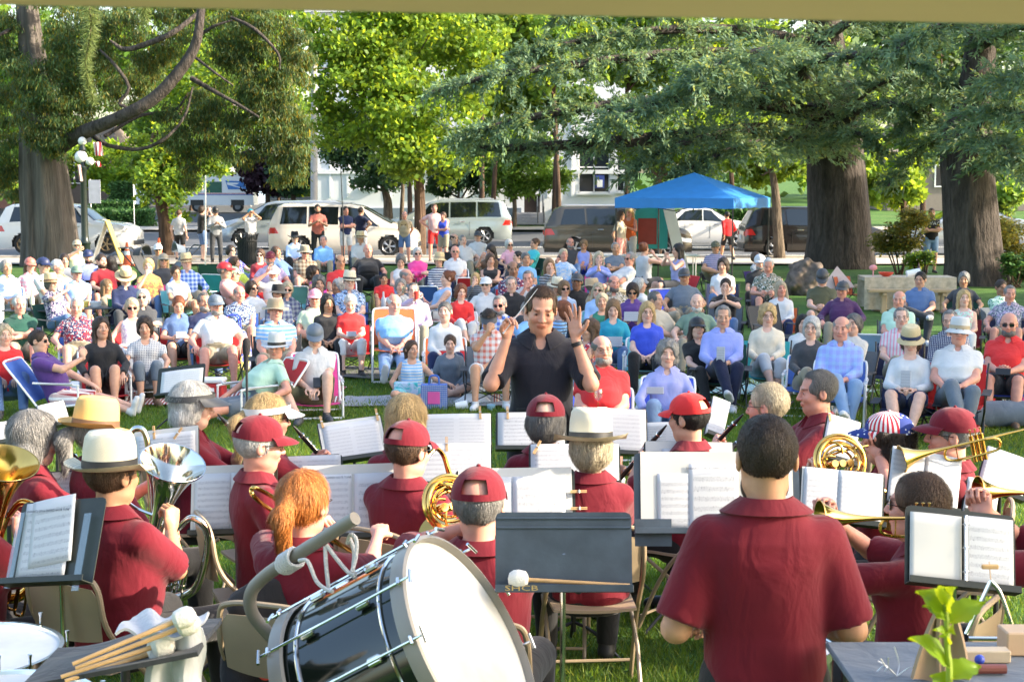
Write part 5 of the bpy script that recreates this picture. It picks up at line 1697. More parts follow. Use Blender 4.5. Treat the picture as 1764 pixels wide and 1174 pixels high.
def pin(M,lb):
 def f():
  g=G()
  g.box((-.0035,0,.01),(.0055,.009,.075),taper=.8);g.box((.0035,0,.01),(.0055,.009,.075),taper=.8)
  return g.mesh('clothespin')
 def sp():
  g=G();g.tube([(-.007,-.005,.012),(.007,-.005,.012)],.0035,6);return g.mesh('spring')
 o=link('clothespin',cached('pin',f),None,WOOD,None,M)
 tag(o,lb,'clothespin','clothespins holding the music')
 link('spring',cached('pinsp',sp),o,ALU)
STEEL=plain('beige_enamel',(.33,.25,.16),.42,bump=.03,vary=.1,spec=.6)
SEATV=plain('beige_seat',(.36,.27,.18),.5,vary=.1)
def steel_chair(x,y,yaw,label):
 root=empty('folding_chair',(x,y,0),yaw,1,label,'chair','beige steel folding chairs of the band')
 def back():
  g=G()
  def f(u,v):
   w=.205-.012*(1-v)
   cor=.05
   zz=.59+.21*v
   xx=(u-.5)*2*w
   if v>.72:xx*=1-.16*((v-.72)/.28)**2.2
   if v<.15:zz-=0
   return(xx,.245+.03*v-.028*(1-(2*u-1)**2)*-1-.03,zz+.02*(1-(2*u-1)**2)*(v*1.0)*.6-.015*(1-(2*u-1)**2)*(1-v))
  g.sheet(f,12,6,.004)
  return g.mesh('backrest')
 def seat():
  g=G();g.sheet(lambda u,v:((u-.5)*(.38+.03*(1-v)),-.20+.38*v,.445+.012*(2*u-1)**2-.02*max(0,.15-v)*4),8,8,.014);return g.mesh('seat')
 def frm():
  g=G()
  g.tube(bez([(-.225,-.19,.01),(-.222,-.02,.36),(-.216,.20,.62),(-.205,.245,.80),(-.15,.255,.845),(0,.262,.855),(.15,.255,.845),(.205,.245,.80),(.216,.20,.62),(.222,-.02,.36),(.225,-.19,.01)],60),.0115,8)
  for s in(-1,1):g.tube([(s*.205,-.17,.43),(s*.205,.12,.26),(s*.205,.27,.01)],.0105,8)
  g.tube([(-.2,.25,.06),(.2,.25,.06)],.008,6)
  g.tube([(-.22,-.17,.1),(.22,-.17,.1)],.008,6)
  return g.mesh('frame')
 link('backrest',cached('sc_b',back),root,STEEL)
 link('seat',cached('sc_s',seat),root,SEATV)
 link('frame',cached('sc_f',frm),root,STEEL)
 return root
BF=[(-.15,-.46,None),(.15,-.46,None)]
POSES['clar']=Pose(.50,3,[(-.02,-.40,.33),(.03,-.27,.44)],BF,ep=[(-.8,.0,-.8),(.8,.0,-.8)],hk=('fist','fist'),hdir=[(.7,-.5,.1),(-.7,-.4,.1)],hup=[(-.4,-.8,.3),(.4,-.8,.3)],head=(0,6,0))
POSES['flute']=POSES['clar']
POSES['tuba']=Pose(.50,2,[(.05,-.36,.36),(.16,-.26,.24)],BF,ep=[(-.5,-.3,-1),(.9,.2,-.6)],hk=('fist','fist'),hdir=[(.2,-.3,1),None],hup=[(-1,0,.3),None],head=(0,2,0))
POSES['sax']=Pose(.50,3,[(-.14,-.26,.16),(.02,-.28,.38)],BF,ep=[(-.8,.3,-.6),(.8,.0,-.8)],hk=('fist','fist'),head=(0,8,0))
POSES['tbone']=Pose(.50,2,[(-.06,-.50,.44),(.07,-.16,.55)],BF,ep=[(-.6,.0,-1),(.9,.0,-.5)],hk=('fist','fist'),head=(0,4,0))
POSES['horn']=Pose(.50,3,[(-.20,-.26,.28),(.10,-.32,.46)],BF,ep=[(-.8,.3,-.6),(.7,.0,-.9)],hk=('relax','fist'),hdir=[None,(-.2,-.1,1)],head=(0,2,0))
POSES['tpt']=Pose(.50,2,[(-.035,-.34,.57),(.04,-.33,.55)],BF,ep=[(-.9,.0,-.6),(.9,.0,-.6)],hk=('fist','fist'),hdir=[(.3,-.3,1),(-.3,-.3,1)],hup=[(-1,0,.2),(1,0,.2)])
POSES['drum']=Pose(.93,-3,[(-.19,-.25,.10),(.21,-.22,.12)],[(-.16,.0,None),(.17,.0,None)],ep=[(-.45,.5,-.9),(.45,.5,-.9)],hk=('fist','fist'),hdir=[(.3,-1,-.2),(-.4,-1,-.1)],hup=[(-.2,0,1),(.2,0,1)],head=(2,8,0))
POSES['conduct']=Pose(.93,-2,[(-.19,-.20,.515),(.195,-.20,.515)],[(-.13,.0,None),(.13,-.02,None)],ep=[(-.3,.1,-1),(.3,.1,-1)],hk=('pinch','open'),hdir=[(.12,-.1,1),(-.08,.05,1)],hup=[(-.5,.8,0),(.45,.8,0)],head=(6,17,3))
BAND=[]
def player(px,py,pose,sex,fx,fy,desc,chair=True,lod=2,sc=1.0,**kw):
 yaw=math.atan2(fx,-fy)
 kw.setdefault('topc','maroon');kw.setdefault('botc','black');kw.setdefault('bottom','trousers');kw.setdefault('neck','collar');kw.setdefault('top','camp')
 kw.setdefault('shoec','black');kw.setdefault('skin','r')
 P0=POSES[pose]
 if kw.get('head')is not None:
  import copy;P0=copy.copy(P0)
 x,y,yw=place_by_head(px,py,P0,sex,sc,yaw=yaw)
 o=person(x,y,yw,pose,sex,lod=lod,scale=sc,label=desc,group='musicians of the band',**kw)
 if chair and pose!='drum' and pose!='conduct':
  d=' '.join(desc.split()[:9])
  steel_chair(x+math.sin(yw)*-.03,y+math.cos(yw)*.03,yw,'beige steel folding chair under the '+d)
 return o,MT_((x,y,0))@MR_(yw,4,'Z')@Matrix.Scale(sc,4)
def inst(name,label,M,parts):
 root=bpy.data.objects.new(name,None)
 COL.objects.link(root)
 root.matrix_world=M
 root.empty_display_size=.1
 tag(root,label,name.replace('_',' '))
 for n,g,m in parts:g.build(n,m,root)
 return root
BLACKWOOD=plain('grenadilla',(.02,.018,.018),.3,vary=.1)
def clarinet(M,label,bell=(.03,-.50,.70),mouth=(0,-.13,1.12),mat=None,name='clarinet'):
 a,b=Vector(mouth),Vector(bell)
 d=(b-a).normalized();L=(b-a).length
 g=G();n=30
 g.tube([a+d*L*t for t in(0,.1,.14,.85,.9,.96,1.0)],[.004,.011,.0125,.0135,.016,.024,.031],16)
 k=G()
 o=d.orthogonal().normalized()
 up=(Vector((0,-1,.6))-d*Vector((0,-1,.6)).dot(d)).normalized()
 sd=d.cross(up)
 for t in(.13,.45,.52,.86):k.tube([a+d*L*t,a+d*(L*t+.008)],.0165,16)
 for i in range(11):
  t=.2+.055*i
  k.ball(a+d*L*t+up*.016,.007,8,s=(1,1,.5))
 for s in(-1,1):k.tube([a+d*L*.18+sd*.017*s+up*.006,a+d*L*.82+sd*.017*s+up*.006],.0022,6)
 for i in range(5):k.tube([a+d*L*(.25+i*.13)+sd*.017,a+d*L*(.27+i*.13)+sd*.026+up*.01],.003,6)
 return inst(name,label,M,[('body',g,mat or BLACKWOOD),('keys',k,CHROME)])
def bell_profile(r0,r1,L,n=14,p=3.2):
 return[(r0+(r1-r0)*(i/n)**p,L*i/n)for i in range(n+1)]
def along(a,d,up=(0,0,1)):
 q=Vector(d).to_track_quat('Z','Y').to_matrix().to_4x4()
 return MT_(Vector(a))@q
def tuba(label,bc,D,axis,R_=.14,mat=None,name='euphonium',s=1.0):
 mat=mat or BRASS
 bc=Vector(bc);ax=Vector(axis).normalized()
 root=bpy.data.objects.new(name,None);COL.objects.link(root);root.location=bc-ax*.45
 root.location.z=max(.3,root.location.z)
 o=root.location.copy()
 tag(root,label,name)
 g=G()
 Lb=.44*s
 pr=bell_profile(.03,R_,Lb,18,3.4)
 M=along(bc-ax*Lb-o,ax)
 g.lathe(pr+[(R_+.004,Lb+.001),(R_+.003,Lb-.006)]+[(r-.002,z)for r,z in pr[::-1]],40,M)
 g.build('bell',mat,root)
 sd=ax.cross(Vector((0,-1,.15))).normalized()
 if sd.x<0:sd=-sd
 b0=bc-ax*Lb-o
 g=G()
 w=.20*s
 path=[b0,b0-ax*.12,b0-ax*.20+sd*.06,b0-ax*.19+sd*.14,b0-ax*.08+sd*w,b0+ax*.14+sd*(w+.01),b0+ax*.26+sd*(w-.03),b0+ax*.28+sd*(w-.10),b0+ax*.2+sd*(w-.145)]
 C_=bez(path,54)
 g.tube(C_,list(np.interp(np.linspace(0,1,len(C_)),[0,.3,1],[.031,.024,.013])),14)
 g.build('bow',mat,root)
 g=G()
 fr=Vector((0,-.045,0))
 for k in range(4):
  p=b0+sd*(.075+.036*k)-ax*.10+fr
  g.tube([p,p+ax*.13],.0155,12)
  g.tube([p+ax*.13,p+ax*.155],.004,8)
  g.ball(p+ax*.158,.009,8,s=(1,1,.5))
  g.tube([p+ax*.03,p+ax*.034],.0185,12)
 g.build('valves',CHROME if mat is BRASS else mat,root)
 g=G()
 for k in range(4):
  a=b0+sd*(.05+.035*k)-ax*(.12)+fr*1.4
  g.tube(bez([a+ax*.02,a-ax*(.05+.02*k),a-ax*(.07+.02*k)+sd*.02,a-ax*(.05+.02*k)+sd*.04,a+sd*.04+ax*.02],18),.006,8)
 g.tube(bez([b0+ax*.2+sd*(w-.145),b0+ax*.10+sd*.05+fr,b0-ax*.02+sd*.06+fr],12),.009,8)
 g.build('slides',mat,root)
 g=G()
 m=b0+ax*.23-sd*.02
 g.tube(bez([m+sd*.01+fr*.5,m-sd*.09+fr*.2,m-sd*.17+ax*.03],12),[.008,.007,.0065,.0065,.006,.006,.006,.006,.0055,.0055,.009,.012,.013][:len(bez([m,m,m],12))]if False else.0065,8)
 g.build('leadpipe',mat,root)
 return root
def trumpet(label,bell_c,dirv,mat=None,L=.48,r=.062,name='trumpet'):
 mat=mat or BRASS
 bell_c=Vector(bell_c);d=Vector(dirv).normalized()
 root=bpy.data.objects.new(name,None);COL.objects.link(root);root.location=bell_c-d*L
 tag(root,label,name)
 o=Vector(root.location)
 g=G()
 pr=bell_profile(.006,r,L*.82,22,5.0)
 M=along(bell_c-d*L*.82-o,d)
 g.lathe(pr+[(r+.002,L*.82),(r+.001,L*.82-.004)]+[(q-.0012,z)for q,z in pr[::-1]],36,M)
 g.build('bell',mat,root)
 u=Vector((0,0,1));u=(u-d*u.dot(d)).normalized();sd=d.cross(u)
 a=bell_c-d*L*.82-o
 g=G()
 g.tube(bez([a,a-d*.05-u*.01,a-d*.065-u*.035,a-d*.05-u*.06,a-u*.065,a+d*.12-u*.068],30),.0062,10)
 g.tube(bez([a-d*.13+u*.0-u*.005+sd*.02,a+d*.14-u*.005+sd*.02,a+d*.185-u*.02+sd*.02,a+d*.185-u*.055+sd*.02,a+d*.14-u*.07+sd*.02,a+d*.06-u*.07+sd*.02],30),.006,10)
 for k in(.06,.14):g.tube([a+d*k,a+d*k-u*.068],.0025,6)
 g.tube([a-d*.13-u*.005+sd*.02,a-d*.19-u*.005+sd*.02],[.005,.0045],10)
 g.tube([a-d*.19-u*.005+sd*.02,a-d*.215-u*.005+sd*.02],[.006,.012],10)
 g.build('tubing',mat,root)
 g=G()
 for k in range(3):
  p=a+d*(.012+.024*k)+sd*.01
  g.tube([p-u*.095,p+u*.028],.0095,12)
  g.tube([p+u*.028,p+u*.05],.0028,6)
  g.ball(p+u*.053,.0075,8,s=(1,1,.5))
 g.build('valves',mat,root)
 return root
def french_horn(label,c,nrm,r=.135,mat=None,name='french_horn',bell_dir=None):
 mat=mat or BRASS
 root=bpy.data.objects.new(name,None);COL.objects.link(root);root.location=c
 tag(root,label,'french horn')
 q=Vector(nrm).to_track_quat('Z','Y').to_matrix().to_4x4()
 g=G()
 for k,(rr,w,zz)in enumerate([(r,.0105,0),(r*.93,.008,.012),(r*.84,.007,-.008),(r*.72,.0065,.010),(r*.56,.006,-.004)]):
  pts=[(math.cos(a)*rr,math.sin(a)*rr*(1-.05*k),zz+.006*math.sin(a*2+k))for a in[2*PI*i/44 for i in range(44)]]
  g.tube(pts,w,9,M=q,closed=True)
 for k in range(5):
  a=k*1.25
  g.tube(bez([(math.cos(a)*r*.3,math.sin(a)*r*.3,.015),(math.cos(a+.3)*r*.6,math.sin(a+.3)*r*.6,.02),(math.cos(a+.7)*r*.85,math.sin(a+.7)*r*.85,0)],10),.0055,8,M=q)
 g.build('coils',mat,root)
 g=G()
 for k in range(3):
  g.tube([(-.04+.04*k,-.01,-.02),(-.04+.04*k,-.01,.03)],.017,14,M=q)
 g.build('valves',mat,root)
 g=G()
 pr=bell_profile(.012,r*1.05,.30,18,3.6)
 bd=Vector(bell_dir or(.3,.6,-.3)).normalized()
 M=along(q.to_3x3()@Vector((r*.8,-r*.5,0)),bd)
 g.lathe(pr+[(a_-.0015,z)for a_,z in pr[::-1]],36,M)
 g.build('bell',mat,root)
 return root
def sax(label,M,mat=None):
 mat=mat or BRASS
 g=G()
 C_=bez([(0,-.135,1.12),(-.0,-.20,1.15),(-.01,-.245,1.11),(-.03,-.26,1.03)],20)
 g.tube(C_,list(np.linspace(.007,.013,len(C_))),12)
 n=G()
 body=bez([(-.03,-.26,1.03),(-.08,-.27,.80),(-.13,-.27,.56),(-.15,-.28,.47),(-.15,-.33,.43),(-.13,-.38,.47),(-.11,-.40,.58),(-.10,-.42,.68)],50)
 m=len(body)
 n.tube(body,list(np.interp(np.linspace(0,1,m),[0,.6,.85,.95,1],[.014,.03,.042,.058,.075])),20,cap=False)
 k=G()
 for i in range(9):
  p=body[4+i*3]
  k.tube([p+Vector((.03,-.02,0)),p+Vector((.034,-.028,.0))],.014+.001*i,10)
 k.tube([body[3]+Vector((.03,-.012,0)),body[30]+Vector((.045,-.01,0))],.003,6)
 k.tube([body[3]+Vector((-.02,-.02,0)),body[30]+Vector((-.035,-.03,0))],.003,6)
 return inst('saxophone',label,M,[('neck',g,mat),('body',n,mat),('keys',k,mat)])
o,M=player(60,757,'clar','f',.85,.5,'grey-bobbed woman in maroon shirt playing an oboe at the left edge',hair='bob',hairc='hgrey',skin='c',sc=.99)
clarinet(M,'black oboe held by the grey-bobbed woman at left',name='oboe')
o,M=player(168,748,'sax','m',.7,.6,'grey-haired man in tan felt hat and maroon shirt with a ponytail',hair='pony',hairc='hgrey',hat='panama',hatc='goldstraw',bandc='brown',glasses='y',sc=1.0)
g=G()
g.tube(bez([at_y(219,775,7.0),at_y(222,752,7.0),at_y(233,738,7.0),at_y(247,741,7.0),at_y(254,762,7.0),at_y(257,800,7.0),at_y(262,900,7.0)],34),.014,12)
o=g.build('bassoon_crook',SILVER)
tag(o,'curved silver neck pipe of a low reed instrument before the man in the tan hat','instrument')
player_o,M3=player(194,820,'tuba','m',.55,.85,'man in open-weave white hat with black band playing a silver euphonium',hair='short',hairc='hbrown',hat='panama',hatc='palestraw',bandc='black',glasses='y',skin='t',girth=.04,sc=1.02)
tuba('silver and red-lit euphonium held by the man in the white hat',at_y(298,796,6.55),6.5,(.30,-.36,.88),.142,SILVER,s=1.2)
player(-75,835,'tuba','m',.5,.85,'man in maroon shirt playing a brass euphonium, half outside the left edge',hair='short',hairc='hgrey',sc=1.0)
tuba('lacquered brass euphonium at the left edge',at_y(6,796,6.1),6.1,(.25,-.30,.9),.14,BRASS)
o,M=player(332,700,'clar','f',.9,.1,'white-haired woman in dark visor and maroon shirt playing a clarinet',hair='bob',hairc='hwhite',hat='visor',hatc='charcoal',skin='c',sc=.98)
clarinet(M,'black and silver clarinet of the woman in the dark visor')
o,M=player(462,722,'clar','f',.8,.5,'blonde woman in white visor and maroon shirt playing a clarinet',hair='pony',hairc='hblond',hat='visor',hatc='white',glasses='sun',skin='r',sc=1.0)
clarinet(M,'black clarinet of the blonde woman in the white visor')
o,M=player(447,768,'sax','m',.9,.35,'white-haired man in maroon cap behind the left music stand',hair='short',hairc='hwhite',hat='bandcap',hatc='maroon',glasses='y',skin='r',sc=1.0)
o,M=player(700,727,'clar','f',.05,1,'blonde woman with straight bob and maroon shirt seen from behind',hair='bob',hairc='hblond',sc=1.0)
o,M=player(703,778,'sax','m',.55,.8,'man in maroon cap playing a tenor saxophone',hair='short',hairc='hbrown',hat='bandcap',hatc='maroon',glasses='sun',sc=1.0)
sax('brass tenor saxophone of the man in the maroon cap',M)
o,M=player(524,870,'tbone','f',.35,.9,'red-haired woman with ponytail and maroon shirt playing a trombone',hair='pony',hairc='hred',glasses='sun',skin='r',sc=1.0)
g=G();g2=G()
D=5.75
g.tube(bez([at_y(520,905,5.9),at_y(470,880,D),at_y(440,857,D-.1),at_y(433,843,D-.1),at_y(443,841,D-.1),at_y(480,862,D),at_y(540,905,5.95),at_y(640,972,6.6)],50),.0085,10)
r_=empty('trombone',at_y(520,900,5.95),0,1,'brass trombone with its tuning loop over the red-haired player\'s left shoulder','trombone')
for v in g.V:v-=Vector(r_.location)
g.build('tuning_slide',BRASS,r_)
g2 .tube([at_y(560,925,6.1),at_y(668,985,6.9)],.007,8);g2 .tube([at_y(556,938,6.1),at_y(664,998,6.9)],.007,8)
for v in g2 .V:v-=Vector(r_.location)
g2 .build('hand_slide',BRASS,r_)
o,M=player(940,727,'clar','f',.05,1,'grey-haired player in maroon cap right behind the conductor\'s feet',hair='mid',hairc='hdgrey',hat='bandcap',hatc='maroon',skin='c',sc=1.0)
o,M=player(1017,770,'clar','f',-.08,1,'grey-blonde player in wide white straw hat with black band seen from behind',hair='mid',hairc='hgblond',hat='panama',hatc='palestraw',bandc='black',sc=1.0,girth=.04)
o,M=player(825,872,'tbone','m',.12,1,'grey-haired man in bright maroon cap seen from behind in the nearest row',hair='short',hairc='hgrey',hat='bandcap',hatc='maroon',girth=.04,sc=1.03)
french_horn('brass french horn at the left side of the man in the bright maroon cap',at_y(775,868,5.75),(.5,-.8,.3),.11,bell_dir=(-.3,.6,-.4))
o,M=player(1186,722,'clar','m',-.75,.6,'dark-haired man in bright red cap',hair='short',hairc='hblack',hat='bandcap',hatc='bred',skin='b',sc=.98)
clarinet(M,'black clarinet of the man in the bright red cap')
o,M=player(1322,702,'clar','m',-.8,.45,'sandy-haired man with glasses beyond the standing drummer',hair='short',hairc='hgblond',glasses='y',skin='r',sc=1.0)
clarinet(M,'black clarinet of the sandy-haired man with glasses')
o,M=player(1408,677,'clar','m',-.9,-.05,'grey-brown-haired man in profile playing a clarinet at right',hair='recede',hairc='hdgrey',skin='r',sc=1.0)
clarinet(M,'black clarinet held low by the grey-brown-haired man in profile',bell=(.03,-.52,.84))
o,M=player(1527,757,'horn','f',-.9,.2,'dark-haired woman in stars and stripes cap playing a french horn',hair='curly',hairc='hdark',hat='flagcap',hatc='white',skin='b',sc=.97)
french_horn('brass french horn of the woman in the stars and stripes cap',at_y(1447,795,6.95),(.25,-.9,.3),.125,bell_dir=(.6,.3,-.5))
g=G();g.tube(bez([at_y(1495,767,7.05),at_y(1450,777,7.0),at_y(1415,790,6.95)],16),[.008]+[.0055]*16 if False else.0058,8)
tag(g.build('mouthpipe',BRASS),'long brass mouthpipe in front of the woman in the stars and stripes cap','mouthpipe')
o,M=player(1638,752,'tpt','m',-.9,.25,'man in maroon cap and dark glasses playing a trumpet at right',hair='crop',hairc='hgrey',hat='bandcap',hatc='maroon',glasses='y',skin='r',sc=1.0)
trumpet('brass trumpet of the man in the maroon cap at right',at_y(1553,790,6.75),(-.95,-.05,-.22))
o,M=player(1580,875,'tpt','f',-.8,.5,'brown-haired player bent behind the black binder stand',hair='short',hairc='hbrown',skin='r',sc=1.0,glasses='sun')
trumpet('large brass trumpet pointing left beside the drummer\'s arm',at_y(1412,893,5.35),(-.97,-.12,.02),L=.52,r=.066)
o,M=player(1850,860,'tpt','m',-.8,.5,'trumpet player just outside the right edge',hair='short',hairc='hgrey',sc=1.0)
trumpet('matte brass flugelhorn entering from the right edge',at_y(1684,846,6.0),(-.98,-.1,.05),L=.5,r=.062,name='flugelhorn')
drummer,MD=player(1320,793,'drum','m',.03,1,'bearded young man with cropped dark hair in maroon shirt standing at the snare drum',hair='crop',hairc='hdark',beard='hdark',skin='t',girth=.045,sc=.985)
conductor,MC=player(932,535,'conduct','m',-.03,-1,'conductor in black short-sleeved shirt with both hands raised and a white baton',hair='recede',hairc='hbrown',topc='inkblack',skin=(.60,.31,.21),girth=.02,sc=1.035)
g=G()
g.tube(bez([(.235+.0,-.0,0),(.24,.04,.0)],3),.001,3)if False else None
J=skeleton(POSES['conduct'],'m')
w=J['W'][1];e=J['E'][1];dd=(w-e).normalized()
g=G();g.tube([w-dd*.035,w-dd*.012],.0335,20)
g.build('watch_strap',BLACKM,conductor)
g=G()
for i in range(5):g.ball((.004+0*i,-.128-.002*i,1.36-.085*i),.0055,8)
g.build('shirt_buttons',BLACKM,conductor)
g=G()
hand_l=at_y(873,566,MC.translation.y-.26)
tip=at_y(926,497,MC.translation.y-.30)
g.tube([hand_l-(tip-hand_l)*.12,hand_l,tip],[.006,.0028,.0016],8)
o=g.build('baton',WHITEP);tag(o,'thin white baton in the conductor\'s raised hand','baton')
r_,M,W,H=music_stand(96,932,455,168,142,-28,9,'black music stand with clear arms at the lower left edge',STANDBLACK,26,[(-.12,.02,.58,.92,1.5,0,'printed page titled Variants on a Shaped Note Tune at the left edge'),(-.05,.12,.5,.8,7,SHEETS[3],'tilted page behind the titled page at the left edge')],pole='chrome')
text_part(r_,'VARIANTS ON A SHAPED NOTE TUNE',.0125,(0,0,0),(0,0,0),INK,'title',.0002,M=MT_(r_.location).inverted()@M@MT_((-.12*W,-.019,.36*H))@MR_(R(90),4,'X'))
for xx,tz in((-.44,0),(.36,-.02)):
 g=G();g.box((xx*W,-.016,-.03+tz),(.034,.003,H*.9))
 g.build('clear_arm',CLEAR,r_,M=MT_(r_.location).inverted()@M)
music_stand(92,714,250,46,44,25,10,'small music stand on the grass at upper left',pages=[(0,0,.92,.9,0,1,'page on the small stand at upper left')],tilt=30)
music_stand(4,745,300,40,40,15,6,'music stand cut by the left edge',pages=[(0,0,.92,.9,0,1,'page on the stand cut by the left edge')])
music_stand(311,655,178,84,52,-12,9,'black stand with a wide binder of lyrics near the lounging man',pages=[(.03,-.06,.88,.8,0,2,'two ruled pages in the binder near the lounging man')],tilt=35,lip=True)
music_stand(286,770,318,118,66,-10,8,'music stand with two clothespins before the clarinets',board=(0,0,.98,.96,'cream card board on the stand with two clothespins'),pages=[(0,-.05,.9,.8,0,1,'pages on the stand with two clothespins')],clips=[(-.17,.36,4,'clothespin standing upright, left of two on the stand before the clarinets'),(.18,.28,-38,'slanted clothespin, right of two on the stand before the clarinets')])
music_stand(80,850,360,136,76,3,2,'music stand behind the left-edge stand',pages=[(0,0,.95,.92,0,1,'wide double page behind the left-edge stand')])
r_,M,W,H=music_stand(403,860,372,152,116,-4,3,'large music stand with double page and olive card',STANDBLACK,20,board=(-.02,.02,.96,.98,'cream board on the stand with the olive card'),pages=[(-.24,-.04,.44,.86,0,0,'left page on the stand with the olive card'),(.2,-.04,.46,.86,0,3,'right page on the stand with the olive card')],pole='chrome')
g=G();g.box((.34*W,-.022,-.33*H),(.29*W,.003,.33*H));o=g.build('business_card',GREENCARD,None,M=M);tag(o,'olive-green printed card at the corner of the left music stand','card')
text_part(o,'jw pepper'.replace('jw pepper','pepper'),.022,(.34*W,-.025,-.27*H),(R(90),0,0),CARD,'lettering')
music_stand(525,815,335,132,62,-2,3,'music stand with a black binder clip behind the red-haired player',pages=[(0,0,.96,.94,0,1,'pages behind the red-haired player')])
r_,M,W,H=music_stand(611,864,378,196,122,-2,2.4,'wide music stand with double page before the red-haired player',STANDBLACK,20,board=(0,.03,.94,.99,'cream board on the wide stand before the red-haired player'),pages=[(-.24,-.04,.43,.86,0,0,'left page, Variants on a Shaped Note Tune, before the red-haired player'),(.22,-.04,.44,.86,0,3,'right page before the red-haired player')],pole='chrome')
text_part(r_,'VARIANTS ON A SHAPED NOTE TUNE',.013,(0,0,0),(0,0,0),INK,'title',.0002,M=MT_(r_.location).inverted()@M@MT_((-.24*W,-.017,.34*H))@MR_(R(90),4,'X'))
music_stand(608,757,300,112,72,14,6,'music stand with two clothespins left of the blonde player',tilt=30,board=(0,0,.96,.97,'pale board left of the blonde player'),pages=[(0,-.04,.86,.88,0,2,'ruled double page left of the blonde player')],clips=[(-.42,.46,4,'clothespin at the left corner of the stand beside the blonde player'),(.43,.46,0,'clothespin at the right corner of the stand beside the blonde player')])
music_stand(786,745,305,124,66,0,1,'music stand right of the blonde player with one clothespin',pages=[(0,0,.97,.96,0,2,'double page right of the blonde player')],clips=[(.34,.46,3,'clothespin on the stand right of the blonde player'),(-.42,.46,3,'clothespin just right of the blonde hair')])
music_stand(770,800,345,156,74,0,1,'music stand in front of the saxophone player',pages=[(0,0,.98,.96,0,1,'double page in front of the saxophone player')],clips=[(.0,.42,2,'clothespin on the stand in front of the saxophone player')])
r_,M,W,H=music_stand(888,870,385,210,124,0,1,'wide music stand with three clothespins on its right side',STANDBLACK,20,board=(0,.02,.95,.99,'pale board with three clothespins'),pages=[(-.22,-.04,.42,.86,0,0,'left page on the stand with three clothespins'),(.2,-.04,.44,.86,0,3,'right page on the stand with three clothespins')])
for k,(zz,rr_)in enumerate([(.17,90),(-.06,90),(-.26,102)]):
 pin(M@MT_((.51*W,-.012,zz*H))@MR_(R(rr_),4,'Y'),['top','middle','lowest'][k]+' of the three clothespins at the stand\'s right edge')
music_stand(915,742,305,124,66,0,0,'music stand behind the grey-haired player in the maroon cap',pages=[(0,0,.94,.94,0,0,'pages behind the grey-haired player in the maroon cap')],clips=[(-.33,.42,2,'clothespin above the stand left of the grey-haired maroon cap')])
music_stand(990,800,350,160,72,0,0,'music stand before the player in the wide white hat',pages=[(0,0,.96,.96,0,1,'pages before the player in the wide white hat')],clips=[(-.42,.36,-28,'slanted clothespin left of the wide white hat')])
music_stand(1050,742,300,134,80,10,-4,'music stand right of the wide white hat',pages=[(0,0,.96,.96,0,2,'overlit pages right of the wide white hat')])
music_stand(1150,752,290,80,52,-14,4,'small music stand left of the bright red cap',pages=[(0,0,.96,.96,0,2,'tilted bright pages left of the red cap')])
music_stand(1187,788,330,158,56,0,-1,'music stand with three crossed clothespins',board=(0,0,.96,.97,'white board with three crossed clothespins'),pages=[(0,-.1,.6,.7,0,2,'page with three crossed clothespins')],clips=[(-.16,.22,-42,'left slanted clothespin of the crossed three'),(-.05,.34,3,'upright clothespin of the crossed three'),(.16,.22,42,'right slanted clothespin of the crossed three')])
r_,M,W,H=music_stand(1235,848,420,290,136,0,0,'big grey-blue music stand with long cream board before the drummer',STANDBLUE,14,board=(.0,.04,.92,.95,'long cream board before the drummer'),pages=[(-.24,-.12,.24,.72,0,3,'half hidden page on the left of the long board'),(-.02,-.14,.30,1.0,0,3,'page titled Variants on a Shaped Note Tune before the drummer'),(.34,-.06,.22,.8,0,0,'page seen past the drummer\'s ear')])
text_part(r_,'VARIANTS ON A SHAPED NOTE TUNE',.0135,(0,0,0),(0,0,0),INK,'title',.0002,M=MT_(r_.location).inverted()@M@MT_((-.02*W,-.024,.30*H))@MR_(R(90),4,'X'))
g=G();g.box((-.39*W,-.02,-.50*H),(.22*W,.006,.34*H));g.build('page_shelf',STANDBLUE,r_,M=MT_(r_.location).inverted()@M)
music_stand(1236,720,290,34,72,20,-24,'narrow tilted music stand right of the bright red cap',tilt=24,pages=[(0,0,.94,.96,0,2,'narrow tilted page right of the bright red cap')])
music_stand(1450,855,395,150,92,0,-6,'music stand behind the large trumpet bell',pages=[(-.2,0,.5,.96,0,0,'left page behind the large trumpet bell'),(.2,0,.5,.96,0,2,'right overlit page behind the large trumpet bell')],board=(0,0,.95,.97,'pale board behind the large trumpet bell'))
music_stand(1448,757,330,62,80,10,-18,'tilted music stand behind the french horn',pages=[(0,0,.95,.95,0,2,'bright page behind the french horn')],clips=[(-.45,.42,20,'clothespin at the upper left of the page behind the horn'),(.45,.0,80,'clothespin at the right edge of the page behind the horn')])
music_stand(1592,826,385,126,98,4,-12,'music stand with brightly lit pages right of the stars and stripes cap',pages=[(-.24,0,.5,.96,0,2,'left sunlit page right of the stars and stripes cap'),(.24,0,.5,.96,0,2,'right sunlit page right of the stars and stripes cap')])
r_,M,W,H=music_stand(1655,945,500,196,132,4,-7,'black music stand holding an open ring binder at lower right',STANDBLACK,24,pages=[(-.23,-.04,.47,.9,0,CARD,'blank left page of the open ring binder'),(.25,-.02,.44,.9,0,3,'annotated right page of the open ring binder')],pole='chrome')
g=G();g.tube([(0.012,-.016,-.46*H),(0.012,-.016,.42*H)],.006,8)
for zz in(-.3,0,.3):g.tube([(0.012+.012*math.cos(a),-.02-.012*math.sin(a),zz*H)for a in[PI*k/8 for k in range(9)]],.0018,6)
o=g.build('binder_rings',CHROME,None,M=M);tag(o,'steel ring mechanism between the binder pages at lower right','binder rings')
music_stand(1730,815,350,84,76,0,-20,'tilted music stand at the right edge',pages=[(0,0,.95,.95,0,2,'bright page at the right edge')])
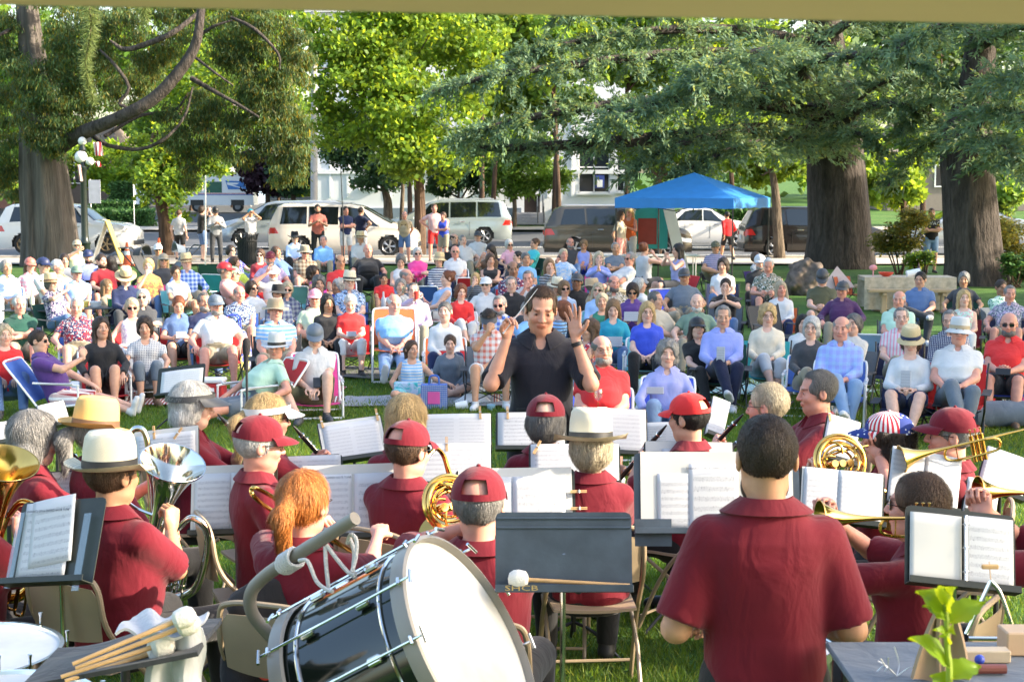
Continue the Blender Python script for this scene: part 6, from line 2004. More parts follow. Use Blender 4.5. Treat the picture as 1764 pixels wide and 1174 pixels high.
music_stand(1690,858,372,60,66,0,-14,'music stand just behind the flugelhorn bell',pages=[(0,0,.95,.95,0,2,'bright page behind the flugelhorn bell')])
r_,M,W,H=music_stand(971,949,530,240,134,0,0,'large grey-blue music stand with a mallet on its ledge',STANDBLUE,16,ribs=True,pole='chrome')
text_part(r_,'SHCB',.030,(0,0,0),(0,0,0),GOLDINK,'lettering',.0004,sx=1,M=MT_(r_.location).inverted()@M@MT_((-.31*W,-.0545,-.5*H+.008))@MR_(R(90),4,'X')@Matrix.Diagonal((1.5,.8,1,1)))
def mallet(a,b,r,label,M=None,head=None):
 a,b=Vector(a),Vector(b)
 g=G();g.tube([a,b],[.0075,.0055],10)
 o=g.build('mallet',WOOD,None,M=M)
 tag(o,label,'mallet','drum mallets')
 d=(a-b).normalized()
 g=G();g.lathe([(.001,-.034),(.5*r,-.031),(.88*r,-.022),(r,0),(.93*r,.018),(.6*r,.031),(.001,.035)],20,along(a+d*.02,d))
 g.build('felt_head',plain('white_felt',(.78,.76,.7),.95,bump=.4,bscale=120),o)
 return o
mallet((-.13,-.034,-.36*H),(.215,-.034,-.43*H),.032,'long bass drum mallet lying on the grey-blue stand ledge',M)
SHELL=plain('black_lacquer_shell',(.008,.012,.009),.10,vary=.1,spec=.8)
HEADW=plain('drum_head',(.70,.69,.66),.5,vary=.10,vscale=7)
HOOP=plain('grey_hoop',(.28,.255,.225),.35,vary=.1)
def bass_drum():
 ax=Vector((.825,-.246,.505)).normalized()
 c=at_y(805,1110,4.55)
 Rd,Ld=.345,.47
 M=along(c,ax)
 root=bpy.data.objects.new('bass_drum',None);COL.objects.link(root);root.matrix_world=M
 tag(root,'large black bass drum with white head and chrome rods, tilted in its cradle','bass drum')
 g=G();g.lathe([(Rd-.004,-Ld),(Rd,-Ld),(Rd,-.01),(Rd-.004,-.01)],72);g.build('shell',SHELL,root)
 for z,n in((-.004,'front'),(-Ld+.0,'rear')):
  sgn=1 if n=='front' else-1
  g=G();g.lathe([(.001,z+.004*sgn),(Rd*.5,z+.004*sgn),(Rd+.006,z+.003*sgn)],72);g.build('drum_head',HEADW,root)
  g=G();g.lathe([(Rd+.004,z-.022),(Rd+.020,z-.022),(Rd+.022,z),(Rd+.020,z+.026),(Rd+.008,z+.030),(Rd+.004,z+.022),(Rd+.004,z-.022)],72);g.build('hoop',HOOP,root)
  g=G();g.tube([((Rd+.003)*math.cos(a),(Rd+.003)*math.sin(a),z-sgn*.075)for a in[2*PI*k/72 for k in range(72)]],.0065,8,closed=True);g.build('chrome_ring',CHROME,root)
 n=12
 for k in range(n):
  a=2*PI*(k+.35)/n
  e=Vector((math.cos(a),math.sin(a),0));tn=Vector((-math.sin(a),math.cos(a),0))
  g=G();g.tube([e*(Rd+.026)+Vector((0,0,.045)),e*(Rd+.024)+Vector((0,0,-Ld-.045))],.0045,8)
  for s_ in(1,-1):
   z=.052 if s_>0 else-Ld-.052
   g.tube([e*(Rd+.026)+tn*.026+Vector((0,0,z)),e*(Rd+.026)-tn*.026+Vector((0,0,z))],.0055,8)
  g.build('tension_rod',CHROME,root)
  for z in(-.13,-Ld+.13):
   g=G();g.rbox(e*(Rd+.014),(.02,.028,.05),.006,M=MT_((0,0,z))@MT_(e*(Rd+.014))@MR_(a,4,'Z')@MT_(-(e*(Rd+.014))))
   g.build('lug',CHROME,root)
  for z in(.012,-Ld-.012):
   g=G();g.rbox((0,0,0),(.03,.03,.012),.004,M=MT_(e*(Rd+.022)+Vector((0,0,z)))@MR_(a,4,'Z'))
   g.build('claw',CHROME,root)
 return root,M
bd,MBD=bass_drum()
CRADLE=plain('taupe_tube',(.22,.195,.165),.4,vary=.12,spec=.5)
cr=empty('drum_cradle',at_y(470,1100,4.85)*Vector((1,1,0)).x if False else(at_y(520,1100,4.85).x,4.85,0),0,1,'bent taupe tube cradle with white rope that carries the bass drum','drum stand')
o3=Vector(cr.location)
g=G()
g.tube([p-o3 for p in bez([at_y(612,892,4.55),at_y(560,924,4.62),at_y(500,962,4.7),at_y(455,993,4.76),at_y(432,1022,4.78),at_y(436,1058,4.8),at_y(470,1100,4.82),at_y(520,1165,4.85),at_y(590,1240,4.9)],60)],.0215,14)
g.build('tube_frame',CRADLE,cr)
g=G()
for x_,y_ in((.35,-.35),(.35,.3),(-.3,-.3),(-.3,.3)):
 g.tube([Vector((.15,0,.42)),Vector((x_,y_,.01))],.016,10)
g.tube([Vector((-.35,0,.42)),Vector((.75,0,.42))],.022,12)
g.build('leg_frame',CRADLE,cr)
g=G()
ROPE=plain('white_rope',(.62,.6,.58),.9,bump=.8,bscale=160)
kn=at_y(499,966,4.69)-o3
tv=(at_y(560,924,4.62)-at_y(500,962,4.7)).normalized()
for k in range(6):
 cc=kn+tv*(k-2.5)*.011
 u1=tv.orthogonal().normalized();u2=tv.cross(u1)
 g.tube([cc+(u1*math.cos(a)+u2*math.sin(a))*.031+tv*.006*math.sin(a*2)for a in[2*PI*i/14 for i in range(14)]],.0062,7,closed=True)
for path in([(515,965),(530,966),(545,1000),(562,1014),(573,1018)],[(560,940),(562,975),(566,1012)],[(562,938),(580,962),(600,985),(612,990)],[(602,925),(610,950),(608,985),(612,995)],[(598,935),(604,920),(614,930),(613,960),(606,985)]):
 g.tube(bez([at_y(a,b,4.62-.02*i)-o3 for i,(a,b)in enumerate(path)],18),.0065,7)
g.build('rope',ROPE,cr)
def kettledrum(cx,cy,D,Rk,label,z=None):
 P=at_y(cx,cy,D)
 root=empty('kettledrum',(P.x,P.y,0),0,1,label,'drum','kettledrums at the lower left')
 z=P.z
 g=G();g.lathe([(.001,z),(Rk*.6,z),(Rk,z-.002)],64);g.build('drum_head',HEADW,root)
 g=G();g.lathe([(Rk-.006,z-.002),(Rk-.003,z+.008),(Rk+.012,z+.008),(Rk+.014,z-.03),(Rk+.004,z-.03)],64);g.build('hoop',CHROME,root)
 g=G();g.lathe([(Rk,z-.02),(Rk*.97,z-.15),(Rk*.8,z-.34),(Rk*.45,z-.46),(.02,z-.5)],48);g.build('bowl',plain('copper_bowl',(.4,.17,.09),.3,1.0),root)
 for k in range(8):
  a=2*PI*(k+.3)/8
  e=Vector((math.cos(a),math.sin(a),0))*(Rk+.022)
  g=G();g.tube([e+Vector((0,0,z+.05)),e+Vector((0,0,z+.035)),e+Vector((0,0,z-.16))],[.008,.005,.005],8)
  g.build('tuning_screw',CHROME,root)
 g=G()
 for k in range(3):
  a=2*PI*k/3+.5
  g.tube([(math.cos(a)*Rk*.6,math.sin(a)*Rk*.6,z-.4),(math.cos(a)*Rk*.9,math.sin(a)*Rk*.9,.02)],.013,8)
 g.build('legs',BLACKM,root)
kettledrum(-72,1122,5.0,.335,'white-headed kettledrum under the left music stand')
kettledrum(-20,1215,4.25,.30,'second white-headed drum at the bottom left corner')
tr=empty('mallet_tray',(at_y(200,1120,4.3).x,4.3,0),0,1,'black cloth covered mallet tray beside the kettledrum','tray')
P1=at_y(215,1118,4.3)-Vector(tr.location)
g=G();g.sheet(lambda u,v:P1+Vector(((u-.5)*.50,(v-.5)*.36,.10*(u-.5)+.012*math.sin(7*u)*math.sin(5*v)-.0*v)),16,12,.014);g.build('cloth_top',cloth('plain'),tr,CC['charcoal'])
g=G();g.tube([(P1 .x,0,P1 .z-.03),(P1 .x,0,.2)],.014,10)
for k in range(3):g.tube([(P1 .x,0,.25),(P1 .x+.3*math.cos(k*2.1),.3*math.sin(k*2.1),.01)],.011,8)
g.build('tray_stand',BLACKM,tr)
P2=at_y(292,1112,4.22)
g=G()
g.sheet(lambda u,v:P2+Vector((-.05+.15*u+.01*math.sin(9*v),-.03*math.sin(u*11)*(.3+v)-.12*u*0-.03,.06+.03*math.sin(PI*u)-.30*v)),22,14,.008)
g.sheet(lambda u,v:P2+Vector((-.14+.22*u,-.06+.2*v+.02*math.sin(u*8),.055+.012*math.sin(u*14+v*5))),18,8,.008)
o=g.build('towel',cloth('plain'),None,CC['ltgrey']);tag(o,'pale grey towel draped over the end of the mallet tray','towel')
for k,(a,b,lab)in enumerate([((305,1068),(125,1143),'upper white-headed mallet on the tray'),((312,1080),(130,1150),'second white-headed mallet behind the towel'),((268,1112),(105,1165),'fluffy white mallet lying across the tray'),((262,1124),(112,1172),'lowest fluffy mallet on the tray')]):
 mallet(at_y(a[0],a[1],4.12+.03*k),at_y(b[0],b[1],4.02+.03*k),.030 if k<2 else.042,lab)
P=at_y(1345,1112,4.85)
sn=empty('snare_drum',(P.x,P.y,0),0,1,'white-headed snare drum in front of the standing drummer','snare drum')
g=G();g.lathe([(.001,P.z),(.17,P.z)],48);g.build('drum_head',HEADW,sn)
g=G();g.lathe([(.168,P.z+.004),(.176,P.z+.006),(.178,P.z-.02),(.172,P.z-.02)],48);g.lathe([(.172,P.z-.13),(.178,P.z-.13),(.178,P.z-.155),(.17,P.z-.155)],48);g.build('rims',CHROME,sn)
g=G();g.lathe([(.172,P.z-.01),(.172,P.z-.15),(.001,P.z-.15)],48);g.build('shell',CHROME,sn)
g=G()
for k in range(3):g.tube([(0,0,P.z-.2),(.14*math.cos(k*2.1),.14*math.sin(k*2.1),P.z-.16)],.008,8);g.tube([(0,0,.35),(.3*math.cos(k*2.1),.3*math.sin(k*2.1),.01)],.009,8)
g.tube([(0,0,P.z-.2),(0,0,.2)],.012,8);g.build('stand',CHROME,sn)
PT=at_y(1620,1150,4.0)
tb=empty('percussion_table',(PT.x+.12,PT.y,0),0,1,'low table with grey cloth carrying small percussion at lower right','table')
g=G();g.rbox((0,0,PT.z),(.78,.42,.02),.004);g.build('tabletop',cloth('plain'),tb,CC['slate'])
for sx in(-1,1):
 for sy in(-1,1):
  g=G();g.tube([(sx*.34,sy*.17,PT.z-.02),(sx*.34,sy*.17,.01)],.012,8);g.build('leg',BLACKM,tb)
zt=PT.z+.012
def on_table(px,py):return at_z(px,py,zt)
p=on_table(1690,1138);g=G();g.rbox((p.x,p.y,zt+.018),(.15,.045,.034),.003,rot=None);tag(g.build('wood_block',plain('pine_block',(.62,.48,.32),.6,bump=.1)),'flat pale wood block on the percussion table','wood block')
p=on_table(1757,1125);g=G();g.rbox((p.x,p.y+.02,zt+.033),(.09,.09,.066),.004);tag(g.build('wood_box',plain('box_wood',(.6,.4,.24),.55,bump=.1)),'square wooden box at the right edge of the percussion table','box')
p=on_table(1700,1160);g=G();g.tube([(p.x-.06,p.y,zt+.014),(p.x+.05,p.y,zt+.014)],.013,10);tag(g.build('claves',plain('rosewood',(.25,.07,.05),.4)),'dark red wooden stick beside the flat wood block','clave')
for(a,b,lab)in((1592,1660,'left upright wooden clapper behind the plant'),(1640,1660,'right upright wooden clapper behind the plant')):
 p=on_table(a,1168)
 g=G()
 M_=MT_((p.x,p.y,zt))@MR_(R(12 if a<1600 else-8),4,'Y')
 g.sheet(lambda u,v:((u-.5)*.075*(1-.55*v*v),-.03+.02*math.sin(PI*u),v*.19),8,10,.010,M=M_)
 tag(g.build('wooden_clapper',plain('clapper_wood',(.38,.26,.17),.5)),lab,'clapper')
tri=at_y(1705,1050,4.35)
g=G()
g.tube(bez([(.0,0,.088),(.03,0,.05),(.072,0,-.06),(.078,0,-.078),(.062,0,-.086),(-.06,0,-.086)],30),.0062,10)
g.tube([(-.068,0,-.072),(-.0,0,.088)],.0062,10)
for v in g.V:v+=tri
o=g.build('triangle',CHROME);tag(o,'steel triangle hanging under the binder stand','triangle')
g=G();g.tube([tri+Vector((0,0,.09)),tri+Vector((.0,.02,.14))],.0015,5);g.rbox(tri+Vector((0,.01,.128)),(.05,.012,.014),.003);g.build('holder',WOOD,o)
p=on_table(1545,1166)
g=G()
for k in range(7):
 a=rnd.uniform(0,6.28);g.tube(bez([(p.x,p.y,zt+.004),(p.x+.03*math.cos(a),p.y+.03*math.sin(a),zt+.03),(p.x+.05*math.cos(a+.4),p.y+.04*math.sin(a),zt+.012+.01*k)],8),.0018,5)
tag(g.build('wire_brush',ALU),'thin steel wire brush on the corner of the percussion table','wire brush')
p=on_table(1683,1150);g=G();g.ball((p.x,p.y-.02,zt+.03),.014,12);ob=g.build('bead_stick',plain('blue_bead',(.04,.08,.5),.3));tag(ob,'small stick with a blue bead head beside the clappers','bead stick')
g=G();g.tube([(p.x,p.y-.02,zt+.02),(p.x,p.y-.03,zt)],.003,6);g.build('stick',WHITEP,ob)
def plant():
 D=2.7
 b=at_y(1632,1230,D)
 root=empty('potted_plant',(b.x,b.y,0),0,1,'bright yellow-green leafy shoot rising in the lower right corner','plant')
 o3=Vector(root.location)
 LM=leaf_material('basil_leaves',(.22,.36,.02),.5,(.55,.62,.02),.4)
 g=G();st=bez([Vector((.0,0,.55)),at_y(1634,1240,D)-o3,at_y(1632,1120,D)-o3,at_y(1630,1060,D)-o3,at_y(1628,1040,D)-o3],20)
 g.tube(st,list(np.linspace(.0075,.004,len(st))),8);g.build('stem',plain('green_stem',(.3,.4,.05),.5),root)
 g=G();g.lathe([(.001,.42),(.085,.42),(.11,.64),(.117,.64),(.117,.66),(.10,.66),(.09,.62),(.001,.62)],32);g.build('pot',plain('terracotta',(.4,.17,.09),.8),root)
 g=G();g.tube([(0,0,.42),(0,0,0.0)],.09,16);g.build('plinth',plain('post_wood',(.2,.15,.1),.7),root)
 leaves=[((1630,1062),(1575,1020),.030),((1632,1048),(1650,1010),.030),((1634,1075),(1698,1040),.026),((1630,1100),(1648,1095),.024),((1632,1070),(1588,1045),.022),((1632,1150),(1562,1100),.032),((1634,1170),(1690,1150),.026),((1628,1040),(1618,1015),.016),((1632,1190),(1600,1165),.024),((1632,1110),(1605,1085),.018)]
 for i,(a,c,w)in enumerate(leaves):
  A=at_y(a[0],a[1],D)-o3;C_=at_y(c[0],c[1],D+.02*(-1)**i)-o3
  d=C_-A;up=Vector((0,-.5,1));sd=d.cross(up).normalized();nn=sd.cross(d).normalized()
  gg=G()
  gg.sheet(lambda u,v:A+d*v+sd*((u-.5)*2*w*math.sin(PI*min(1,v*1.02)**.8)*(1+.12*math.sin(v*22)))+nn*(.25*abs(u-.5)*w*2+.012*math.sin(PI*v)),6,12)
  me=gg.mesh('leaf')
  ca=me.color_attributes.new('tint','FLOAT_COLOR','POINT');ca.data.foreach_set('color',[1.0]*(4*len(me.vertices)))
  link('leaf',me,root,LM)
plant()
g=G()
a,b=at_y(-200,3,1.9),at_y(1964,44,1.9)
g.add([a,b,b+Vector((0,0,.5)),a+Vector((0,0,.5)),a+Vector((0,.012,0)),b+Vector((0,.012,0)),b+Vector((0,.012,.5)),a+Vector((0,.012,.5))],[(0,1,2,3),(5,4,7,6),(4,5,1,0),(3,2,6,7),(0,3,7,4),(1,5,6,2)])
o=g.build('bandstand_roof_beam',plain('tan_paint',(.66,.49,.33),.6,vary=.03));o['kind']='structure'
g=G()
g.box((0,-1.2,3.45),(9,6.0,.12))
o=g.build('bandstand_roof',plain('roof_boards',(.35,.3,.22),.7));o['kind']='structure'
for(x,y)in((4.3,1.6),(-4.3,1.6)):
 g=G();g.box((x,y,1.7),(.14,.14,3.4));o=g.build('bandstand_post',plain('tan_paint',(.66,.49,.33),.6));o['kind']='structure'
# CHAIRS
def chair_camp(x,y,yaw,col,label,frame='dark',scale=1.0,h=1.0):
 root=empty('camp_chair',(x,y,0),yaw,scale,label,'chair','folding chairs on the lawn')
 root.scale=(scale,scale,scale*h)
 fm=BLACKM if frame=='dark' else ALU
 def seat():
  g=G();g.sheet(lambda u,v:((u-.5)*.52,-.27+.5*v,.40-.035*math.sin(PI*u)-.03*v),8,4,.006);return g.mesh('seat')
 def back():
  g=G();g.sheet(lambda u,v:((u-.5)*.54,.20+.14*v+.05*math.sin(PI*u)*(1-.3*v),.36+.52*v),10,6,.006);return g.mesh('backrest')
 def arms():
  g=G()
  g.sheet(lambda u,v:((u-.5)*.085,-.29+.45*v,.585-.012*math.sin(PI*v)),3,5,.008)
  return g.mesh('armrest')
 def frm():
  g=G()
  for s in(-1,1):
   g.tube([(s*.30,-.29,.58),(s*.30,-.29,.40),(s*.24,.24,.01)],.010,6)
   g.tube([(s*.29,-.30,.01),(s*.27,.20,.37),(s*.29,.36,.90)],.010,6)
   g.tube([(s*.30,.16,.58),(s*.27,.2,.37)],.008,6)
  g.tube([(-.29,-.30,.02),(.27,-.27,.38)],.009,6)
  g.tube([(.29,-.30,.02),(-.27,-.285,.38)],.009,6)
  g.tube([(-.24,.24,.02),(.27,.215,.36)],.009,6)
  g.tube([(.24,.24,.02),(-.27,.225,.36)],.009,6)
  return g.mesh('frame')
 c=CC[col]if isinstance(col,str)else col
 link('seat',cached('cc_s',seat),root,FABRIC,c)
 link('backrest',cached('cc_b',back),root,FABRIC,c)
 for sg in(-1,1):link('armrest',cached('cc_a',arms),root,FABRIC,CC['charcoal'],MT_((sg*.30,0,0)))
 link('frame',cached('cc_f',frm),root,fm)
 return root
def chair_lawn(x,y,yaw,col,label,low=False,scale=1.0,frame='white',h=1.0):
 root=empty('lawn_chair',(x,y,0),yaw,scale,label,'chair','folding chairs on the lawn')
 root.scale=(scale,scale,scale*h)
 sz=.17 if low else.40
 bt=(.64 if low else.84)
 ln=.34 if low else.26
 k='l' if low else 'h'
 def seat():
  g=G();g.sheet(lambda u,v:((u-.5)*.50,-.26+.48*v,sz-.02*math.sin(PI*u)-.05*v*(1 if low else.4)),6,4,.006);return g.mesh('seat')
 def back():
  g=G();g.sheet(lambda u,v:((u-.5)*(.50-.05*max(0,v-.8)*5*0),.21+ln*v+.04*math.sin(PI*u)*(1-v),sz+.02+(bt-sz-.03)*v),8,6,.006);return g.mesh('backrest')
 def frm():
  g=G()
  g.tube(bez([(-.265,.17,sz-.04),(-.265,.21+ln*.5,sz+(bt-sz)*.5),(-.262,.21+ln*.93,bt-.05),(-.22,.22+ln,bt),(0,.22+ln,bt+.005),(.22,.22+ln,bt),(.262,.21+ln*.93,bt-.05),(.265,.21+ln*.5,sz+(bt-sz)*.5),(.265,.17,sz-.04)],40),.0125,8)
  for s in(-1,1):
   ah=sz+.22
   g.tube(bez([(s*.275,-.29,.012),(s*.275,-.29,ah-.04),(s*.275,-.25,ah),(s*.275,.22,ah+.02)],18),.0125,8)
   g.tube([(s*.27,-.27,sz),(s*.27,.24,sz-(.06 if low else.02))],.0125,8)
   g.tube([(s*.27,.05,sz),(s*.27,.33,.012)],.0125,8)
  g.tube([(-.275,-.29,.015),(.275,-.29,.015)],.0125,8)
  g.tube([(-.27,.33,.015),(.27,.33,.015)],.0125,8)
  return g.mesh('frame')
 def arms():
  g=G()
  g.rbox((0,-.04,sz+.235),(.045,.40,.018),.006)
  return g.mesh('armrest')
 c=CC[col]if isinstance(col,str)else col
 link('seat',cached('lc_s'+k,seat),root,FABRIC,c)
 link('backrest',cached('lc_b'+k,back),root,FABRIC,c)
 for sg in(-1,1):link('armrest',cached('lc_a'+k,arms),root,GLOSS,CC['ltgrey'],MT_((sg*.275,0,0)))
 link('frame',cached('lc_f'+k,frm),root,WHITEP if frame=='white' else ALU)
 return root
CNAME=dict(white='white',black='black',charcoal='charcoal',navy='navy',blue='blue',royal='royal blue',red='red',bred='bright red',orange='orange-red',teal='teal',turq='turquoise',aqua='aqua',dkgreen='dark green',green='green',sky='sky blue',hotpink='hot pink',grey='grey',maroon='maroon',slate='slate grey',ltblue='light blue',ltgrey='light grey')
REG={1:(0,400,3.67),2:(350,380,3.4525),3:(700,380,3.4525),4:(1050,380,3.4525),5:(1400,400,3.668)}
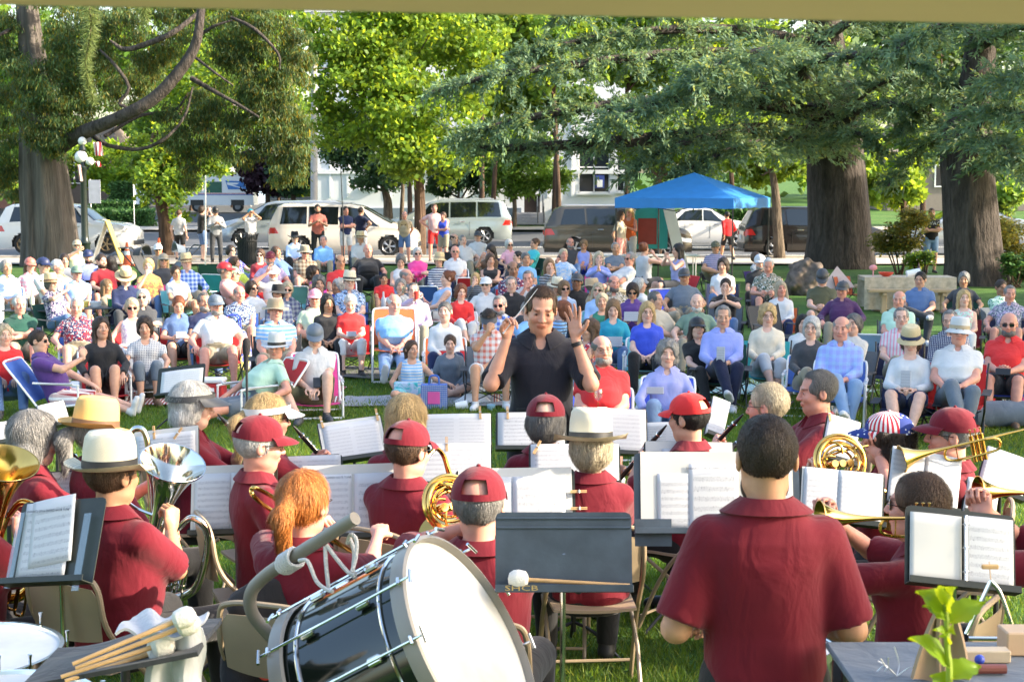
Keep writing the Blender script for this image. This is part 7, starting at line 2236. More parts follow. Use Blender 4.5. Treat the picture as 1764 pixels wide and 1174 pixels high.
CROWD="""
1 40 225|lap f|mid:hgrey|long:paleblue collar|trousers:white||lawn:blue|woman with short greyish hair, pale blue shirt and white trousers at the left edge
1 190 210|arms f|long:hbrown|long:pink:plaid:white collar|trousers:khaki|hat=cap:coral|camp:charcoal|woman in pink cap and pink checked shirt near the cedar trunk
1 275 215|lap m|short:hblack|tee:white crew|trousers:denim|hat=cap:navy yaw=40|none|person in navy cap and white tee behind the tan-shirted man near the cedar
1 365 222|lap2 m|short:hwhite|tee:tan collar|shorts:khaki|skin=r g=.05 yaw=50|camp:slate|white-haired man in tan shirt turned to the right near the cedar
1 487 88|drink m|crop:hgrey|tee:paleyellow collar|shorts:khaki|hat=cap:tan glasses=sun beard=hgrey|camp:charcoal|bearded man in tan cap and pale yellow shirt beside the lamp post
1 408 180|lap f|mid:hdark|tee:grey crew|trousers:denim||none|dark-haired woman half hidden left of the man in pale yellow
1 557 158|arms m|crop:hdark|tee:peri crew|shorts:grey|hat=cap:navy beard=hdark|camp:navy|bearded man in navy cap and grey-blue tee below the lamp post
1 640 185|arms m|short:hdark|tee:dkred crew|shorts:charcoal|beard=hdark yaw=30|camp:charcoal|brown-haired bearded man in dark red tee leaning right
1 705 195|lap f|long:hblack|long:black crew|trousers:black|yaw=150|camp:black|person with long black hair in black seen from behind beside the traffic cone
1 640 250|kneesup f|mid:hblack|long:black:stripe:white crew|shorts:denim|sc=.8|none|child with black hair in black and white striped top
1 325 325|drink f|mid:hdgrey|tee:navy:floral:lilac collar|trousers:denim|hat=panama:straw yaw=35|camp:dkgreen|woman in straw hat and dark flowered shirt reaching across her table
1 485 262|lap2 m|short:hgrey|tee:ltblue collar|shorts:khaki|hat=cap:sage g=.07 skin=r|camp:navy|heavy man in grey-green cap and light blue polo
1 675 345|low f|long:hlbrown|long:tan v|trousers:denim|yaw=45|none|woman with long light brown hair bending beside the man in navy with straw hat
1 795 290|phone m|short:hgrey|long:navy collar|trousers:charcoal|hat=panama:straw skin=c|camp:navy|man in wide straw hat and navy jacket eating behind the white-haired woman
1 1000 112|low m|short:hdark|long:charcoal crew|trousers:black|hat=cap:white glasses=sun|none|person in white cap and sunglasses between the two strollers
1 940 215|chin f|mid:hblond|tee:yellow:tiedye:coral crew|trousers:denim|skin=c|camp:hotpink|blonde woman in yellow and coral tie-dye top resting her chin on her hand
1 1032 180|lap f|long:hblond|tee:charcoal crew|shorts:khaki|hat=cap:khaki glasses=sun|camp:charcoal|woman in camouflage cap and dark grey top behind the woman in white
1 1112 258|lap f|bun:hdark|tee:white v|shorts:khaki|g=.04 glasses=y yaw=15|camp:aqua|dark-haired woman with glasses in white v-neck tee
1 1180 195|arms m|short:hgrey|long:blue:plaid:paleblue collar|trousers:khaki|hat=panama:straw|camp:dkgreen|man in straw hat and blue plaid shirt behind the child in purple cap
1 1190 302|kneesup m|short:hdark|tee:slate crew|shorts:navy|hat=cap:purple sc=.75|none|small child in purple cap behind the woman in white v-neck
1 905 415|crossarm f|mid:hwhite|long:charcoal collar|trousers:black|glasses=sun skin=c|camp:slate|white-haired woman in sunglasses and dark jacket behind the red chair
1 122 462|crossarm m|short:hwhite|tee:dkgreen collar|shorts:khaki|skin=r g=.05 beard=|camp:navy|white-haired man in dark green polo with folded arms at left
1 485 475|arms m|short:hwhite|tee:navy:floral:dkred collar|shorts:khaki|skin=r g=.09|lawn:blue|red-faced grey-haired man in navy and red patterned shirt in a blue chair
1 835 478|arms f|mid:hgblond|tank:white:floral:lilac scoop|shorts:white|glasses=sun g=.05 skin=r|lawn:red|blonde woman in sunglasses and white flowered tank top in a red chair
1 640 607|kneesup f|wavy:hdark|long:black v|shorts:black|sc=1.04|lawnlow:red|woman with wavy dark hair in black cardigan, bare knees drawn up
1 915 602|kneesup f|bob:hdark|tee:white:check:navy v|capris:slate|g=.0|lawnlow:white|woman with dark bob in navy and white checked blouse and grey cropped trousers
1 1130 460|read f|short:hauburn|tee:denim collar|shorts:black|g=.04|camp:red|woman with short auburn hair in blue shirt holding a programme
1 1290 445|lap m|short:hdgrey|tee:navy crew|trousers:denim|beard=hgrey skin=d|none|grey-bearded man half hidden behind the man in the white shirt
1 1365 465|arms m|short:hgrey|tee:white collar|shorts:khaki|hat=cap:slate beard=hgrey g=.08 skin=r sc=1.06|camp:red|big man in grey cap, white shirt and khaki shorts in a red camp chair
1 25 650|low f|mid:hgblond|tee:bred scoop|trousers:denim|skin=c|none|blonde woman in bright red top on a blanket at the left edge
1 245 692|lounge_hand m|short:hdark|tee:purple collar|shorts:dkred|glasses=sun yaw=86 abs=1 botpat=plaid|lawnlow:blue|man in purple polo and plaid shorts lounging with legs stretched out, hand to his mouth
2 165 182|arms f|mid:hdark|tee:royal:floral:purple scoop|trousers:denim|glasses=sun yaw=40|none|dark-haired woman in sunglasses and blue-purple top by the trash can
2 188 255|low f|mid:hbrown|tee:lime crew|trousers:denim|yaw=60|none|brown-haired woman in yellow-green top leaning right
2 130 300|lap m|short:hgrey|tee:salmon crew|shorts:khaki|hat=cap:red yaw=70|camp:charcoal|person in faded red cap and salmon shirt left of the red-shirted man
2 180 322|lap m|short:hgrey|tee:dkred crew|shorts:khaki|hat=cap:sage yaw=110 g=.04|lawn:aqua|man in grey-green cap and dark red tee, back half turned, aqua chair
2 340 208|lap f|mid:hbrown|long:dkred scoop|trousers:denim|glasses=sun|none|brown-haired woman in sunglasses and dark red top behind the man in lilac
2 400 228|arms m|crop:hgrey|tee:lilac collar|shorts:khaki|hat=cap:maroon beard=hgrey g=.08 skin=r|camp:red|grey-bearded man in dark red cap and lilac-pink shirt
2 435 190|arms f|mid:hbrown|long:denim collar|trousers:denim|yaw=45|none|brown-haired woman in denim shirt leaning beside the man in lilac
2 420 315|ear m|short:hwhite|tee:white crew|shorts:khaki|hat=visor:white beard=hwhite skin=r|camp:red|white-bearded man in white visor and white shirt with a hand raised to his ear
2 545 105|lap m|short:hgrey|long:paleblue collar|trousers:black|hat=cowboy:black glasses=sun|camp:charcoal|man in black hat, sunglasses and pale blue shirt in front of the white minivan
2 605 190|lap m|short:hgrey|tee:khaki:plaid:brown collar|shorts:khaki|hat=boonie:khaki glasses=sun g=.08 skin=r|camp:slate|man in camouflage sun hat and brown plaid shirt
2 715 122|lap m|short:hgrey|long:sky collar|trousers:khaki|skin=r|camp:blue|grey-haired man in royal blue shirt in a blue chair before the minivan
2 815 248|lap2 m|bald:hdark|tee:bred crew|shorts:charcoal|skin=t glasses=y g=.06|lawn:red|bald tanned man in bright red tee in a red chair
2 935 105|lap m|short:hgrey|long:offwhite collar|trousers:khaki|hat=panama:straw|camp:slate|man in straw hat and off-white shirt below the men in navy
2 980 178|arms m|none:hgrey|tee:black crew|trousers:black|g=.13 skin=r sc=1.05|camp:navy|large bald man in black tee and black trousers in a navy chair
2 1175 242|phone f|mid:hdgrey|tank:white crew|trousers:denim|g=.03|camp:maroon|grey-haired woman in white top holding a red phone
2 1275 198|crossarm f|mid:hwhite|long:hotpink crew|trousers:khaki|glasses=sun|camp:navy|white-haired woman in sunglasses and hot pink top
2 655 315|lap f|curly:hdark|tank:magenta scoop|shorts:denim|skin=d yaw=60|none|dark curly-haired woman in magenta top seen from the side
2 690 378|lap f|curly:hdgrey|tee:navy:floral:dkred scoop|trousers:denim|skin=b|camp:aqua|woman with dark grey curls in dark flowered blouse behind the pink cap
2 800 392|lap f|mid:hwhite|tee:royal crew|trousers:denim|yaw=-50|none|white-haired person in blue half hidden behind the man in the flowered shirt
2 870 365|lap m|short:hgrey|tee:ltblue:floral:navy collar|trousers:denim|hat=panama:palestraw bandc=black glasses=y g=.06|camp:blue|man in straw fedora with black band, glasses and blue-and-white flowered shirt
2 1075 348|low m|short:hblack|tee:bred crew|shorts:navy|skin=t sc=.82|none|dark-haired boy in red tee looking down
2 1175 392|drink f|mid:hgrey|tee:offwhite:floral:grey crew|trousers:khaki||lawn:turq|grey-haired woman in pale flowered top raising a drink
2 1210 332|lap m|bald:hgrey|tee:slate crew|trousers:denim|yaw=60 skin=r|lawn:blue|balding man in slate shirt bending forward before the blue chair
2 1250 422|drink m|short:hdgrey|long:lilac collar|trousers:khaki|glasses=y|camp:dkgreen|man with glasses in pale lilac shirt drinking from a red cup
2 445 432|lap f|mid:hblack|long:navy:plaid:slate crew|trousers:denim|hat=floppy:black|none|woman in floppy black hat behind the man with the tan sun hat
2 500 412|lap f|mid:hgblond|long:navy:plaid:slate collar|trousers:denim|glasses=sun|camp:slate|blonde woman in sunglasses and navy plaid shirt right of the black hat
2 215 438|lap2 m|bald:hgrey|tee:navy:floral:ltblue collar|shorts:khaki|skin=r g=.06|camp:blue|balding man in navy shirt with pale flowers
2 290 405|lap f|mid:hdark|tee:white crew|shorts:denim|glasses=sun yaw=35|none|dark-haired woman in sunglasses and white top with a red scarf
2 312 478|kneesup m|short:hbrown|tee:offwhite crew|shorts:navy|hat=cap:blue sc=.7 yaw=90|none|small child in blue cap beside the woman with red scarf
2 430 535|lap2 m|short:hgrey|tee:sky:stripe:white collar|shorts:khaki|hat=boonie:tan glasses=y g=.11 skin=r sc=1.06|camp:charcoal|large man in tan sun hat, glasses and blue-and-white striped polo
2 665 465|ankle m|short:hgrey|tee:palegreen crew|shorts:khaki|hat=cap:pink g=.05 skin=r|camp:slate|man in pink cap and pale green tee with one leg crossed
2 740 492|lap f|wavy:hblack|tee:black scoop|trousers:black|skin=t|none|woman with long dark curls in black behind the pink-capped man
2 875 492|phone f|short:hwhite|tee:bred crew|capris:white|g=.06 skin=c|camp:red|white-haired woman in bright red top and white capris clasping a phone
2 1135 500|legsout m|bald:hwhite|tee:sky crew|trousers:ltdenim|g=.13 skin=r sc=1.08 up=.05|lawn:orange|heavy man in sky blue tee and jeans in an orange chair, feet out
2 665 688|oneknee m|short:hgrey|tee:white collar|shorts:olive|hat=cap:slate skin=c|lawnlow:hotpink|thin man in grey flat cap and white polo, one knee up, pink chair
2 435 760|lounge_prop m|short:hgrey|tee:mint collar|shorts:slate|hat=panama:white bandc=black g=.08 skin=r yaw=-52 abs=1 head=44,0,0|lawnlow:red|man in white panama hat and mint green shirt lounging with legs stretched left
2 1240 765|crosspoint f|pony:hbrown|tank:sky:stripe:white scoop|shorts:aqua|sc=.85 skin=b bare=1|none|girl in blue striped sundress sitting cross-legged and pointing right
3 260 732|crosslegs f|pony:hbrown|long:slate scoop|shorts:slate|sc=.86 skin=c bare=1 hairtop=1|lawnlow:red|girl with hot pink headband in grey top sitting cross-legged
3 195 235|lap f|mid:hdark|long:navy:stripe:white crew|trousers:denim|hat=bucket:straw glasses=sun|camp:navy|woman in straw hat and sunglasses with navy and white stripes
3 290 188|lap m|none:hgrey|tee:white collar|shorts:navy|glasses=sun g=.05 skin=r|lawn:navy|bald man in sunglasses and white polo in front of the silver minivan
3 285 108|lap m|bald:hdark|tee:black crew|shorts:charcoal|glasses=sun yaw=50|camp:charcoal|man with shaved head in sunglasses and black tee near the woman in blue tank
3 335 120|arms m|short:hgrey|tee:white collar|trousers:khaki|yaw=30|camp:navy|grey-haired man in white shirt behind the bald man in white polo
3 425 95|arms m|crop:hdark|tee:white crew|shorts:charcoal|hat=cap:charcoal|lawn:ltblue|young man in dark cap and white tee just below the silver minivan
3 503 180|face f|long:hblack|tee:brown crew|trousers:black|yaw=-40|none|black-haired woman in brown top holding her face
3 500 235|crossarm f|mid:hbrown|tank:black scoop|trousers:denim|skin=b|camp:navy|brown-haired woman in black tank top with folded arms
3 612 145|arms f|mid:hwhite|tee:pink:check:white collar|trousers:khaki|glasses=sun yaw=20|camp:navy|white-haired woman in sunglasses and pink checked shirt
3 765 138|lap m|short:hbrown|tee:turq crew|shorts:khaki|yaw=-60|camp:dkgreen|brown-haired person in turquoise tee looking away to the left
3 710 230|lap f|short:hdgrey|tee:sky crew|trousers:denim||camp:teal|short-haired grey woman in light blue tee left of the long-haired woman
3 660 215|lap m|short:hblack|tee:charcoal crew|trousers:black|sc=.9 yaw=-60|none|small dark figure between the pink checked shirt and the light blue tee
3 635 290|lap m|bald:hblack|long:navy:floral:dkred crew|trousers:denim|skin=e|camp:red|dark-skinned bald man in navy star-patterned shirt in a red chair
3 975 135|arms m|bald:hgrey|tee:charcoal crew|trousers:denim|beard=hgrey skin=r|none|bald bearded man in dark tee at the rear of the brown car
3 935 205|arms f|short:hgblond|tee:sky:tiedye:white crew|trousers:denim|skin=r|camp:charcoal|short-haired woman in blue and white tie-dye tee
3 1055 145|lap f|mid:hlbrown|tank:peri scoop|shorts:royal|head=0,22,0|camp:slate|light-haired woman in periwinkle tank top looking down
3 1245 168|crossarm m|short:hgrey|tee:slate crew|trousers:khaki||camp:dkgreen|grey-haired man in slate blue tee below the canopy
3 1145 225|pray f|long:hgblond|long:peri crew|trousers:denim|skin=c|camp:hotpink|grey-blonde woman in pale violet sweater with hands clasped
3 1330 230|lap2 m|short:hgrey|tee:ltgrey crew|shorts:khaki|glasses=sun g=.12 skin=r yaw=-60|camp:navy|stout grey-haired man in sunglasses and light grey tee in profile
3 850 270|chin f|long:hlbrown|long:charcoal:stripe:grey crew|trousers:black|yaw=20|none|woman with very long light brown hair, hand at her mouth
3 1015 365|lap m|short:hblack|tee:black crew|trousers:black|hat=cap:charcoal skin=e|camp:teal|dark man in black cap behind the blonde women
3 1110 395|lap m|short:hgrey|tee:tan collar|trousers:khaki|hat=boonie:tan yaw=120|none|person in tan sun hat turned away behind the sunglassed blonde
3 1235 378|lap m|bald:hdgrey|tee:beige:floral:olive collar|shorts:khaki|beard=hdgrey g=.05 skin=r|camp:slate|balding bearded man in beige flowered shirt
3 1345 422|read f|bob:hdark|long:purple collar|trousers:black|glasses=sun|camp:charcoal|woman with dark bob and sunglasses in purple jacket reading a paper
3 895 398|lap f|mid:hgrey|tee:mint crew|trousers:denim|hat=panama:palestraw|none|person in pale straw hat half hidden behind the conductor's baton
3 940 405|lap f|bob:hlbrown|tee:paleblue v|shorts:khaki|glasses=sun skin=b|camp:blue|light brown bobbed woman in sunglasses and pale blue blouse
3 1140 418|lap f|long:hgblond|long:ltblue crew|trousers:denim|glasses=sun|lawn:aqua|long-haired blonde in sunglasses and light blue cardigan
3 1165 485|lap f|mid:hgblond|tank:green scoop|trousers:denim|skin=b|lawn:green|tanned blonde woman in green chair above the teal cardigan
3 1230 525|read f|long:hlbrown|long:teal v|trousers:denim|skin=c sc=1.02|lawn:ltgrey|smiling woman with fringe in teal cardigan reading a programme
3 625 382|lap m|short:hgrey|tee:black collar|trousers:charcoal|glasses=y skin=c|camp:blue|grey-haired man with glasses in black polo
3 725 348|chin m|short:hgrey|tee:white collar|shorts:khaki|skin=r|camp:navy|grey-haired man in white polo with fingers at his cheek
3 475 385|arms m|short:hgrey|tee:white collar|trousers:khaki|hat=cap:white glasses=sun|camp:navy|man in white cap, sunglasses and white polo
3 410 345|chin f|long:hblond|long:charcoal:stripe:slate crew|shorts:denim|sc=.86 skin=c|none|girl with long blonde hair holding her hand to her mouth
3 245 345|lap f|bun:hauburn|tank:ltblue scoop|shorts:white|yaw=-75 skin=c|lawn:red|auburn-haired woman in light blue tank top looking left
3 325 425|legx f|bob:hauburn|long:bred v|capris:white|skin=c|lawn:white|auburn-bobbed woman in bright red cardigan with legs crossed
3 230 545|lap f|short:hdgrey|long:white v|trousers:navy|sc=1.05 skin=c|lawn:orange|short-haired woman in white jacket over dark red top in an orange-red chair
3 555 505|lap m|short:hgrey|tee:blue:plaid:white collar|shorts:khaki|glasses=sun beard=hgrey skin=r|lawn:navy|grey-bearded man in sunglasses and blue plaid shirt
3 490 590|face m|short:hdark|tee:white:plaid:coral collar|shorts:white|hat=visor:charcoal g=.05 skin=t|camp:slate|man in dark visor and red-white plaid shirt hiding his face in his hand
3 925 535|lap f|bob:hauburn|tee:slate:stripe:sky crew|trousers:denim|yaw=-75|lawn:navy|auburn-haired woman in blue patterned top turned left beside the conductor's hand
3 725 540|crossarm m|short:hgrey|tee:sky crew|shorts:khaki|yaw=20|camp:navy|man in sky blue tee with folded arms hidden behind the conductor
3 1090 650|lap f|wavy:hbrown|tank:red:floral:navy scoop|shorts:denim|yaw=-60 skin=b|none|woman with curly brown hair in profile behind the man with the wine glass
3 1165 775|lap m|bald:hdgrey|tee:red crew|shorts:navy|glasses=y beard=hgrey g=.08 skin=r sc=1.07|lawn:royal|grey-bearded man with glasses in red tee holding a wine glass
4 225 545|lap f|long:hblond|tee:royal v|trousers:black|g=.04 glasses=y sc=1.03 skin=c|lawn:aqua|blonde woman with glasses in royal blue top and black trousers
4 275 475|lap m|short:hdgrey|tee:beige crew|shorts:khaki|yaw=60 skin=b|none|dark grey-haired man in beige behind the woman in royal blue
4 178 385|lap f|mid:hwhite|tee:white crew|trousers:khaki|yaw=90|camp:bred|white-haired person in white beside a bright red chair back
4 445 335|arms m|short:hdark|tee:slate crew|shorts:khaki|hat=cap:charcoal glasses=y g=.05|camp:charcoal|man in dark cap and glasses with an elbow over a blue webbed chair
4 675 268|lap f|bob:hdark|tee:white scoop|trousers:denim|skin=b|camp:navy|woman with dark bob in white top, upper right centre
4 690 390|pray m|short:hdark|tee:black crew|trousers:denim|glasses=y skin=c|camp:slate|man with glasses in black tee with palms pressed together
4 630 160|ankle m|short:hdark|tee:slate:stripe:lilac crew|shorts:khaki|hat=cap:olive|camp:charcoal|man in olive cap and slate flag tee with legs crossed
4 870 220|lap f|mid:hbrown|long:white:check:black crew|shorts:khaki|yaw=50 sc=.9|camp:purple|brown-haired girl in checked top in a purple chair
4 895 250|lap m|short:hgrey|tee:black crew|trousers:black|hat=cap:ltgrey beard=hgrey|none|man in light grey cap and black tee behind the man in the Hawaiian shirt
4 945 270|read m|short:hwhite|tee:khaki:floral:dkgreen collar|shorts:black|skin=r|camp:navy|white-haired man in khaki Hawaiian shirt
4 1020 408|lap f|long:hgblond|long:white v|trousers:navy|skin=r|camp:orange|long-haired blonde woman in white cardigan over navy stripes
4 520 490|arms m|none:hgrey|tee:sage crew|trousers:khaki|beard=hwhite skin=c g=.05|lawn:ltgrey|bald man with white goatee in dark green tee
4 675 575|legx m|short:hgrey|long:peri collar|trousers:dknavy|sc=1.05 skin=b head=4,6,0|camp:dkgreen|grey-haired man in lavender-blue dress shirt and dark trousers, legs crossed
4 520 640|low f|long:hdark|tee:black v|trousers:black|hat=cap:black skin=c yaw=20|none|woman in black cap with red logo and black tee sitting low
4 940 565|legx f|bighair:hblond|long:cream v|capris:ltgrey|glasses=y sc=1.05 skin=c head=10,8,0|camp:turq|blonde woman with glasses in cream sweater and grey capris, legs crossed
4 1200 640|legx f|bob:hwhite|long:charcoal v|capris:khaki|glasses=y sc=1.02 skin=c|lawn:blue|white-bobbed woman with glasses in dark jacket over pink, legs crossed
4 345 795|kneesup f|curly:hgrey|long:lav collar|trousers:ltdenim|sc=1.04 skin=c|lawn:royal|grey curly-haired woman in lavender-blue shirt and jeans, knees together
4 1150 612|lap f|long:hblack|tee:white crew|trousers:denim|sc=.9|none|black-haired woman in white behind the cream sweater and dark jacket
4 1265 340|phone m|short:hdark|tee:olive crew|shorts:khaki|hat=cap:charcoal head=0,36,0|bench:none|man in dark cap and olive tee bent over his phone beside the rock
4 205 168|photo f|bun:hauburn|tank:ltgrey scoop|shorts:charcoal|yaw=150 st=lap|none|woman in light grey tank top seen from behind near the booth
4 408 178|photo f|wavy:hblack|tank:lav scoop|shorts:charcoal|yaw=-70 st=lap|camp:red|long dark-haired woman in lavender top raising her arms
5 188 365|arms m|short:hgrey|long:plum collar|trousers:khaki|hat=cap:charcoal skin=r g=.06|camp:charcoal|man in black cap and plum sweater beside the picnic table
5 180 612|legx m|bald:hgrey|long:peri:plaid:ltblue collar|trousers:ltdenim|sc=1.05 skin=r g=.02|lawn:blue|balding man in light blue plaid shirt and jeans in a blue chair
5 258 585|lap f|mid:hdgrey|long:offwhite crew|trousers:denim|yaw=-20|camp:slate|grey-haired woman peeking out behind the balding man in blue plaid
5 545 428|lap m|bald:hwhite|tee:mint collar|trousers:denim|skin=r g=.06|camp:slate|bald man in mint green shirt in front of the picnic table
5 560 545|legx m|short:hgrey|tee:white:vstripe:pink collar|trousers:khaki|glasses=y g=.03 skin=c|camp:navy|grey-haired man with glasses in white pin-striped shirt behind the woman in white
5 680 302|ankle m|short:hblack|tee:denim collar|trousers:charcoal|glasses=y|bench:none|dark-haired man with glasses in denim shirt, knee crossed, at the picnic table
5 955 300|arms f|mid:hgrey|tee:charcoal crew|trousers:black|g=.04|camp:dkgreen|grey-haired person in black tee sitting wide in front of the second cedar
5 955 420|lap f|wavy:hblond|tank:mint:floral:pink scoop|trousers:white|skin=c|camp:maroon|blonde woman in mint top with pink flowers
5 1190 352|lap m|crop:hdark|tee:mint:floral:green crew|shorts:khaki|skin=e yaw=30|camp:slate|dark-skinned person in green print behind the man with the grey flowered shirt
5 1245 392|arms m|short:hgrey|tee:slate:floral:lilac collar|shorts:khaki|skin=r g=.06|camp:navy|grey-haired man in slate flowered shirt at the right edge
5 1240 585|phone m|none:hgrey|tee:bred collar|shorts:charcoal|glasses=sun beard=hdgrey g=.09 skin=r sc=1.04 head=0,4,0|lawn:royal|bald bearded man in sunglasses and bright red shirt holding a phone
5 868 562|lap m|short:hgrey|long:navy:check:white collar|trousers:denim|glasses=y beard=hgrey|camp:navy|grey-bearded man with glasses in navy gingham behind the white cap
5 925 635|legx m|short:hgrey|tee:white collar|trousers:slate|hat=bucket:white glasses=sun g=.07 skin=r sc=1.08|camp:red|man in white bucket hat, sunglasses and white shirt, legs crossed in grey trousers
5 620 688|lowhi f|bob:hbrown|long:white scoop|shorts:navy|hat=bucket:straw bandc=navy sc=1.08 skin=c head=0,14,0|camp:navy|woman in straw sun hat and open white shirt looking down at a leaflet
"""
POSES['lowhi']=Pose(.27,20,[(-.07,-.27,.19),(.07,-.27,.19)],[(-.06,-.62,None),(.06,-.64,None)],kp=[(-.25,-.2,1),(.25,-.2,1)],hk=('pinch','pinch'),hdir=[(.6,-.6,.3),(-.6,-.6,.3)])
SEATED=[]
for _k in('lap','lap2','arms','crossarm','legx','ankle','chin','phone','read','drink','pray','ear','face'):
 _q=POSES[_k]
 _q.pz=.34;_q.lean+=8
 _q.feet=[(a,b-.06,c)if c is None else(a,b-.04,c-.06)for a,b,c in _q.feet]
def crowd():
 i=0
 for line in CROWD.strip().split('\n'):
  i+=1
  pos,ps,hr,tp,bt,ex,ch,desc=line.split('|')
  rg,zx,zy=pos.split()
  ox,oy,k=REG[int(rg)]
  px,py=ox+float(zx)/k,oy+float(zy)/k
  pose,sex=ps.split()
  e=dict(q.split('=',1)for q in ex.split())
  hair,hc=hr.split(':')
  tparts,neck=tp.rsplit(' ',1)
  tq=tparts.split(':')
  bq=bt.split(':')
  if pose=='photo' and 'st' in e:pose='photosit'
  chk,_,chc=ch.partition(':')
  chc=chc or 'blue'
  s=(py-324)/1.2
  lod=1 if s>115 else 0
  P_front=py>490
  sc=(.93 if P_front else(.98 if py>470 else 1.06))*float(e.get('sc',1.0))*(0.985+0.03*rnd.random())*(0.965 if sex=='f' else 1.0)
  up=float(e.get('up',0))
  P0=POSES[pose]
  x,y,yw=place_by_head(px,py,P0,sex,sc,face=(0,3.0),z=up,extra=R(float(e.get('yaw',0)))if 'abs' not in e else 0,yaw=R(float(e['yaw']))if 'abs' in e else None)
  head=tuple(float(q)for q in e['head'].split(','))if 'head' in e else None
  if head is None and P0 .head==(0,0,0):
   head=(rnd.choice([-14,-6,0,6,14])if 'yaw' not in e else 0,rnd.choice([-3,2,6]),rnd.choice([-4,0,4]))
  if sex=='m' and hair=='short' and hc in('hgrey','hwhite','hdgrey')and 'hat' not in e:hair='recede'
  hat,bandc,hatc=None,e.get('bandc'),'white'
  if 'hat' in e:hat,hatc=e['hat'].split(':')
  if hat in('panama','cowboy','bucket')and bandc is None:bandc={'panama':'brown','cowboy':'charcoal','bucket':'tan'}[hat]
  person(x,y,yw,pose,sex,float(e.get('g',.025)),hair if hair!='none' else None,hc,tq[0],tq[1],tq[2]if len(tq)>2 else 'plain',tq[3]if len(tq)>3 else 'white',neck,bq[0],bq[1],hat,hatc,bandc,e.get('glasses'),e.get('beard')or None,e.get('skin',rnd.choice('abct')),sc,desc,lod,rnd.choice(['charcoal','brown','white','ltgrey','black']),head,up,barefoot='bare' in e,botpat=e.get('botpat','plain'))
  SEATED.append((px,py,x,y,yw,sc,desc))
  short=desc
  words=short.split()
  who=' '.join(words[:11])
  if chk=='none' or chk=='bench':continue
  lab='%s folding chair under the %s'%(CNAME.get(chc,chc),who)
  lab=' '.join(lab.split()[:16])
  off=0.02
  cx,cy=x-math.sin(yw)*-off,y+math.cos(yw)*off
  if chk=='camp':chair_camp(cx,cy,yw,chc,lab,scale=sc,h=.74 if P0 .pz>.3 else.55)
  elif chk=='lawn':chair_lawn(cx,cy,yw,chc,lab,low=P0 .pz<.3 and not up,scale=sc,h=.74 if not(P0 .pz<.3)else 1)
  elif chk=='lawnlow':chair_lawn(cx,cy,yw,chc,lab,True,sc)
import copy as _c
_p=_c.copy(POSES['photo']);_p.pz=.47;_p.feet=[(-.13,-.5,None),(.13,-.5,None)];_p.kp=[(-.12,-.4,1),(.12,-.4,1)];_p.hands=[(-.12,-.2,.55),(.12,-.24,.5)]
POSES['photosit']=_p
crowd()
# people standing at the back
def stander(px,pyh,D,pose,sex,yaw,desc,z=0.0,**kw):
 P=at_y(px,pyh,D)
 J=skeleton(POSES[pose],sex)
 sc=(P.z-z)/J['H'].z
 return person(P.x,D,R(yaw),pose,sex,label=desc,scale=sc,z=z,group='people standing behind the audience',**kw)
stander(347,362,48.0,'photo','f',120,'dark-haired woman in black top and blue shorts holding up a phone by the grey post',hair='mid',hairc='hdark',topc='black',bottom='shorts',botc='denim',skin='c',lod=0)
stander(371,364,47.0,'standphone','m',20,'man in black cap and grey hoodie looking at his phone beside the trash can',hair='short',hairc='hdark',top='long',topc='grey',bottom='trousers',botc='charcoal',hat='cap',hatc='black',skin='b')
stander(308,368,49.0,'stand','m',170,'person in light grey tee and black shorts half hidden by the thin leaning tree',hair='short',hairc='hbrown',topc='ltgrey',bottom='shorts',botc='black',skin='c')
stander(431,367,48.6,'photo','m',20,'person in white tee holding both hands to the face behind the trash can',hair='short',hairc='hdark',topc='white',bottom='shorts',botc='charcoal',hat='cap',hatc='teal',skin='t')
stander(547,360,46.5,'standphone','m',10,'dark-haired man in coral red tee standing before the white minivan',hair='short',hairc='hblack',topc='coral',bottom='trousers',botc='black',skin='d',head=(0,8,0),beard='hblack')
stander(595,363,47.0,'standcross','m',30,'man in navy tee and white shorts with folded hands, left of the pair in navy',hair='short',hairc='hdark',topc='navy',bottom='shorts',botc='white',skin='r')
stander(621,364,48.2,'hips','m',150,'man in dark navy tee with his back turned, right of the pair in navy',hair='short',hairc='hdark',topc='dknavy',bottom='shorts',botc='grey',skin='d')
stander(697,371,47.0,'standback','m',-8,'balding man in tan tee with a large lion face, hands behind his back',hair='bald',hairc='hgrey',top='tee',topc='tan',bottom='shorts',botc='denim',skin='r',girth=.04)
stander(748,359,48.0,'hips','m',10,'man in pale pink tee and red shorts with hands on hips',hair='short',hairc='hbrown',topc='salmon',pat='vstripe',bottom='shorts',botc='bred',skin='r')
stander(764,372,47.4,'standcross','f',-20,'brown-haired woman in royal blue tank top and khaki shorts with folded arms',hair='mid',hairc='hbrown',top='tank',neck='scoop',topc='royal',bottom='shorts',botc='khaki',skin='r')
stander(1068,371,40.0,'stand','f',60,'long-haired woman in peach dress at the left canopy leg',hair='long',hairc='hbrown',top='tee',topc='beige',bottom='skirt',botc='salmon',skin='t')
stander(1085,365,40.6,'standphone','f',-30,'long-haired blonde in orange top and pale shorts under the canopy',hair='long',hairc='hblond',top='tank',neck='scoop',topc='orange',bottom='shorts',botc='ltgrey',skin='r')
stander(1254,371,49.0,'walk','m',-160,'man in red hoodie and black shorts walking behind the canopy',hair='short',hairc='hblack',top='long',topc='red',bottom='shorts',botc='black',skin='t')
swag=stander(1605,367,42.0,'standcross','m',-5,'bearded man in black SWAG tee and blue shorts among the shrubs',hair='short',hairc='hbrown',topc='black',bottom='shorts',botc='ltdenim',skin='b',beard='hbrown')
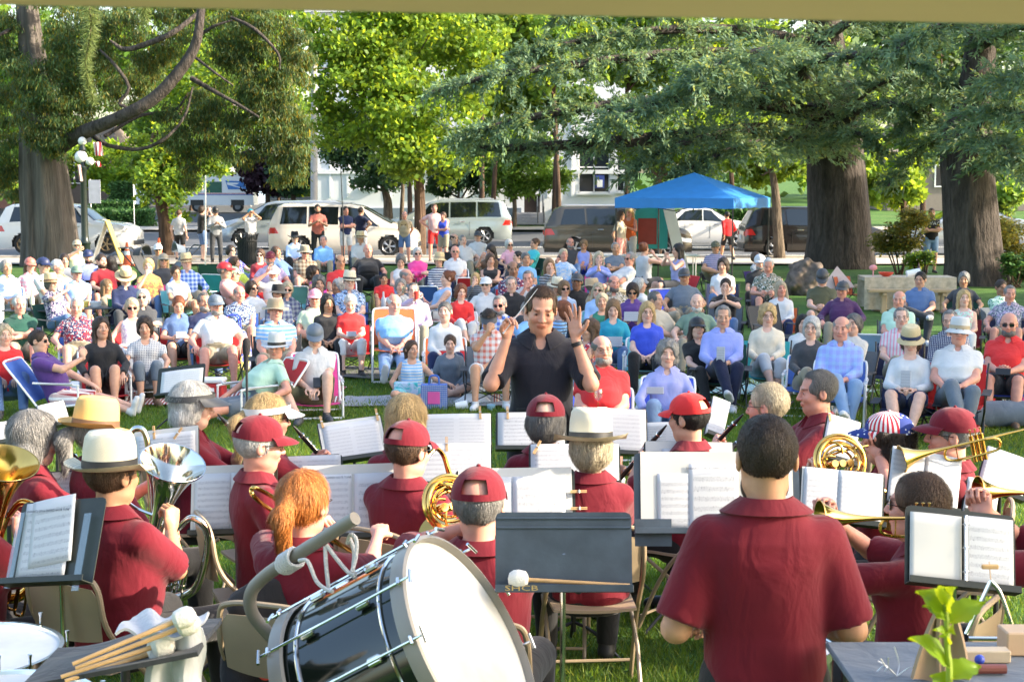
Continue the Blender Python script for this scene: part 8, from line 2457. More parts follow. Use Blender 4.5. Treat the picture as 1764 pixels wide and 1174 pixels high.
_w=person(*place_by_head(1124,386,'lap','f',1.0,yaw=0.05,z=.32)[:2],0.05,'lap','f',.02,'mid','hdark','tee','white',neck='crew',bottom='shorts',botc='red',hat='cowboy',hatc='black',skin='t',z=.32,label='woman in black hat, white tee and red bandana sitting high at the booth',group='people standing behind the audience')
g=G()
g.add([(-.1,-.135,1.02),(.1,-.135,1.02),(0,-.17,.80),(0,-.10,1.05)],[(0,2,1),(0,1,3)])
g.build('bandana',cloth('plain'),_w,CC['red'])
SWHITE=plain('printed_white',(.7,.7,.68),.7)
text_part(swag,'SWAG',.13,(0,-.150,1.32),(R(90),0,0),SWHITE,ext=.001,sx=1.15)
lion=[o for o in COL.objects if 'lion face' in o.get('label','')][0]
def disc(cx,cz,rx,rz,y,mat,name,par):
 g=G();g.ball((0,0,0),1,16,s=(rx,.006,rz))
 return g.build(name,mat,par,M=MT_((cx,y,cz)))
LT=plain('lion_tan',(.5,.33,.16),.8,vary=.2,vscale=20);LD=plain('lion_dark',(.07,.04,.03),.8);LL=plain('lion_light',(.62,.52,.4),.8)
fc=disc(0,1.24,.145,.19,-.150,LT,'lion_print',lion)
for a in((-.06,.05,.028,.016,LD),(.06,.05,.028,.016,LD),(0,-.03,.04,.06,LL),(0,-.02,.03,.018,LD),(0,-.115,.05,.035,LL),(0,-.075,.045,.008,LD)):
 disc(a[0],a[1],a[2],a[3],-.008,a[4],'face_mark',fc)
# VEHICLES
TYRE=plain('tyre_rubber',(.02,.02,.02),.8,vary=.1)
RIMM=plain('alloy_rim',(.55,.55,.56),.3,.8,vary=.1)
GLASSC=plain('car_glass',(.006,.009,.01),.05,vary=.1,vscale=.5,spec=.9)
REDL=plain('tail_light',(.5,.015,.01),.15,spec=.8)
HEADL=plain('head_light',(.55,.57,.6),.1,spec=.8)
def car_paint(name,col,metal=.3):
 return plain('paint_'+name,col,.22,metal,vary=.03,**{'Coat_Weight':.6,'Coat_Roughness':.05})
def car(name,label,cat,px,px2,D,zc,Lm,H,W,front,paint,top,belt,wins,glass=None,wheel=.34,wx=None,rimc=None,ws=None,rw=None,rack=False,yaw=0):
 x0,x1=at_y(px,400,D).x,at_y(px2,400,D).x
 Lm=abs(x1-x0)if Lm is None else Lm
 cx=(x0+x1)/2 if Lm is None else((x1-Lm/2)if front*0+(px2>-1e8 and px<-1e8)else(x0+x1)/2)
 root=empty(name,(cx,D,zc),R(yaw)+(0 if front>0 else PI),1,label,cat,'vehicles on the street')
 tx=np.array([q[0]for q in top])*Lm;tz=np.array([q[1]for q in top])*H
 bx=np.array([q[0]for q in belt])*Lm;bz=np.array([q[1]for q in belt])*H
 def TZ(x):return float(np.interp(x,tx,tz))
 def BZ_(x):return min(float(np.interp(x,bx,bz)),TZ(x)-.015)
 def HW(x):
  a=max(0,(abs(x)-.36*Lm)/(.14*Lm))
  return W/2*(1-.16*a**2.4)
 def sec(x,v):
  w=HW(x);zt,zb=TZ(x),BZ_(x)
  up=zt-zb
  wr=w*(.97-min(1,up/.5)*.20)
  if v<=.45:
   t=v/.45
   z=.20+(zb-.20)*t
   bul=w*(.955+.045*math.sin(PI*min(1,t*1.1)**.8))
   return(bul if t<.999 else w*.965,z)
  if v<=.75:
   t=(v-.45)/.30
   return(w*.965+(wr-w*.965)*t,zb+(zt-.05*min(1,up/.3)-zb)*t)
  t=(v-.75)/.25
  a=t*PI/2
  return(wr*math.cos(a)**.55 if t<1 else 0.0,zt-.05*min(1,up/.3)+(.05*min(1,up/.3)+.02)*math.sin(a)**.6)
 wx=wx or(-.29*Lm,.31*Lm)
 nx,nv=110,26
 xs=np.linspace(-Lm/2,Lm/2,nx+1)
 V=[]
 for x in xs:
  for s in(1,-1):
   for j in range(nv+1):
    w,z=sec(x,j/nv)
    V.append((x,s*w,z))
 F=[]
 st=2*(nv+1)
 for i in range(nx):
  xm=(xs[i]+xs[i+1])/2
  for s in(0,1):
   for j in range(nv):
    a=i*st+s*(nv+1)+j
    zm=(V[a][2]+V[a+1][2])/2
    if any((xm-q)**2+(zm-wheel)**2<(wheel+.055)**2 for q in wx)and j<nv*.5:continue
    f=(a,a+st,a+st+1,a+1)
    F.append(f[::-1]if s==0 else f)
 for e in(0,nx):
  ring=[e*st+j for j in range(nv+1)]+[e*st+(nv+1)+j for j in range(nv,-1,-1)]
  F.append(tuple(ring)if e==0 else tuple(ring[::-1]))
 g=G();g.add(V,F)
 g.build('body',paint,root,sharp=40)
 g=G();g.box((0,0,.42),(Lm*.93,W*.86,.38));g.build('underbody',BLACKM,root)
 for s in(1,-1):
  for q in wx:
   g=G();g.lathe([(wheel+.05,0),(wheel+.05,.10)],32,M=MT_((q,s*(W/2-.01),wheel))@MR_(R(90)*s,4,'X'))
   M=MT_((q,s*(W/2-.03),wheel))@MR_(-R(90)*s,4,'X')
   t=G();t.lathe([(wheel*.66,-.2),(wheel*.97,-.2),(wheel,-.17),(wheel,-.02),(wheel*.96,.0),(wheel*.68,.004)],32,M)
   w=t.build('wheel',TYRE,root)
   r=G();r.lathe([(wheel*.68,.004),(wheel*.64,-.01),(wheel*.60,-.05)],32,M);r.lathe([(.001,-.004),(.05,-.004),(.06,-.03)],16,M)
   for k in range(5):
    a=2*PI*k/5
    for da in(-.13,.13):
     r.tube([(math.cos(a)*.05,math.sin(a)*.05,-.012),(math.cos(a+da)*wheel*.64,math.sin(a+da)*wheel*.64,-.012)],.017,6,M)
   r.build('rim',rimc or RIMM,w)
   k=G();k.lathe([(.001,-.055),(wheel*.6,-.055)],24,M);k.build('brake',BLACKM,w)
 for s in(1,-1):
  for(a,b,c,d)in wins:
   g=G()
   def f(u,v,s=s):
    x=((a+(b-a)*u)*(1-v)+(c+(d-c)*u)*v)*Lm
    w,z=sec(x,.45+.30*(.08+.86*v))
    return(x,s*(w+.008),z)
   g.sheet(f,14,6,.006 if s<0 else-.006)
   g.build('window',glass or GLASSC,root)
 for(rng,nm)in((ws,'windshield'),(rw,'rear_window')):
  if not rng:continue
  g=G()
  def f(u,v):
   x=(rng[0]+(rng[1]-rng[0])*u)*Lm
   vv=.76+.24*abs(2*v-1)*-1+.24 if False else 1-abs(2*v-1)*.235
   w,z=sec(x,vv)
   s=1 if v>.5 else-1
   return(x+(.006 if rng[0]>0 else-.006),s*w,z+.010)
  g.sheet(f,8,16,.004)
  g.build(nm,GLASSC,root)
 for s in(1,-1):
  xe=-Lm/2
  g=G();g.sheet(lambda u,v:(lambda x:(x-.004*0,s*(sec(x,.45*(.68+.24*v))[0]+.006),sec(x,.45*(.68+.24*v))[1]))(xe+.02+.34*u*(1-.35*v)),8,4,-.006*s);g.build('taillight',REDL,root)
  g=G();g.rbox((xe-.004,s*W*.33,.62*BZ_(xe+.1)+.18),(.03,.26,.14),.008);g.build('taillight',REDL,root)
  g=G();g.sheet(lambda u,v:(lambda x:(x,s*(sec(x,.45*(.60+.22*v))[0]+.006),sec(x,.45*(.60+.22*v))[1]))(-xe-.02-.38*u),8,4,.006*s);g.build('headlight',HEADL,root)
  g=G();g.rbox((.215*Lm if not wins else(wins[-1][1])*Lm-.02,s*(W/2+.07),BZ_(.15*Lm)+.06),(.10,.18,.12),.03);g.build('mirror',paint,root)
  for hx in(-.12,.10):
   g=G();g.rbox((hx*Lm,s*(W/2+.006),BZ_(0)-.10),(.2,.03,.03),.008);g.build('door_handle',CHROME,root)
   g=G();g.box(((hx-.055)*Lm,s*(W/2-.0035),.62),(.010,.012,BZ_(0)*.9-.35));g.build('door_gap',BLACKM,root)
  if rack:
   g=G();g.tube([(-.36*Lm,s*W*.36,TZ(-.36*Lm)+.04),(.05*Lm,s*W*.36,TZ(.05*Lm)+.05)],.016,6);g.build('roof_rail',ALU,root)
 g=G();g.box((-Lm/2-.014,0,.68),(.012,.33,.16));g.build('licence_plate',WHITEP,root)
 g=G();g.rbox((-Lm/2+.03,0,.40),(.12,W*.8,.2),.04);g.build('bumper',BLACKM,root)
 g=G();g.rbox((Lm/2-.03,0,.38),(.12,W*.78,.2),.04);g.build('bumper',BLACKM,root)
 return root
SUVT=[(-.5,.50),(-.492,.62),(-.47,.72),(-.43,.93),(-.38,.985),(-.2,1.0),(.0,.995),(.08,.97),(.13,.90),(.23,.655),(.27,.635),(.40,.60),(.47,.53),(.5,.42)]
SUVB=[(-.5,.60),(-.3,.625),(.1,.60),(.24,.585),(.5,.42)]
SUVW=[(-.39,-.22,-.36,-.23),(-.205,-.02,-.215,-.02),(-.005,.185,-.005,.085)]
VANT=[(-.5,.48),(-.492,.62),(-.475,.75),(-.44,.95),(-.40,.99),(-.2,1.0),(.05,.985),(.12,.95),(.2,.83),(.32,.63),(.36,.60),(.44,.55),(.48,.48),(.5,.38)]
VANB=[(-.5,.58),(-.3,.59),(.1,.565),(.34,.545),(.5,.38)]
VANW=[(-.42,-.24,-.40,-.24),(-.225,-.03,-.225,-.03),(-.015,.25,-.015,.135)]
SEDT=[(-.5,.50),(-.485,.66),(-.40,.72),(-.31,.76),(-.20,.93),(-.12,.985),(-.02,1.0),(.06,.97),(.22,.70),(.25,.68),(.42,.60),(.48,.52),(.5,.42)]
SEDB=[(-.5,.62),(-.2,.66),(.1,.64),(.24,.62),(.5,.42)]
SEDW=[(-.27,-.02,-.17,-.02),(-.008,.19,-.008,.06)]
WHITEC=car_paint('white',(.74,.72,.68),.0)
CREAMC=car_paint('cream_white',(.72,.65,.55),.0)
SILVC=car_paint('silver_green',(.40,.45,.44),.5)
SILV2=car_paint('pale_silver',(.42,.45,.48),.5)
BROWNC=car_paint('brown_grey',(.085,.075,.06),.35)
BLKC=car_paint('dark_brown',(.016,.014,.014),.1)
BRONZE=plain('bronze_rim',(.35,.25,.14),.35,.6)
car('parked_suv','white sport utility with bronze wheels behind the cedar trunk and lamp post','car',6,238,53,.10,4.75,1.72,1.85,1,WHITEC,SUVT,SUVB,SUVW,ws=(.095,.225),rw=(-.475,-.435),rimc=BRONZE)
car('parked_minivan','cream white minivan with red tail light behind the men standing at centre left','car',469,722,52.5,.05,5.1,1.78,1.95,1,CREAMC,VANT,VANB,VANW,ws=(.14,.33),rw=(-.485,-.44),rack=True)
car('parked_suv','brown-grey sport utility with red tail light left of the canopy','car',932,1192,50.8+1.2,.0,5.0,1.76,1.9,1,BROWNC,SUVT,SUVB,SUVW,ws=(.095,.225),rw=(-.475,-.435),rack=True)
car('parked_suv','dark brown sport utility with wide tail light behind the forked tree','car',1274,1524,51.6,.02,4.85,1.72,1.92,1,BLKC,SUVT,SUVB,SUVW,ws=(.095,.225),rw=(-.475,-.435))
car('silver_minivan','silver-green minivan facing left behind the couple, before the stairs','car',662,881,60.5,.15,5.1,1.76,1.95,-1,SILVC,VANT,VANB,VANW,ws=(.14,.33),rw=(-.485,-.44),rack=True)
car('silver_minivan','pale silver minivan facing left behind the trash can','car',380,606,59.2,.08,5.1,1.80,1.95,-1,SILV2,VANT,VANB,VANW,ws=(.14,.33),rw=(-.485,-.44))
car('white_car','white hatchback seen under the blue canopy','car',1112,1306,58.0,.12,4.3,1.52,1.75,1,WHITEC,SEDT,SEDB,SEDW,ws=(.075,.215),rw=(-.30,-.21))
car('blue_silver_car','pale blue silver sedan behind the man in the SWAG shirt','car',1542,1770,54.0,.18,4.8,1.50,1.8,-1,SILV2,SEDT,SEDB,SEDW,ws=(.075,.215),rw=(-.30,-.21))
def mail_truck():
 D,z0=100.0,.80
 x0,x1=at_y(323,400,D).x,at_y(442,400,D).x
 L_=x1-x0
 root=empty('mail_truck',((x0+x1)/2,D,z0),0,1,'white mail truck with blue eagle emblem driving left at the side street','mail truck','vehicles on the street')
 WT=plain('truck_white',(.76,.76,.76),.35,vary=.03)
 side=[(-L_*.5,.45),(L_*.5,.45),(L_*.5,1.28),(L_*.47,2.22),(L_*.44,2.32),(-L_*.16,2.32),(-L_*.20,2.22),(-L_*.22,1.38),(-L_*.47,1.22),(-L_*.5,1.05)]
 g=G();g.prism(side,1.9,M=MT_((0,.95,0))@MR_(R(90),4,'X'))
 g.build('body',WT,root)
 g=G();g.box((-L_*.07,-.957,1.62),(L_*.24,.01,.72));g.build('window',plain('green_glass',(.02,.12,.09),.1),root)
 g=G()
 g.add([(-L_*.213,-.8,1.45),(-L_*.213,.8,1.45),(-L_*.198,.8,2.15),(-L_*.198,-.8,2.15)],[(0,3,2,1)]);[v.__setattr__('x',v.x-.02)for v in g.V]
 g.build('windshield',GLASSC,root)
 g=G();g.box((0,-.956,1.13),(L_*.98,.01,.05));g.build('blue_stripe',plain('stripe_blue',(.03,.1,.4),.5),root)
 g=G();g.box((0,-.956,1.21),(L_*.98,.01,.04));g.build('red_stripe',plain('stripe_red',(.5,.04,.05),.5),root)
 g=G();g.add([(L_*.10,-.958,2.05),(L_*.36,-.958,2.0),(L_*.40,-.958,1.48),(L_*.14,-.958,1.48)],[(0,3,2,1)])
 em=g.build('emblem',plain('emblem_blue',(.04,.18,.5),.5),root)
 g=G();g.add([(L_*.12,-.962,1.93),(L_*.30,-.962,1.90),(L_*.27,-.962,1.80),(L_*.20,-.962,1.78),(L_*.385,-.962,1.50),(L_*.37,-.962,1.50),(L_*.13,-.962,1.78)],[(0,6,3,2,1),(3,6,5,4)])
 g.build('eagle_head',WHITEP,em)
 for q in(-.31,.27):
  M=MT_((q*L_,-.93,.36))@MR_(R(90),4,'X')
  g=G();g.lathe([(.001,-.02),(.2,-.02),(.22,.02),(.35,.02),(.36,-.04),(.36,-.25)],28,M);w=g.build('wheel',TYRE,root)
  g=G();g.lathe([(.001,.012),(.19,.012)],20,M);g.build('rim',plain('grey_rim',(.2,.2,.2),.6),w)
  g=G();g.box((q*L_,-.952,.62),(.86,.008,.36));g.build('wheel_arch',BLACKM,root)
 for s_ in(-.7,.7):
  g=G();g.rbox((-L_*.505,s_,.92),(.04,.22,.2),.01);g.build('headlight',HEADL,root)
mail_truck()
P=at_y(382,300,112)
cp=empty('white_canopy',(P.x,112,float(rise(0,112))),0,1,'white peaked canopy just behind the mail truck','canopy')
g=G();g.add([(-1.9,-1.9,2.6),(1.9,-1.9,2.6),(1.9,1.9,2.6),(-1.9,1.9,2.6),(0,0,3.7)],[(0,1,4),(1,2,4),(2,3,4),(3,0,4),(3,2,1,0)]);g.build('canopy_top',WHITEP,cp)
for a in(-1.8,1.8):
 for b in(-1.8,1.8):
  g=G();g.tube([(a,b,0),(a,b,2.6)],.03,6);g.build('leg',ALU,cp)
# blue canopy and its booth
BLUEC=plain('blue_canopy_cloth',(.03,.22,.58),.6,vary=.06,bump=.1,bscale=8,**{'Transmission_Weight':.0})
def blue_canopy():
 D=37.6
 th=R(26)
 s=FPX/D
 pk=at_y(1196,297,D)
 root=empty('blue_canopy',(pk.x,pk.y,0),-th+R(0),1,'blue pop-up canopy with thin black legs right of centre','canopy')
 h=1.5;ze=2.12
 zp=pk.z
 g=G()
 rim=[(-h,-h),(h,-h),(h,h),(-h,h)]
 g.add([(x,y,ze)for x,y in rim]+[(0,0,zp)],[(0,1,4),(1,2,4),(2,3,4),(3,0,4)])
 g.build('canopy_top',BLUEC,root,sharp=10)
 g=G()
 for i in range(4):
  a,b=Vector((*rim[i],0)),Vector((*rim[(i+1)%4],0))
  g.sheet(lambda u,v:a+(b-a)*u+Vector((0,0,ze-.24*v+.01*math.sin(u*25)*v)),14,2,.004)
 g.build('valance',BLUEC,root)
 for x,y in rim:
  g=G();g.tube([(x*.985,y*.985,0),(x*.985,y*.985,ze)],.022,6);g.build('leg',BLACKM,root)
 g=G()
 for i in range(4):
  a,b=rim[i],rim[(i+1)%4]
  g.tube([(a[0]*.98,a[1]*.98,ze-.05),((a[0]+b[0])/2,(a[1]+b[1])/2,ze-.3),(b[0]*.98,b[1]*.98,ze-.05)],.012,5)
 g.build('truss',BLACKM,root)
blue_canopy()
D=40.8
P=at_y(1122,400,D)
bn=empty('booth_banner',(P.x,D,0),0,1,'teal banner between white slanted boards behind the woman with the red bandana','banner')
zt=at_y(1100,354,D).z;sx=FPX/D
g=G();g.box((-.1,.1,zt/2+.35),(1.1,.03,zt-.75));g.build('banner',plain('teal_print',(.04,.36,.36),.7),bn)
g=G();g.box((-.1,.075,1.2),(.5,.02,.7));g.build('round_print',plain('dark_red_print',(.3,.05,.04),.7),bn)
for sg in(-1,1):
 g=G();g.box((sg*.68-.0,0,zt/2),(.30 if sg>0 else.1,.04,zt),rot=(0,R(-14*sg),0));g.build('slanted_board',WHITEP,bn)
P=at_y(1195,420,39.6)
bt=empty('booth_table',(P.x-1.2,39.4,0),0,1,'white topped folding table of the booth','table')
g=G();g.rbox((0,0,.62),(2.6,.7,.04),.01);g.build('tabletop',WHITEP,bt)
for x_ in(-1.2,1.2):
 g=G();g.tube([(x_,-.3,0),(x_,-.3,.6),(x_,.3,.6),(x_,.3,0)],.015,6);g.build('leg',ALU,bt)
# street furniture
def lamp():
 D=43.2
 P=at_y(147,430,D)
 root=empty('street_lamp',(P.x,D,0),0,1,'black fluted street lamp post with white globe lamps beside the cedar trunk','street lamp')
 z=lambda py:at_y(147,py,D).z
 g=G()
 g.lathe([(.20,0),(.20,.25),(.15,.3),(.14,.75),(.17,.8),(.12,.86),(.10,1.0),(.085,z(300)),(.10,z(296)),(.12,z(288)),(.07,z(283)),(.06,z(262)),(.11,z(258)),(.05,z(250))],20)
 g.build('post',plain('black_green_iron',(.012,.02,.016),.35),root)
 GL=plain('white_globe_glass',(.8,.78,.74),.2,vary=.02)
 for(a,b,r)in((0,z(243),.12),(-.05,z(270),.18),(.2,z(278),.12)):
  g=G();g.ball((a,0,b),r,16);g.build('globe',GL,root)
  g=G();g.tube([(0,0,z(286)),(a*.6,0,b-r-.08),(a,0,b-r)],.022,6);g.build('bracket',BLACKM,root)
 return root
lamp()
for(a,b,c,d,lab,col)in((160,245,175,268,'red and white striped flag hanging from the limb beside the lamp','r'),(133,284,140,312,'white and red pennant left of the lamp post','w'),(163,278,172,287,'small red ribbon bow below the striped flag','r')):
 p0,p1=at_y(a,b,42.8),at_y(c,d,42.8)
 g=G();g.sheet(lambda u,v:(p0 .x+(p1 .x-p0 .x)*u+.05*v,42.8+.05*math.sin(u*9),p0 .z+(p1 .z-p0 .z)*v),12,8,.004)
 if col=='r':
  t=NT('striped_flag_%d'%a);sp=t.n('SeparateXYZ');t.l(t.obj(),sp.inputs[0])
  c_=t.mix(t.math('GREATER_THAN',t.math('SINE',t.math('MULTIPLY',sp.outputs[0],60.)),0.),(.7,.68,.66),(.55,.03,.04));t.principled(c_,.8);m_=t.m
 else:m_=plain('pale_pink_cloth',(.7,.5,.45),.8)
 tag(g.build('flag' if b<280 else 'pennant',m_),lab,'flag')
pole_thing('sign_post',354,302,470,44,.022,ALU,'thin grey metal post rising between the couple by the trash can','post')
P=at_y(163,330,62);g=G();g.box((P.x,62,P.z),(.48,.03,.95));o=tag(g.build('grey_sign',plain('sign_back',(.4,.42,.45),.5)),'blank grey back of a road sign between lamp post and hedges','sign')
g=G();g.tube([(P.x-.18,62.04,P.z+.5),(P.x-.18,62.04,0)],.03,6);g.build('post',ALU,o)
P=at_y(241,332,60);g=G();g.sheet(lambda u,v:(P.x+(u-.5)*.46+.03*math.sin(v*5),60+.03*math.sin(u*6),P.z-.45+.9*v),6,8,.006);o=tag(g.build('banner_flag',plain('white_blue_banner',(.62,.68,.76),.7,vary=.3,vscale=3)),'white and blue feather banner in front of the tall hedge','banner')
g=G();g.tube([(P.x-.25,60,0),(P.x-.25,60,P.z+.5)],.018,6);g.build('pole',ALU,o)
P=at_y(186,440,46.8);zz=at_y(186,377,46.8).z
af=empty('a_frame_sign',(P.x,46.8,0),R(84),1,'white and yellow wooden sandwich board seen edge-on by the traffic cone','sign')
for sg,cl_ in((1,(.75,.74,.7)),(-1,(.6,.45,.12))):
 g=G();g.box((0,sg*.24,zz/2),(.34,.035,zz),rot=(R(20*sg),0,0));g.build('board',plain('board_%d'%sg,cl_,.6),af)
def cone(px,py,D,lab):
 P=at_y(px,py,D)
 root=empty('traffic_cone',(P.x,D,0),0,1,lab,'traffic cone')
 OR=plain('cone_orange',(.75,.12,.03),.5)
 g=G();g.lathe([(.001,.72),(.03,.72),(.14,.04),(.15,.04)],20);g.rbox((0,0,.02),(.38,.38,.04),.01);g.build('cone',OR,root)
 g=G();g.lathe([(.094,.34),(.072,.46)],20);g.lathe([(.062,.53),(.047,.60)],20);g.build('reflective_bands',WHITEP,root)
cone(219,442,46.0,'orange traffic cone with white bands left of the strollers')
cone(274,432,50.0,'small orange cone half hidden behind the thin leaning tree')
def trash_can():
 D=45.6
 P=at_y(426,440,D)
 root=empty('trash_can',(P.x,D,0),0,1,'black slatted metal trash can between the phone man and the white minivan','trash can')
 zt=at_y(426,403,D).z
 g=G()
 for k in range(34):
  a=2*PI*k/34
  c,s_=math.cos(a),math.sin(a)
  g.tube([(c*.27,s_*.27,.05),(c*.29,s_*.29,zt*.8),(c*.34,s_*.34,zt),(c*.37,s_*.37,zt+.01)],.014,4)
 g.lathe([(.30,.05),(.30,.09),(.26,.09)],32);g.lathe([(.30,zt*.78),(.305,zt*.82),(.28,zt*.82)],32)
 g.build('slats',BLACKM,root)
 g=G();g.lathe([(.001,.06),(.25,.06),(.26,zt*.9),(.24,zt*.9)],28);g.build('liner',plain('liner_dark',(.02,.022,.024),.7),root)
trash_can()
def stroller(px,py,D,yaw,lab,col):
 P=at_z(px,py,0)if D is None else at_y(px,py,D)
 root=empty('stroller',(P.x,P.y,0),R(yaw),1,lab,'stroller')
 g=G()
 for s in(-1,1):
  g.tube(bez([(s*.26,.55,1.02),(s*.27,.30,.78),(s*.27,-.1,.42),(s*.24,-.5,.15)],12),.014,6)
  g.tube([(s*.27,.2,.66),(s*.27,.42,.15)],.013,6)
 g.tube([(-.26,.55,1.02),(.26,.55,1.02)],.018,6)
 g.build('frame',BLACKM,root)
 for(x,y)in((-.27,.44),(.27,.44),(0,-.52)):
  w=G();w.lathe([(.07,-.02),(.14,-.02),(.15,0),(.14,.02),(.07,.02)],20,M=MT_((x,y,.15))@MR_(R(90),4,'Y'));w.build('wheel',TYRE,root)
 g=G();g.sheet(lambda u,v:((u-.5)*.44,.28-.55*v*(1-.2*v),.95-.62*math.sin(v*1.6)**.8-.03*math.sin(PI*u)),8,10,.02);g.build('seat',cloth('plain'),root,CC[col])
 g=G();g.sheet(lambda u,v:(.24*math.cos(PI*u),.30-.34*math.sin(R(20+80*v))*.9,.86+.26*math.sin(PI*u)*(.6+.4*v)),10,5,.008);g.build('canopy',cloth('plain'),root,CC[col])
stroller(252,470,34,70,'black stroller with raised handle behind the blonde woman in tie-dye','charcoal')
stroller(302,462,35.5,-60,'grey stroller tipped back, right of the black stroller','slate')
def rock():
 P=at_y(1388,510,33.5)
 root_=FieldRock=Field(axis(-.6,.6,.035),axis(-.5,.5,.035),axis(-.05,.9,.035))
 e=ellip((0,0,.25),(.52,.4,.52))
 FieldRock.add((lambda X,Y,Z:e[0](X,Y,Z)+.05*np.sin(7*X+5*Z)*np.sin(8*Y-4*Z)+.03*np.sin(17*X-9*Z)+.02*np.sin(29*Z+13*X)*np.sin(21*X),e[1]-.1,e[2]+.1),.01)
 V,Q=FieldRock.nets()
 o=link('boulder',mesh_np('boulder',V,[Q],True),None,plain('brown_rock',(.13,.10,.08),.95,bump=.9,bscale=14,vary=.45,vscale=8))
 o.location=(P.x,P.y,0)
 tag(o,'rough brown boulder at the foot of the big deodar','boulder')
rock()
def picnic():
 D=29.2
 a,b=at_y(1486,500,D),at_y(1636,500,D)
 zt=at_y(1560,476,D).z
 root=empty('picnic_table',((a.x+b.x)/2,D,0),R(-3),1,'picnic table under a pale cloth in front of the deodar trunks','table')
 w=(b.x-a.x)
 DR=plain('table_stone',(.36,.31,.25),.85,bump=.3,vary=.15)
 g=G();g.rbox((0,0,zt-.05),(w,.75,.09),.02);g.build('tabletop',DR,root)
 for sg in(-1,1):
  g=G();g.rbox((sg*w*.36,0,(zt-.1)/2),(.14,.5,zt-.1),.02);g.build('leg',DR,root)
 for sg in(-1,1):
  g=G();g.rbox((0,sg*.68,.43),(w*1.02,.26,.06),.01)
  g.rbox((-w*.33,sg*.45,.36),(.08,.7,.06),.01);g.rbox((w*.33,sg*.45,.36),(.08,.7,.06),.01);g.rbox((-w*.33,sg*.68,.2),(.1,.12,.4),.01);g.rbox((w*.33,sg*.68,.2),(.1,.12,.4),.01)
  g.build('bench',plain('bench_plank',(.42,.3,.17),.7,bump=.1),root)
 t=G()
 def f(u,v):
  x=(u-.5)*w*1.03
  q=v*2-1
  if abs(q)<.5:return(x,q*2*.38,zt+.004)
  h=(abs(q)-.5)*2
  return(x,math.copysign(.385+.02*math.sin(u*40)*h,q),zt+.004-.62*h)
 t.sheet(f,60,20,.004)
 o=t.build('tablecloth',plain('tan_print_cloth',(.50,.42,.31),.85,bump=.2,bscale=40,vary=.2,vscale=14),None,M=MT_(root.location)@MR_(R(-3),4,'Z'))
 tag(o,'pale tan printed cloth draped over the picnic table','tablecloth')
 y=D
 P=at_y(1504,474,y);g=G();g.tube([(P.x,y,zt+.006),(P.x,y,zt+.16)],.012,6)
 g.ball((P.x,y,zt+.17),.08,10,s=(1,.5,.7));tag(g.build('pink_pinwheel',plain('pink_foil',(.75,.3,.32),.4)),'pink pinwheel decoration standing on the picnic table','decoration')
 P=at_y(1524,476,y);g=G();g.lathe([(.05,zt+.006),(.13,zt+.05),(.15,zt+.09),(.14,zt+.09),(.04,zt+.02)],20,M=MT_((P.x,y-.1,0)));tag(g.build('red_bowl',plain('red_bowl',(.6,.06,.03),.3)),'red bowl of food on the picnic table','bowl')
 P=at_y(1572,474,y);g=G();g.lathe([(.02,-.13),(.065,-.13),(.065,.13),(.02,.13)],20,M=MT_((P.x,y-.05,zt+.075))@MR_(R(78),4,'Y'));tag(g.build('paper_towels',WHITEP),'white paper towel roll lying on the picnic table','paper towels')
 P=at_y(1585,468,y);g=G();g.lathe([(.035,0),(.035,.16),(.012,.2),(.012,.25),(.001,.25)],14,M=MT_((P.x,y+.1,zt+.004)));tag(g.build('bottle',plain('dark_bottle',(.08,.03,.03),.1)),'dark bottle next to the paper towel roll','bottle')
picnic()
P=at_y(1441,472,30.2)
g=G();g.add([(P.x-.32,30.2,P.z-.30),(P.x+.36,30.1,P.z-.26),(P.x+.02,30.25,P.z+.16),(P.x+.3,30.5,P.z-.28),(P.x-.2,30.5,P.z-.3)],[(0,1,2),(1,3,2),(3,4,2),(4,0,2),(0,4,3,1)])
g.tube([(P.x,30.3,0),(P.x,30.3,P.z-.2)],.1,8)
tag(g.build('paper_tent',plain('pale_pink_paper',(.7,.52,.46),.8)),'pale pink folded paper peak left of the picnic table','paper')
P=at_y(1470,500,29.9)
oc=chair_camp(P.x,30.0,R(35),(.35,.08,.03),'orange camp chair standing empty beside the picnic table',scale=.85,h=.8)
def mic(px,py0,D,lab,tall=False):
 P=at_y(px,py0,D)
 root=empty('microphone_stand',(P.x,D,0),0,1,lab,'microphone stand')
 g=G();g.tube([(0,0,0.02),(0,0,P.z-.16)],.009,8)
 for k in range(3):g.tube([(0,0,.12),(.3*math.cos(k*2.1),.3*math.sin(k*2.1),.012)],.008,6)
 g.build('stand',BLACKM,root)
 g=G();g.lathe([(.001,-.12),(.016,-.12),(.017,-.02),(.026,.0),(.030,.05),(.026,.09),(.012,.108),(.001,.11)],16,M=MT_((0,0,P.z-.05))@MR_(R(-8),4,'X'));g.build('foam_head',plain('black_foam',(.02,.018,.02),.95,bump=.5,bscale=150),root)
mic(424,596,10.6,'black microphone with foam windscreen on a straight stand before the mint-shirted man')
mic(985,560,9.9,'black microphone close beside the conductor\'s raised left hand')
P=at_y(592,440,30)
bp=empty('boom_pole',(P.x,30,0),0,1,'very tall thin black boom pole rising above the man in navy tee','boom pole')
g=G();g.tube([Vector((0,0,.02)),at_y(591,380,30)-Vector(bp.location),at_y(587,290,30)-Vector(bp.location)],[.018,.012,.008],8);g.tube(bez([at_y(587,290,30)-Vector(bp.location),at_y(580,282,30)-Vector(bp.location),at_y(565,278,30)-Vector(bp.location)],6),.007,6)
for k in range(3):g.tube([(0,0,.5),(.4*math.cos(k*2.1),.4*math.sin(k*2.1),.01)],.01,6)
g.build('pole',BLACKM,bp)
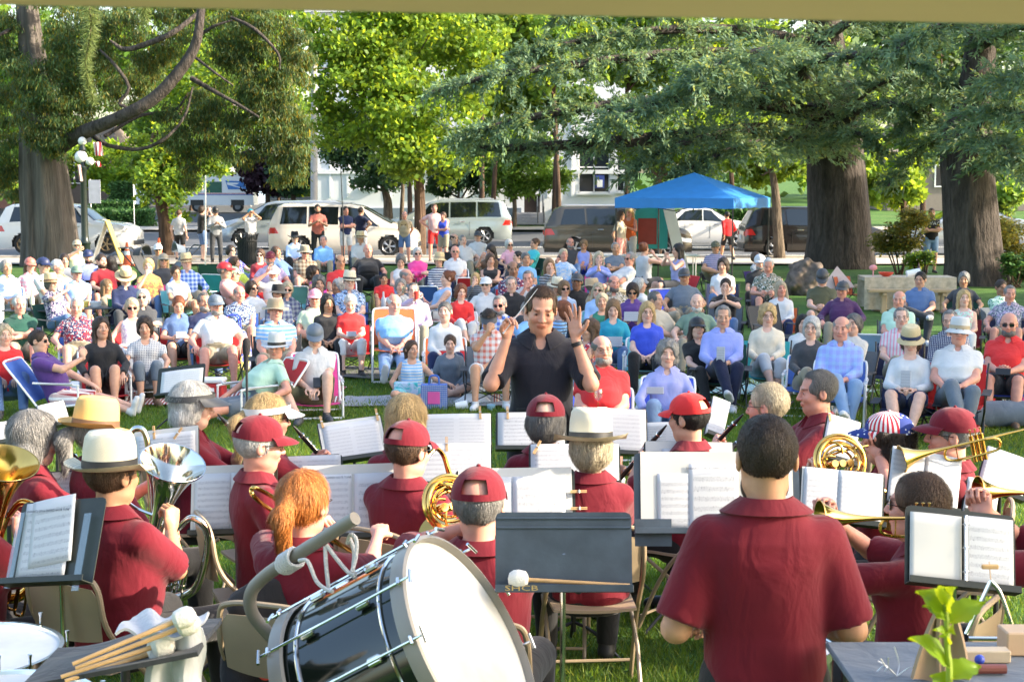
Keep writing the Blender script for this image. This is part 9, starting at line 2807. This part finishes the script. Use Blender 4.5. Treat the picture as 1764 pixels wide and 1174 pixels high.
# things lying on the grass
def on_grass(px,py):return at_z(px,py+(14 if py>650 else 0),0.0)
def blanket(px,py,w,d,yaw,mat,lab,name='blanket',color=None):
 P=on_grass(px,py)
 r=random.Random(px)
 a,b=r.random()*6,r.random()*6
 g=G();g.sheet(lambda u,v:((u-.5)*w+.02*math.sin(9*v+a),(v-.5)*d+.02*math.sin(8*u),.035+.015*math.sin(11*u+a)*math.sin(7*v+b)),30,20,.008)
 o=g.build(name,mat,None,color,M=MT_(P)@MR_(R(yaw),4,'Z'));tag(o,lab,'blanket','blankets spread on the lawn')
blanket(345,672,3.2,1.3,4,cloth('stripe',CC['white'])if False else cloth('vstripe',(.72,.7,.68)),'red and white striped blanket under the mint-shirted man',color=CC['dkred'])
blanket(25,658,1.8,1.2,0,cloth('plain'),'blue blanket at the left edge',color=CC['denim'])
blanket(1240,655,3.4,1.3,2,cloth('tiedye',CC['aqua']),'turquoise and pale patterned beach towel beneath the green chairs',color=CC['offwhite'])
blanket(740,680,1.9,.8,0,cloth('plain'),'pale crumpled blanket under the two girls',color=(.26,.27,.30))
blanket(840,655,1.3,.9,8,cloth('check',CC['grey']),'newspaper sheets spread beside the conductor',color=CC['offwhite'])
blanket(1085,625,1.6,1.0,-6,cloth('plain'),'teal blanket behind the man with the wine glass',color=CC['teal'])
blanket(655,645,2.2,1.1,0,cloth('plain'),'dark green-black mat under the feet of the man in blue',color=CC['charcoal'])
def bag(px,py,w,h,d,col,lab,pat='plain',pat2='white',name='tote_bag',yaw=0,soft=True,handles=True):
 P=on_grass(px,py)
 root=empty(name,(P.x,P.y,0),R(yaw),1,lab,'bag','bags left on the grass')
 g=G()
 if soft:
  F=Field(axis(-w,w,w/14),axis(-d,d,d/9),axis(-.02,h*1.1,h/16))
  e=loft((0,0,0),(0,0,1),(1,0,0),(0,-1,0),[0,.1*h,.6*h,h],[w*.44,w*.5,w*.46,w*.34],[d*.42,d*.5,d*.4,d*.16],[0,0,0,0],power=2.8,wr=.006)
  F.add(e,.01);V,Q=F.nets();link('bag_body',mesh_np('bag_body',V,[Q]),root,cloth(pat,CC[pat2]),CC[col])
 else:
  g.rbox((0,0,h/2),(w,d,h),.006);g.build('bag_body',cloth(pat,CC[pat2]),root,CC[col])
 if handles:
  g=G()
  for s in(-1,1):g.tube(bez([(-w*.2,s*d*.2,h*.95),(-w*.15,s*d*.22,h*1.3),(w*.15,s*d*.22,h*1.3),(w*.2,s*d*.2,h*.95)],16),.008,6)
  g.build('handles',cloth('plain'),root,CC[col]if col!='white' else CC['ltgrey'])
 return root
bag(192,680,.42,.40,.26,'maroon','maroon backpack on the grass in front of the woman in black',yaw=15)
bag(218,668,.34,.42,.2,'orange','orange and white shopping bag behind the maroon backpack','floral','white')
bag(232,668,.30,.44,.2,'white','white plastic bag with red print beside the orange bag','floral','red')
bag(264,676,.22,.44,.18,'olive','tall olive-green gift bag left of the binder stand',handles=False)
bag(402,640,.5,.55,.3,'royal','blue and yellow bag with a round picture between the two large men','tiedye','yellow')
bag(748,690,.28,.27,.14,'blue','blue and white gingham paper bag with pink square between the girls','check','white','paper_bag',0,False)
P=on_grass(748,690);g=G();g.box((P.x,P.y-.075,.13),(.13,.004,.13));tag(g.build('pink_label',plain('pink_print',(.7,.1,.35),.6)),'pink square printed on the gingham bag','label')
bag(700,684,.26,.26,.14,'paleblue','pale blue and white paper bag before the girl in the blue sundress','tiedye','turq','paper_bag',0,False,False)
bag(680,640,.4,.42,.3,'dkgreen','dark green backpack leaning by the orange chair')
bag(1668,690,.34,.42,.2,'navy','navy bag with small striped flag under the white-hatted man',yaw=10)
bag(1708,690,.26,.45,.16,'bred','red shopping bag reading iOV at the right edge',yaw=0,soft=False,name='shopping_bag',handles=False)
P=on_grass(1708,690)
_b=[o for o in COL.objects if o.get('label','').startswith('red shopping bag')][0]
text_part(_b,'iOV',.115,(.0,-.084,.36),(R(90),0,0),SWHITE,'lettering',.0008)
bag(1735,690,.32,.44,.16,'black','black shopping bag with a round white-ringed emblem at the right edge',soft=False,name='shopping_bag',handles=False)
_b=[o for o in COL.objects if o.get('label','').startswith('black shopping bag')][0]
g=G();g.tube([(.055*math.cos(a)-.03,-.083,.14+.055*math.sin(a))for a in[2*PI*k/24 for k in range(24)]],.005,5,closed=True)
g.tube(bez([(-.06,-.083,.115),(-.045,-.083,.115),(-.055,-.083,.15),(-.03,-.083,.175),(-.005,-.083,.15),(-.015,-.083,.115),(0,-.083,.115)],20),.005,5)
g.build('emblem',SWHITE,_b)
P=on_grass(1738,722);g=G();g.tube(bez([(P.x-.35,P.y,.13),(P.x,P.y,.14),(P.x+.4,P.y,.13)],16),.13,18);tag(g.build('rolled_mat',cloth('plain'),None,CC['slate']),'grey-blue rolled mat lying on the grass at the right edge','mat')
bag(1765,690,.5,.36,.2,'hotpink','pink and slate bag behind the rolled mat at the right edge','tiedye','slate',handles=False)
P=on_grass(362,678)
root=empty('cooler',(P.x,P.y,0),0,1,'small red cooler with white lid beside the striped blanket','cooler')
g=G();g.rbox((0,0,.11),(.34,.22,.22),.02);g.build('box',plain('cooler_red',(.5,.03,.03),.4),root)
g=G();g.rbox((0,0,.245),(.35,.23,.05),.015);g.build('lid',WHITEP,root)
g=G();g.rbox((0,-.113,.13),(.14,.006,.08),.002);g.build('sticker',WHITEP,root)
def cup(px,py,z,r,h,mat,lab,name='cup',lie=False):
 P=on_grass(px,py)if z is None else at_z(px,py,z)
 M=MT_(P)@(MT_((0,0,r))@MR_(R(82),4,'Y')if lie else Matrix())
 g=G();g.lathe([(.001,0),(r*.75,0),(r,h),(r*.93,h),(r*.7,.006),(.001,.006)],20,M)
 return tag(g.build(name,mat),lab,name)
STRC=NT('striped_paper');_s=STRC.n('SeparateXYZ');STRC.l(STRC.obj(),_s.inputs[0])
STRC.principled(STRC.mix(STRC.math('GREATER_THAN',STRC.math('SINE',STRC.math('MULTIPLY',_s.outputs[0],220.)),0.),(.72,.7,.62),(.5,.1,.06)),.7);STRC=STRC.m
cup(854,684,None,.045,.12,STRC,'striped paper cup standing on the grass left of the conductor')
cup(785,693,None,.05,.13,WHITEP,'white paper cup lying on its side on the grass',lie=True)
cup(846,692,None,.05,.06,plain('blue_plastic',(.3,.5,.62),.2),'light blue plastic tub on the grass','tub')
P=on_grass(815,682);F=Field(axis(-.3,.3,.02),axis(-.15,.15,.02),axis(-.02,.16,.02));F.add(loft((0,0,0),(0,0,1),(1,0,0),(0,-1,0),[0,.05,.12],[.24,.2,.06],[.1,.09,.03],[0,0,0],wr=.012),.02);V,Q=F.nets()
o=link('plastic_sack',mesh_np('plastic_sack',V,[Q]),None,WHITEP);o.location=P;tag(o,'crumpled white plastic sack between the girls and the striped cup','sack')
g=G();P=on_grass(868,640)
F=Field(axis(-.3,.3,.025),axis(-.25,.25,.025),axis(-.02,.8,.025));F.add(loft((0,0,0),(0,0,1),(1,0,0),(0,-1,0),[0,.1,.4,.7],[.15,.19,.16,.08],[.12,.14,.1,.05],[0,0,0,0],wr=.01),.02);V,Q=F.nets()
o=link('floral_bag',mesh_np('floral_bag',V,[Q]),None,cloth('tiedye',(.8,.45,.05)),CC['hotpink']);o.location=(P.x,P.y,0);tag(o,'pink and orange flowered beach bag half hidden behind the conductor','bag')
def at_person(desc):
 for q in SEATED:
  if q[6].startswith(desc):return q
 raise KeyError(desc)
def held(desc,loc,size,mat,name,lab,rot=(0,0,0),shape='box'):
 q=at_person(desc)
 M=MT_((q[2],q[3],0))@MR_(q[4],4,'Z')@Matrix.Scale(q[5],4)@MT_(loc)@Euler([R(a)for a in rot]).to_matrix().to_4x4()
 g=G()
 if shape=='box':g.rbox((0,0,0),size,min(size)*.3)
 elif shape=='glass':g.lathe([(.03,-.13),(.028,-.128),(.004,-.12),(.004,-.04),(.02,-.03),(.038,.0),(.040,.03),(.032,.06),(.031,.06),(.037,.03),(.001,-.03)],20)
 elif shape=='cup':g.lathe([(.001,-.05),(.03,-.05),(.04,.06),(.036,.06),(.028,-.045),(.001,-.045)],16)
 tag(g.build(name,mat,None,M=M),lab,name.replace('_',' '))
LEAF=sheet_material('leaflet',6,1,.8,(.5,.52,.56),seed=4.4)
def hz(desc,dy=-.40,dz=.23):
 return None
PZ=.30
held('grey-haired man in lavender',(0,-.42,.62),(.09,.012,.17),LEAF,'leaflet','folded leaflet in the hands of the man in the lavender-blue shirt',(-20,0,0))
held('woman in straw sun hat',(0.0,-.44,.60),(.10,.012,.17),LEAF,'leaflet','grey leaflet held by the woman in the straw sun hat',(-24,0,0))
held('bald bearded man in sunglasses',(0,-.46,.56),(.15,.012,.075),BLACKM,'phone','black phone in the hands of the bald man in the bright red shirt',(-30,0,0))
held('grey-bearded man with glasses in red',(-.02,-.33,.66),None,CLEAR,'wine_glass','wine glass held by the grey-bearded man in the red tee',shape='glass')
held('grey curly-haired',(-.1,-.30,.62),(.16,.012,.07),LEAF,'glasses_case','small striped card held by the curly-haired woman in jeans',(-30,0,0))
held('smiling woman with fringe',(.02,-.42,.60),(.22,.008,.15),LEAF,'programme','pale programme in the hands of the woman in the teal cardigan',(-35,0,0))
held('woman with dark bob and sunglasses',(0,-.42,.64),(.24,.008,.16),LEAF,'programme','paper read by the woman in the purple jacket',(-30,0,0))
held('woman with short auburn hair',(0,-.42,.62),(.14,.01,.10),LEAF,'programme','small programme held by the woman in the blue shirt',(-30,0,0))
held('white-haired woman in bright red',(0,-.42,.60),(.14,.012,.08),LEAF,'phone','light phone clasped by the white-haired woman in bright red',(-30,0,0))
held('grey-haired woman in white top holding',(0,-.42,.60),(.15,.02,.09),plain('red_case',(.45,.03,.03),.4),'phone','red phone held by the grey-haired woman in the white top',(-20,0,0))
held('man with glasses in pale lilac',(.04,-.26,.96),None,plain('red_cup',(.6,.05,.04),.4),'cup','red cup at the mouth of the man in the pale lilac shirt',shape='cup')
held('grey-haired woman in pale flowered',(.04,-.26,.96),None,CLEAR,'cup','clear cup raised by the woman in the pale flowered top',shape='cup')
held('thin man in grey flat cap',(0,-.36,.42),(.08,.012,.13),BLACKM,'phone','dark phone held by the thin man in the flat cap',(-40,0,0))
def side_table(px,py,zt,w,lab,items=()):
 P=at_z(px,py,zt)
 root=empty('side_table',(P.x,P.y,0),0,1,lab,'table','small tables in the audience')
 g=G();g.rbox((0,0,zt-.012),(w,w*.7,.022),.006);g.build('tabletop',plain('slat_dark',(.06,.065,.07),.5),root)
 for sx in(-1,1):
  g=G();g.tube([(sx*w*.42,-w*.3,zt-.02),(-sx*w*.42*.9,w*.25,.01)],.01,6);g.build('leg',ALU,root)
 for dx,dy,kind,col,lb in items:
  g=G()
  M=MT_((P.x+dx,P.y+dy,zt))
  if kind=='bottle':g.lathe([(.001,0),(.036,0),(.037,.17),(.014,.22),(.013,.29),(.001,.29)],16,M)
  elif kind=='cup':g.lathe([(.001,0),(.03,0),(.042,.12),(.038,.12),(.028,.006),(.001,.006)],16,M)
  elif kind=='tub':g.lathe([(.001,0),(.08,0),(.095,.08),(.09,.085),(.001,.09)],20,M)
  elif kind=='box':g.rbox((0,0,.04),(.16,.12,.08),.006,M=M)
  tag(g.build(kind if kind!='tub' else 'food_tub',plain('item_'+lb[:14].replace(' ','_'),col,.25)),lb,kind)
side_table(58,532,.52,.8,'low table with picnic food left of the red-faced man',[(-.02,0,'bottle',(.5,.52,.4),'white wine bottle on the low table at left'),(.2,.03,'tub',(.6,.3,.12),'orange food tub on the low table at left'),(.32,-.05,'box',(.7,.7,.7),'white food box on the low table at left'),(-.25,-.04,'tub',(.4,.1,.06),'red food tub on the low table at left')])
side_table(165,528,.52,.8,'low table with tubs right of the red-faced man',[(-.2,0,'tub',(.6,.5,.12),'yellow tub of food on the middle low table'),(.0,.0,'tub',(.6,.65,.68),'clear tub on the middle low table'),(.22,.02,'cup',(.05,.3,.12),'green cup on the middle low table')])
side_table(658,535,.5,.9,'low table with wine between the woman in red and the man in blue',[(-.14,0,'bottle',(.10,.10,.02),'olive-green wine bottle with gold neck on the centre table'),(-.24,.03,'cup',(.75,.74,.72),'tall white paper cup on the centre table'),(.02,.05,'bottle',(.6,.6,.64),'clear bottle on the centre table'),(.2,0,'box',(.72,.7,.66),'white snack box on the centre table')])
P=at_y(458,1128,5.55)
root=empty('black_backpack',(P.x,P.y,0),R(10),1,'black backpack hanging on the folding chair under the drum cradle','bag')
F=Field(axis(-.25,.25,.018),axis(-.15,.15,.018),axis(P.z-.4,P.z+.4,.018));F.add(loft((0,0,P.z-.28),(0,0,1),(1,0,0),(0,-1,0),[0,.08,.4,.58],[.14,.17,.16,.08],[.08,.1,.09,.04],[0,0,0,0],wr=.01),.02);V,Q=F.nets();link('bag_body',mesh_np('bag_body',V,[Q]),root,cloth('plain'),CC['black'])
g=G();g.lathe([(.001,0),(.034,0),(.036,.004),(.001,.006)],28,M=MT_((.0,-.12,P.z-.02))@MR_(R(90),4,'X'));t_=g.build('round_tag',plain('tag_red',(.5,.05,.04),.4),root)
g=G();g.lathe([(.016,.008),(.026,.008)],28,M=MT_((.0,-.12,P.z-.02))@MR_(R(90),4,'X'));g.build('white_ring',WHITEP,t_)
def twig(px0,py0,px1,py1,D,n,lab,seed):
 a,b=at_y(px0,py0,D),at_y(px1,py1,D)
 root=empty('hanging_twig',a,0,1,lab,'twig')
 r=np.random.RandomState(seed)
 g=G();pts=[(b-a)*t+Vector((.02*math.sin(t*7),0,0))for t in[i/12 for i in range(13)]]
 g.tube(pts,[.006-.0004*i for i in range(13)],6);g.build('stem',BARK_BROWN,root)
 t=r.rand(n)**.9
 A,Bv=np.array(list(b-a)),None
 P_=A[None,:]*t[:,None]+np.stack([.02*np.sin(t*7),0*t,0*t],1)
 L_=(.085-.045*t)*(D/8.0)
 k=.8+.7*r.rand(n)
 V,Q,C_=leaf_quads(P_,r.randn(n,3)+np.array([0,0,-.5]),r.randn(n,3),L_,np.full(n,.0022),np.stack([k,k,k*.9],1),r)
 link('needles',mesh_np('needles',V,[Q],False,C_),root,leaf_material('young_needles_%d'%seed,(.13,.17,.06),.4,(.26,.3,.1)))
twig(148,-10,158,178,8.0,1000,'pale yellow-green conifer twig hanging in front of the cedar at upper left',1)
twig(250,-20,252,36,8.5,350,'short hanging conifer twig tip at the top left of the picture',2)
for(px,py,kd,col,yw,lab)in((1164,524,'l','royal',20,'royal blue webbed chair left empty beside the man with elbow raised'),(372,474,'c','dkgreen',170,'dark green camp chair standing empty below the thin grey post'),(392,490,'l','turq',150,'turquoise chair left empty left of the white-bearded man'),(503,512,'l','aqua',190,'pale aqua plaid chair seen from behind at centre left'),(735,512,'l','blue',175,'blue chair back right of the boy in the red tee'),(812,496,'l','red',180,'red and blue striped chair back left of the white cap'),(1340,560,'c','charcoal',30,'charcoal camp chair left empty right of the cream sweater'),(1500,602,'l','ltblue',160,'light blue chair back behind the balding man in plaid'),(60,500,'c','slate',150,'slate grey camp chair empty left of the straw-hatted woman'),(1060,470,'c','bred',10,'bright red camp chair empty right of the violet sweater')):
 P=at_z(px,py,.45)
 (chair_lawn if kd=='l' else chair_camp)(P.x,P.y,R(yw),col,lab,h=.8)
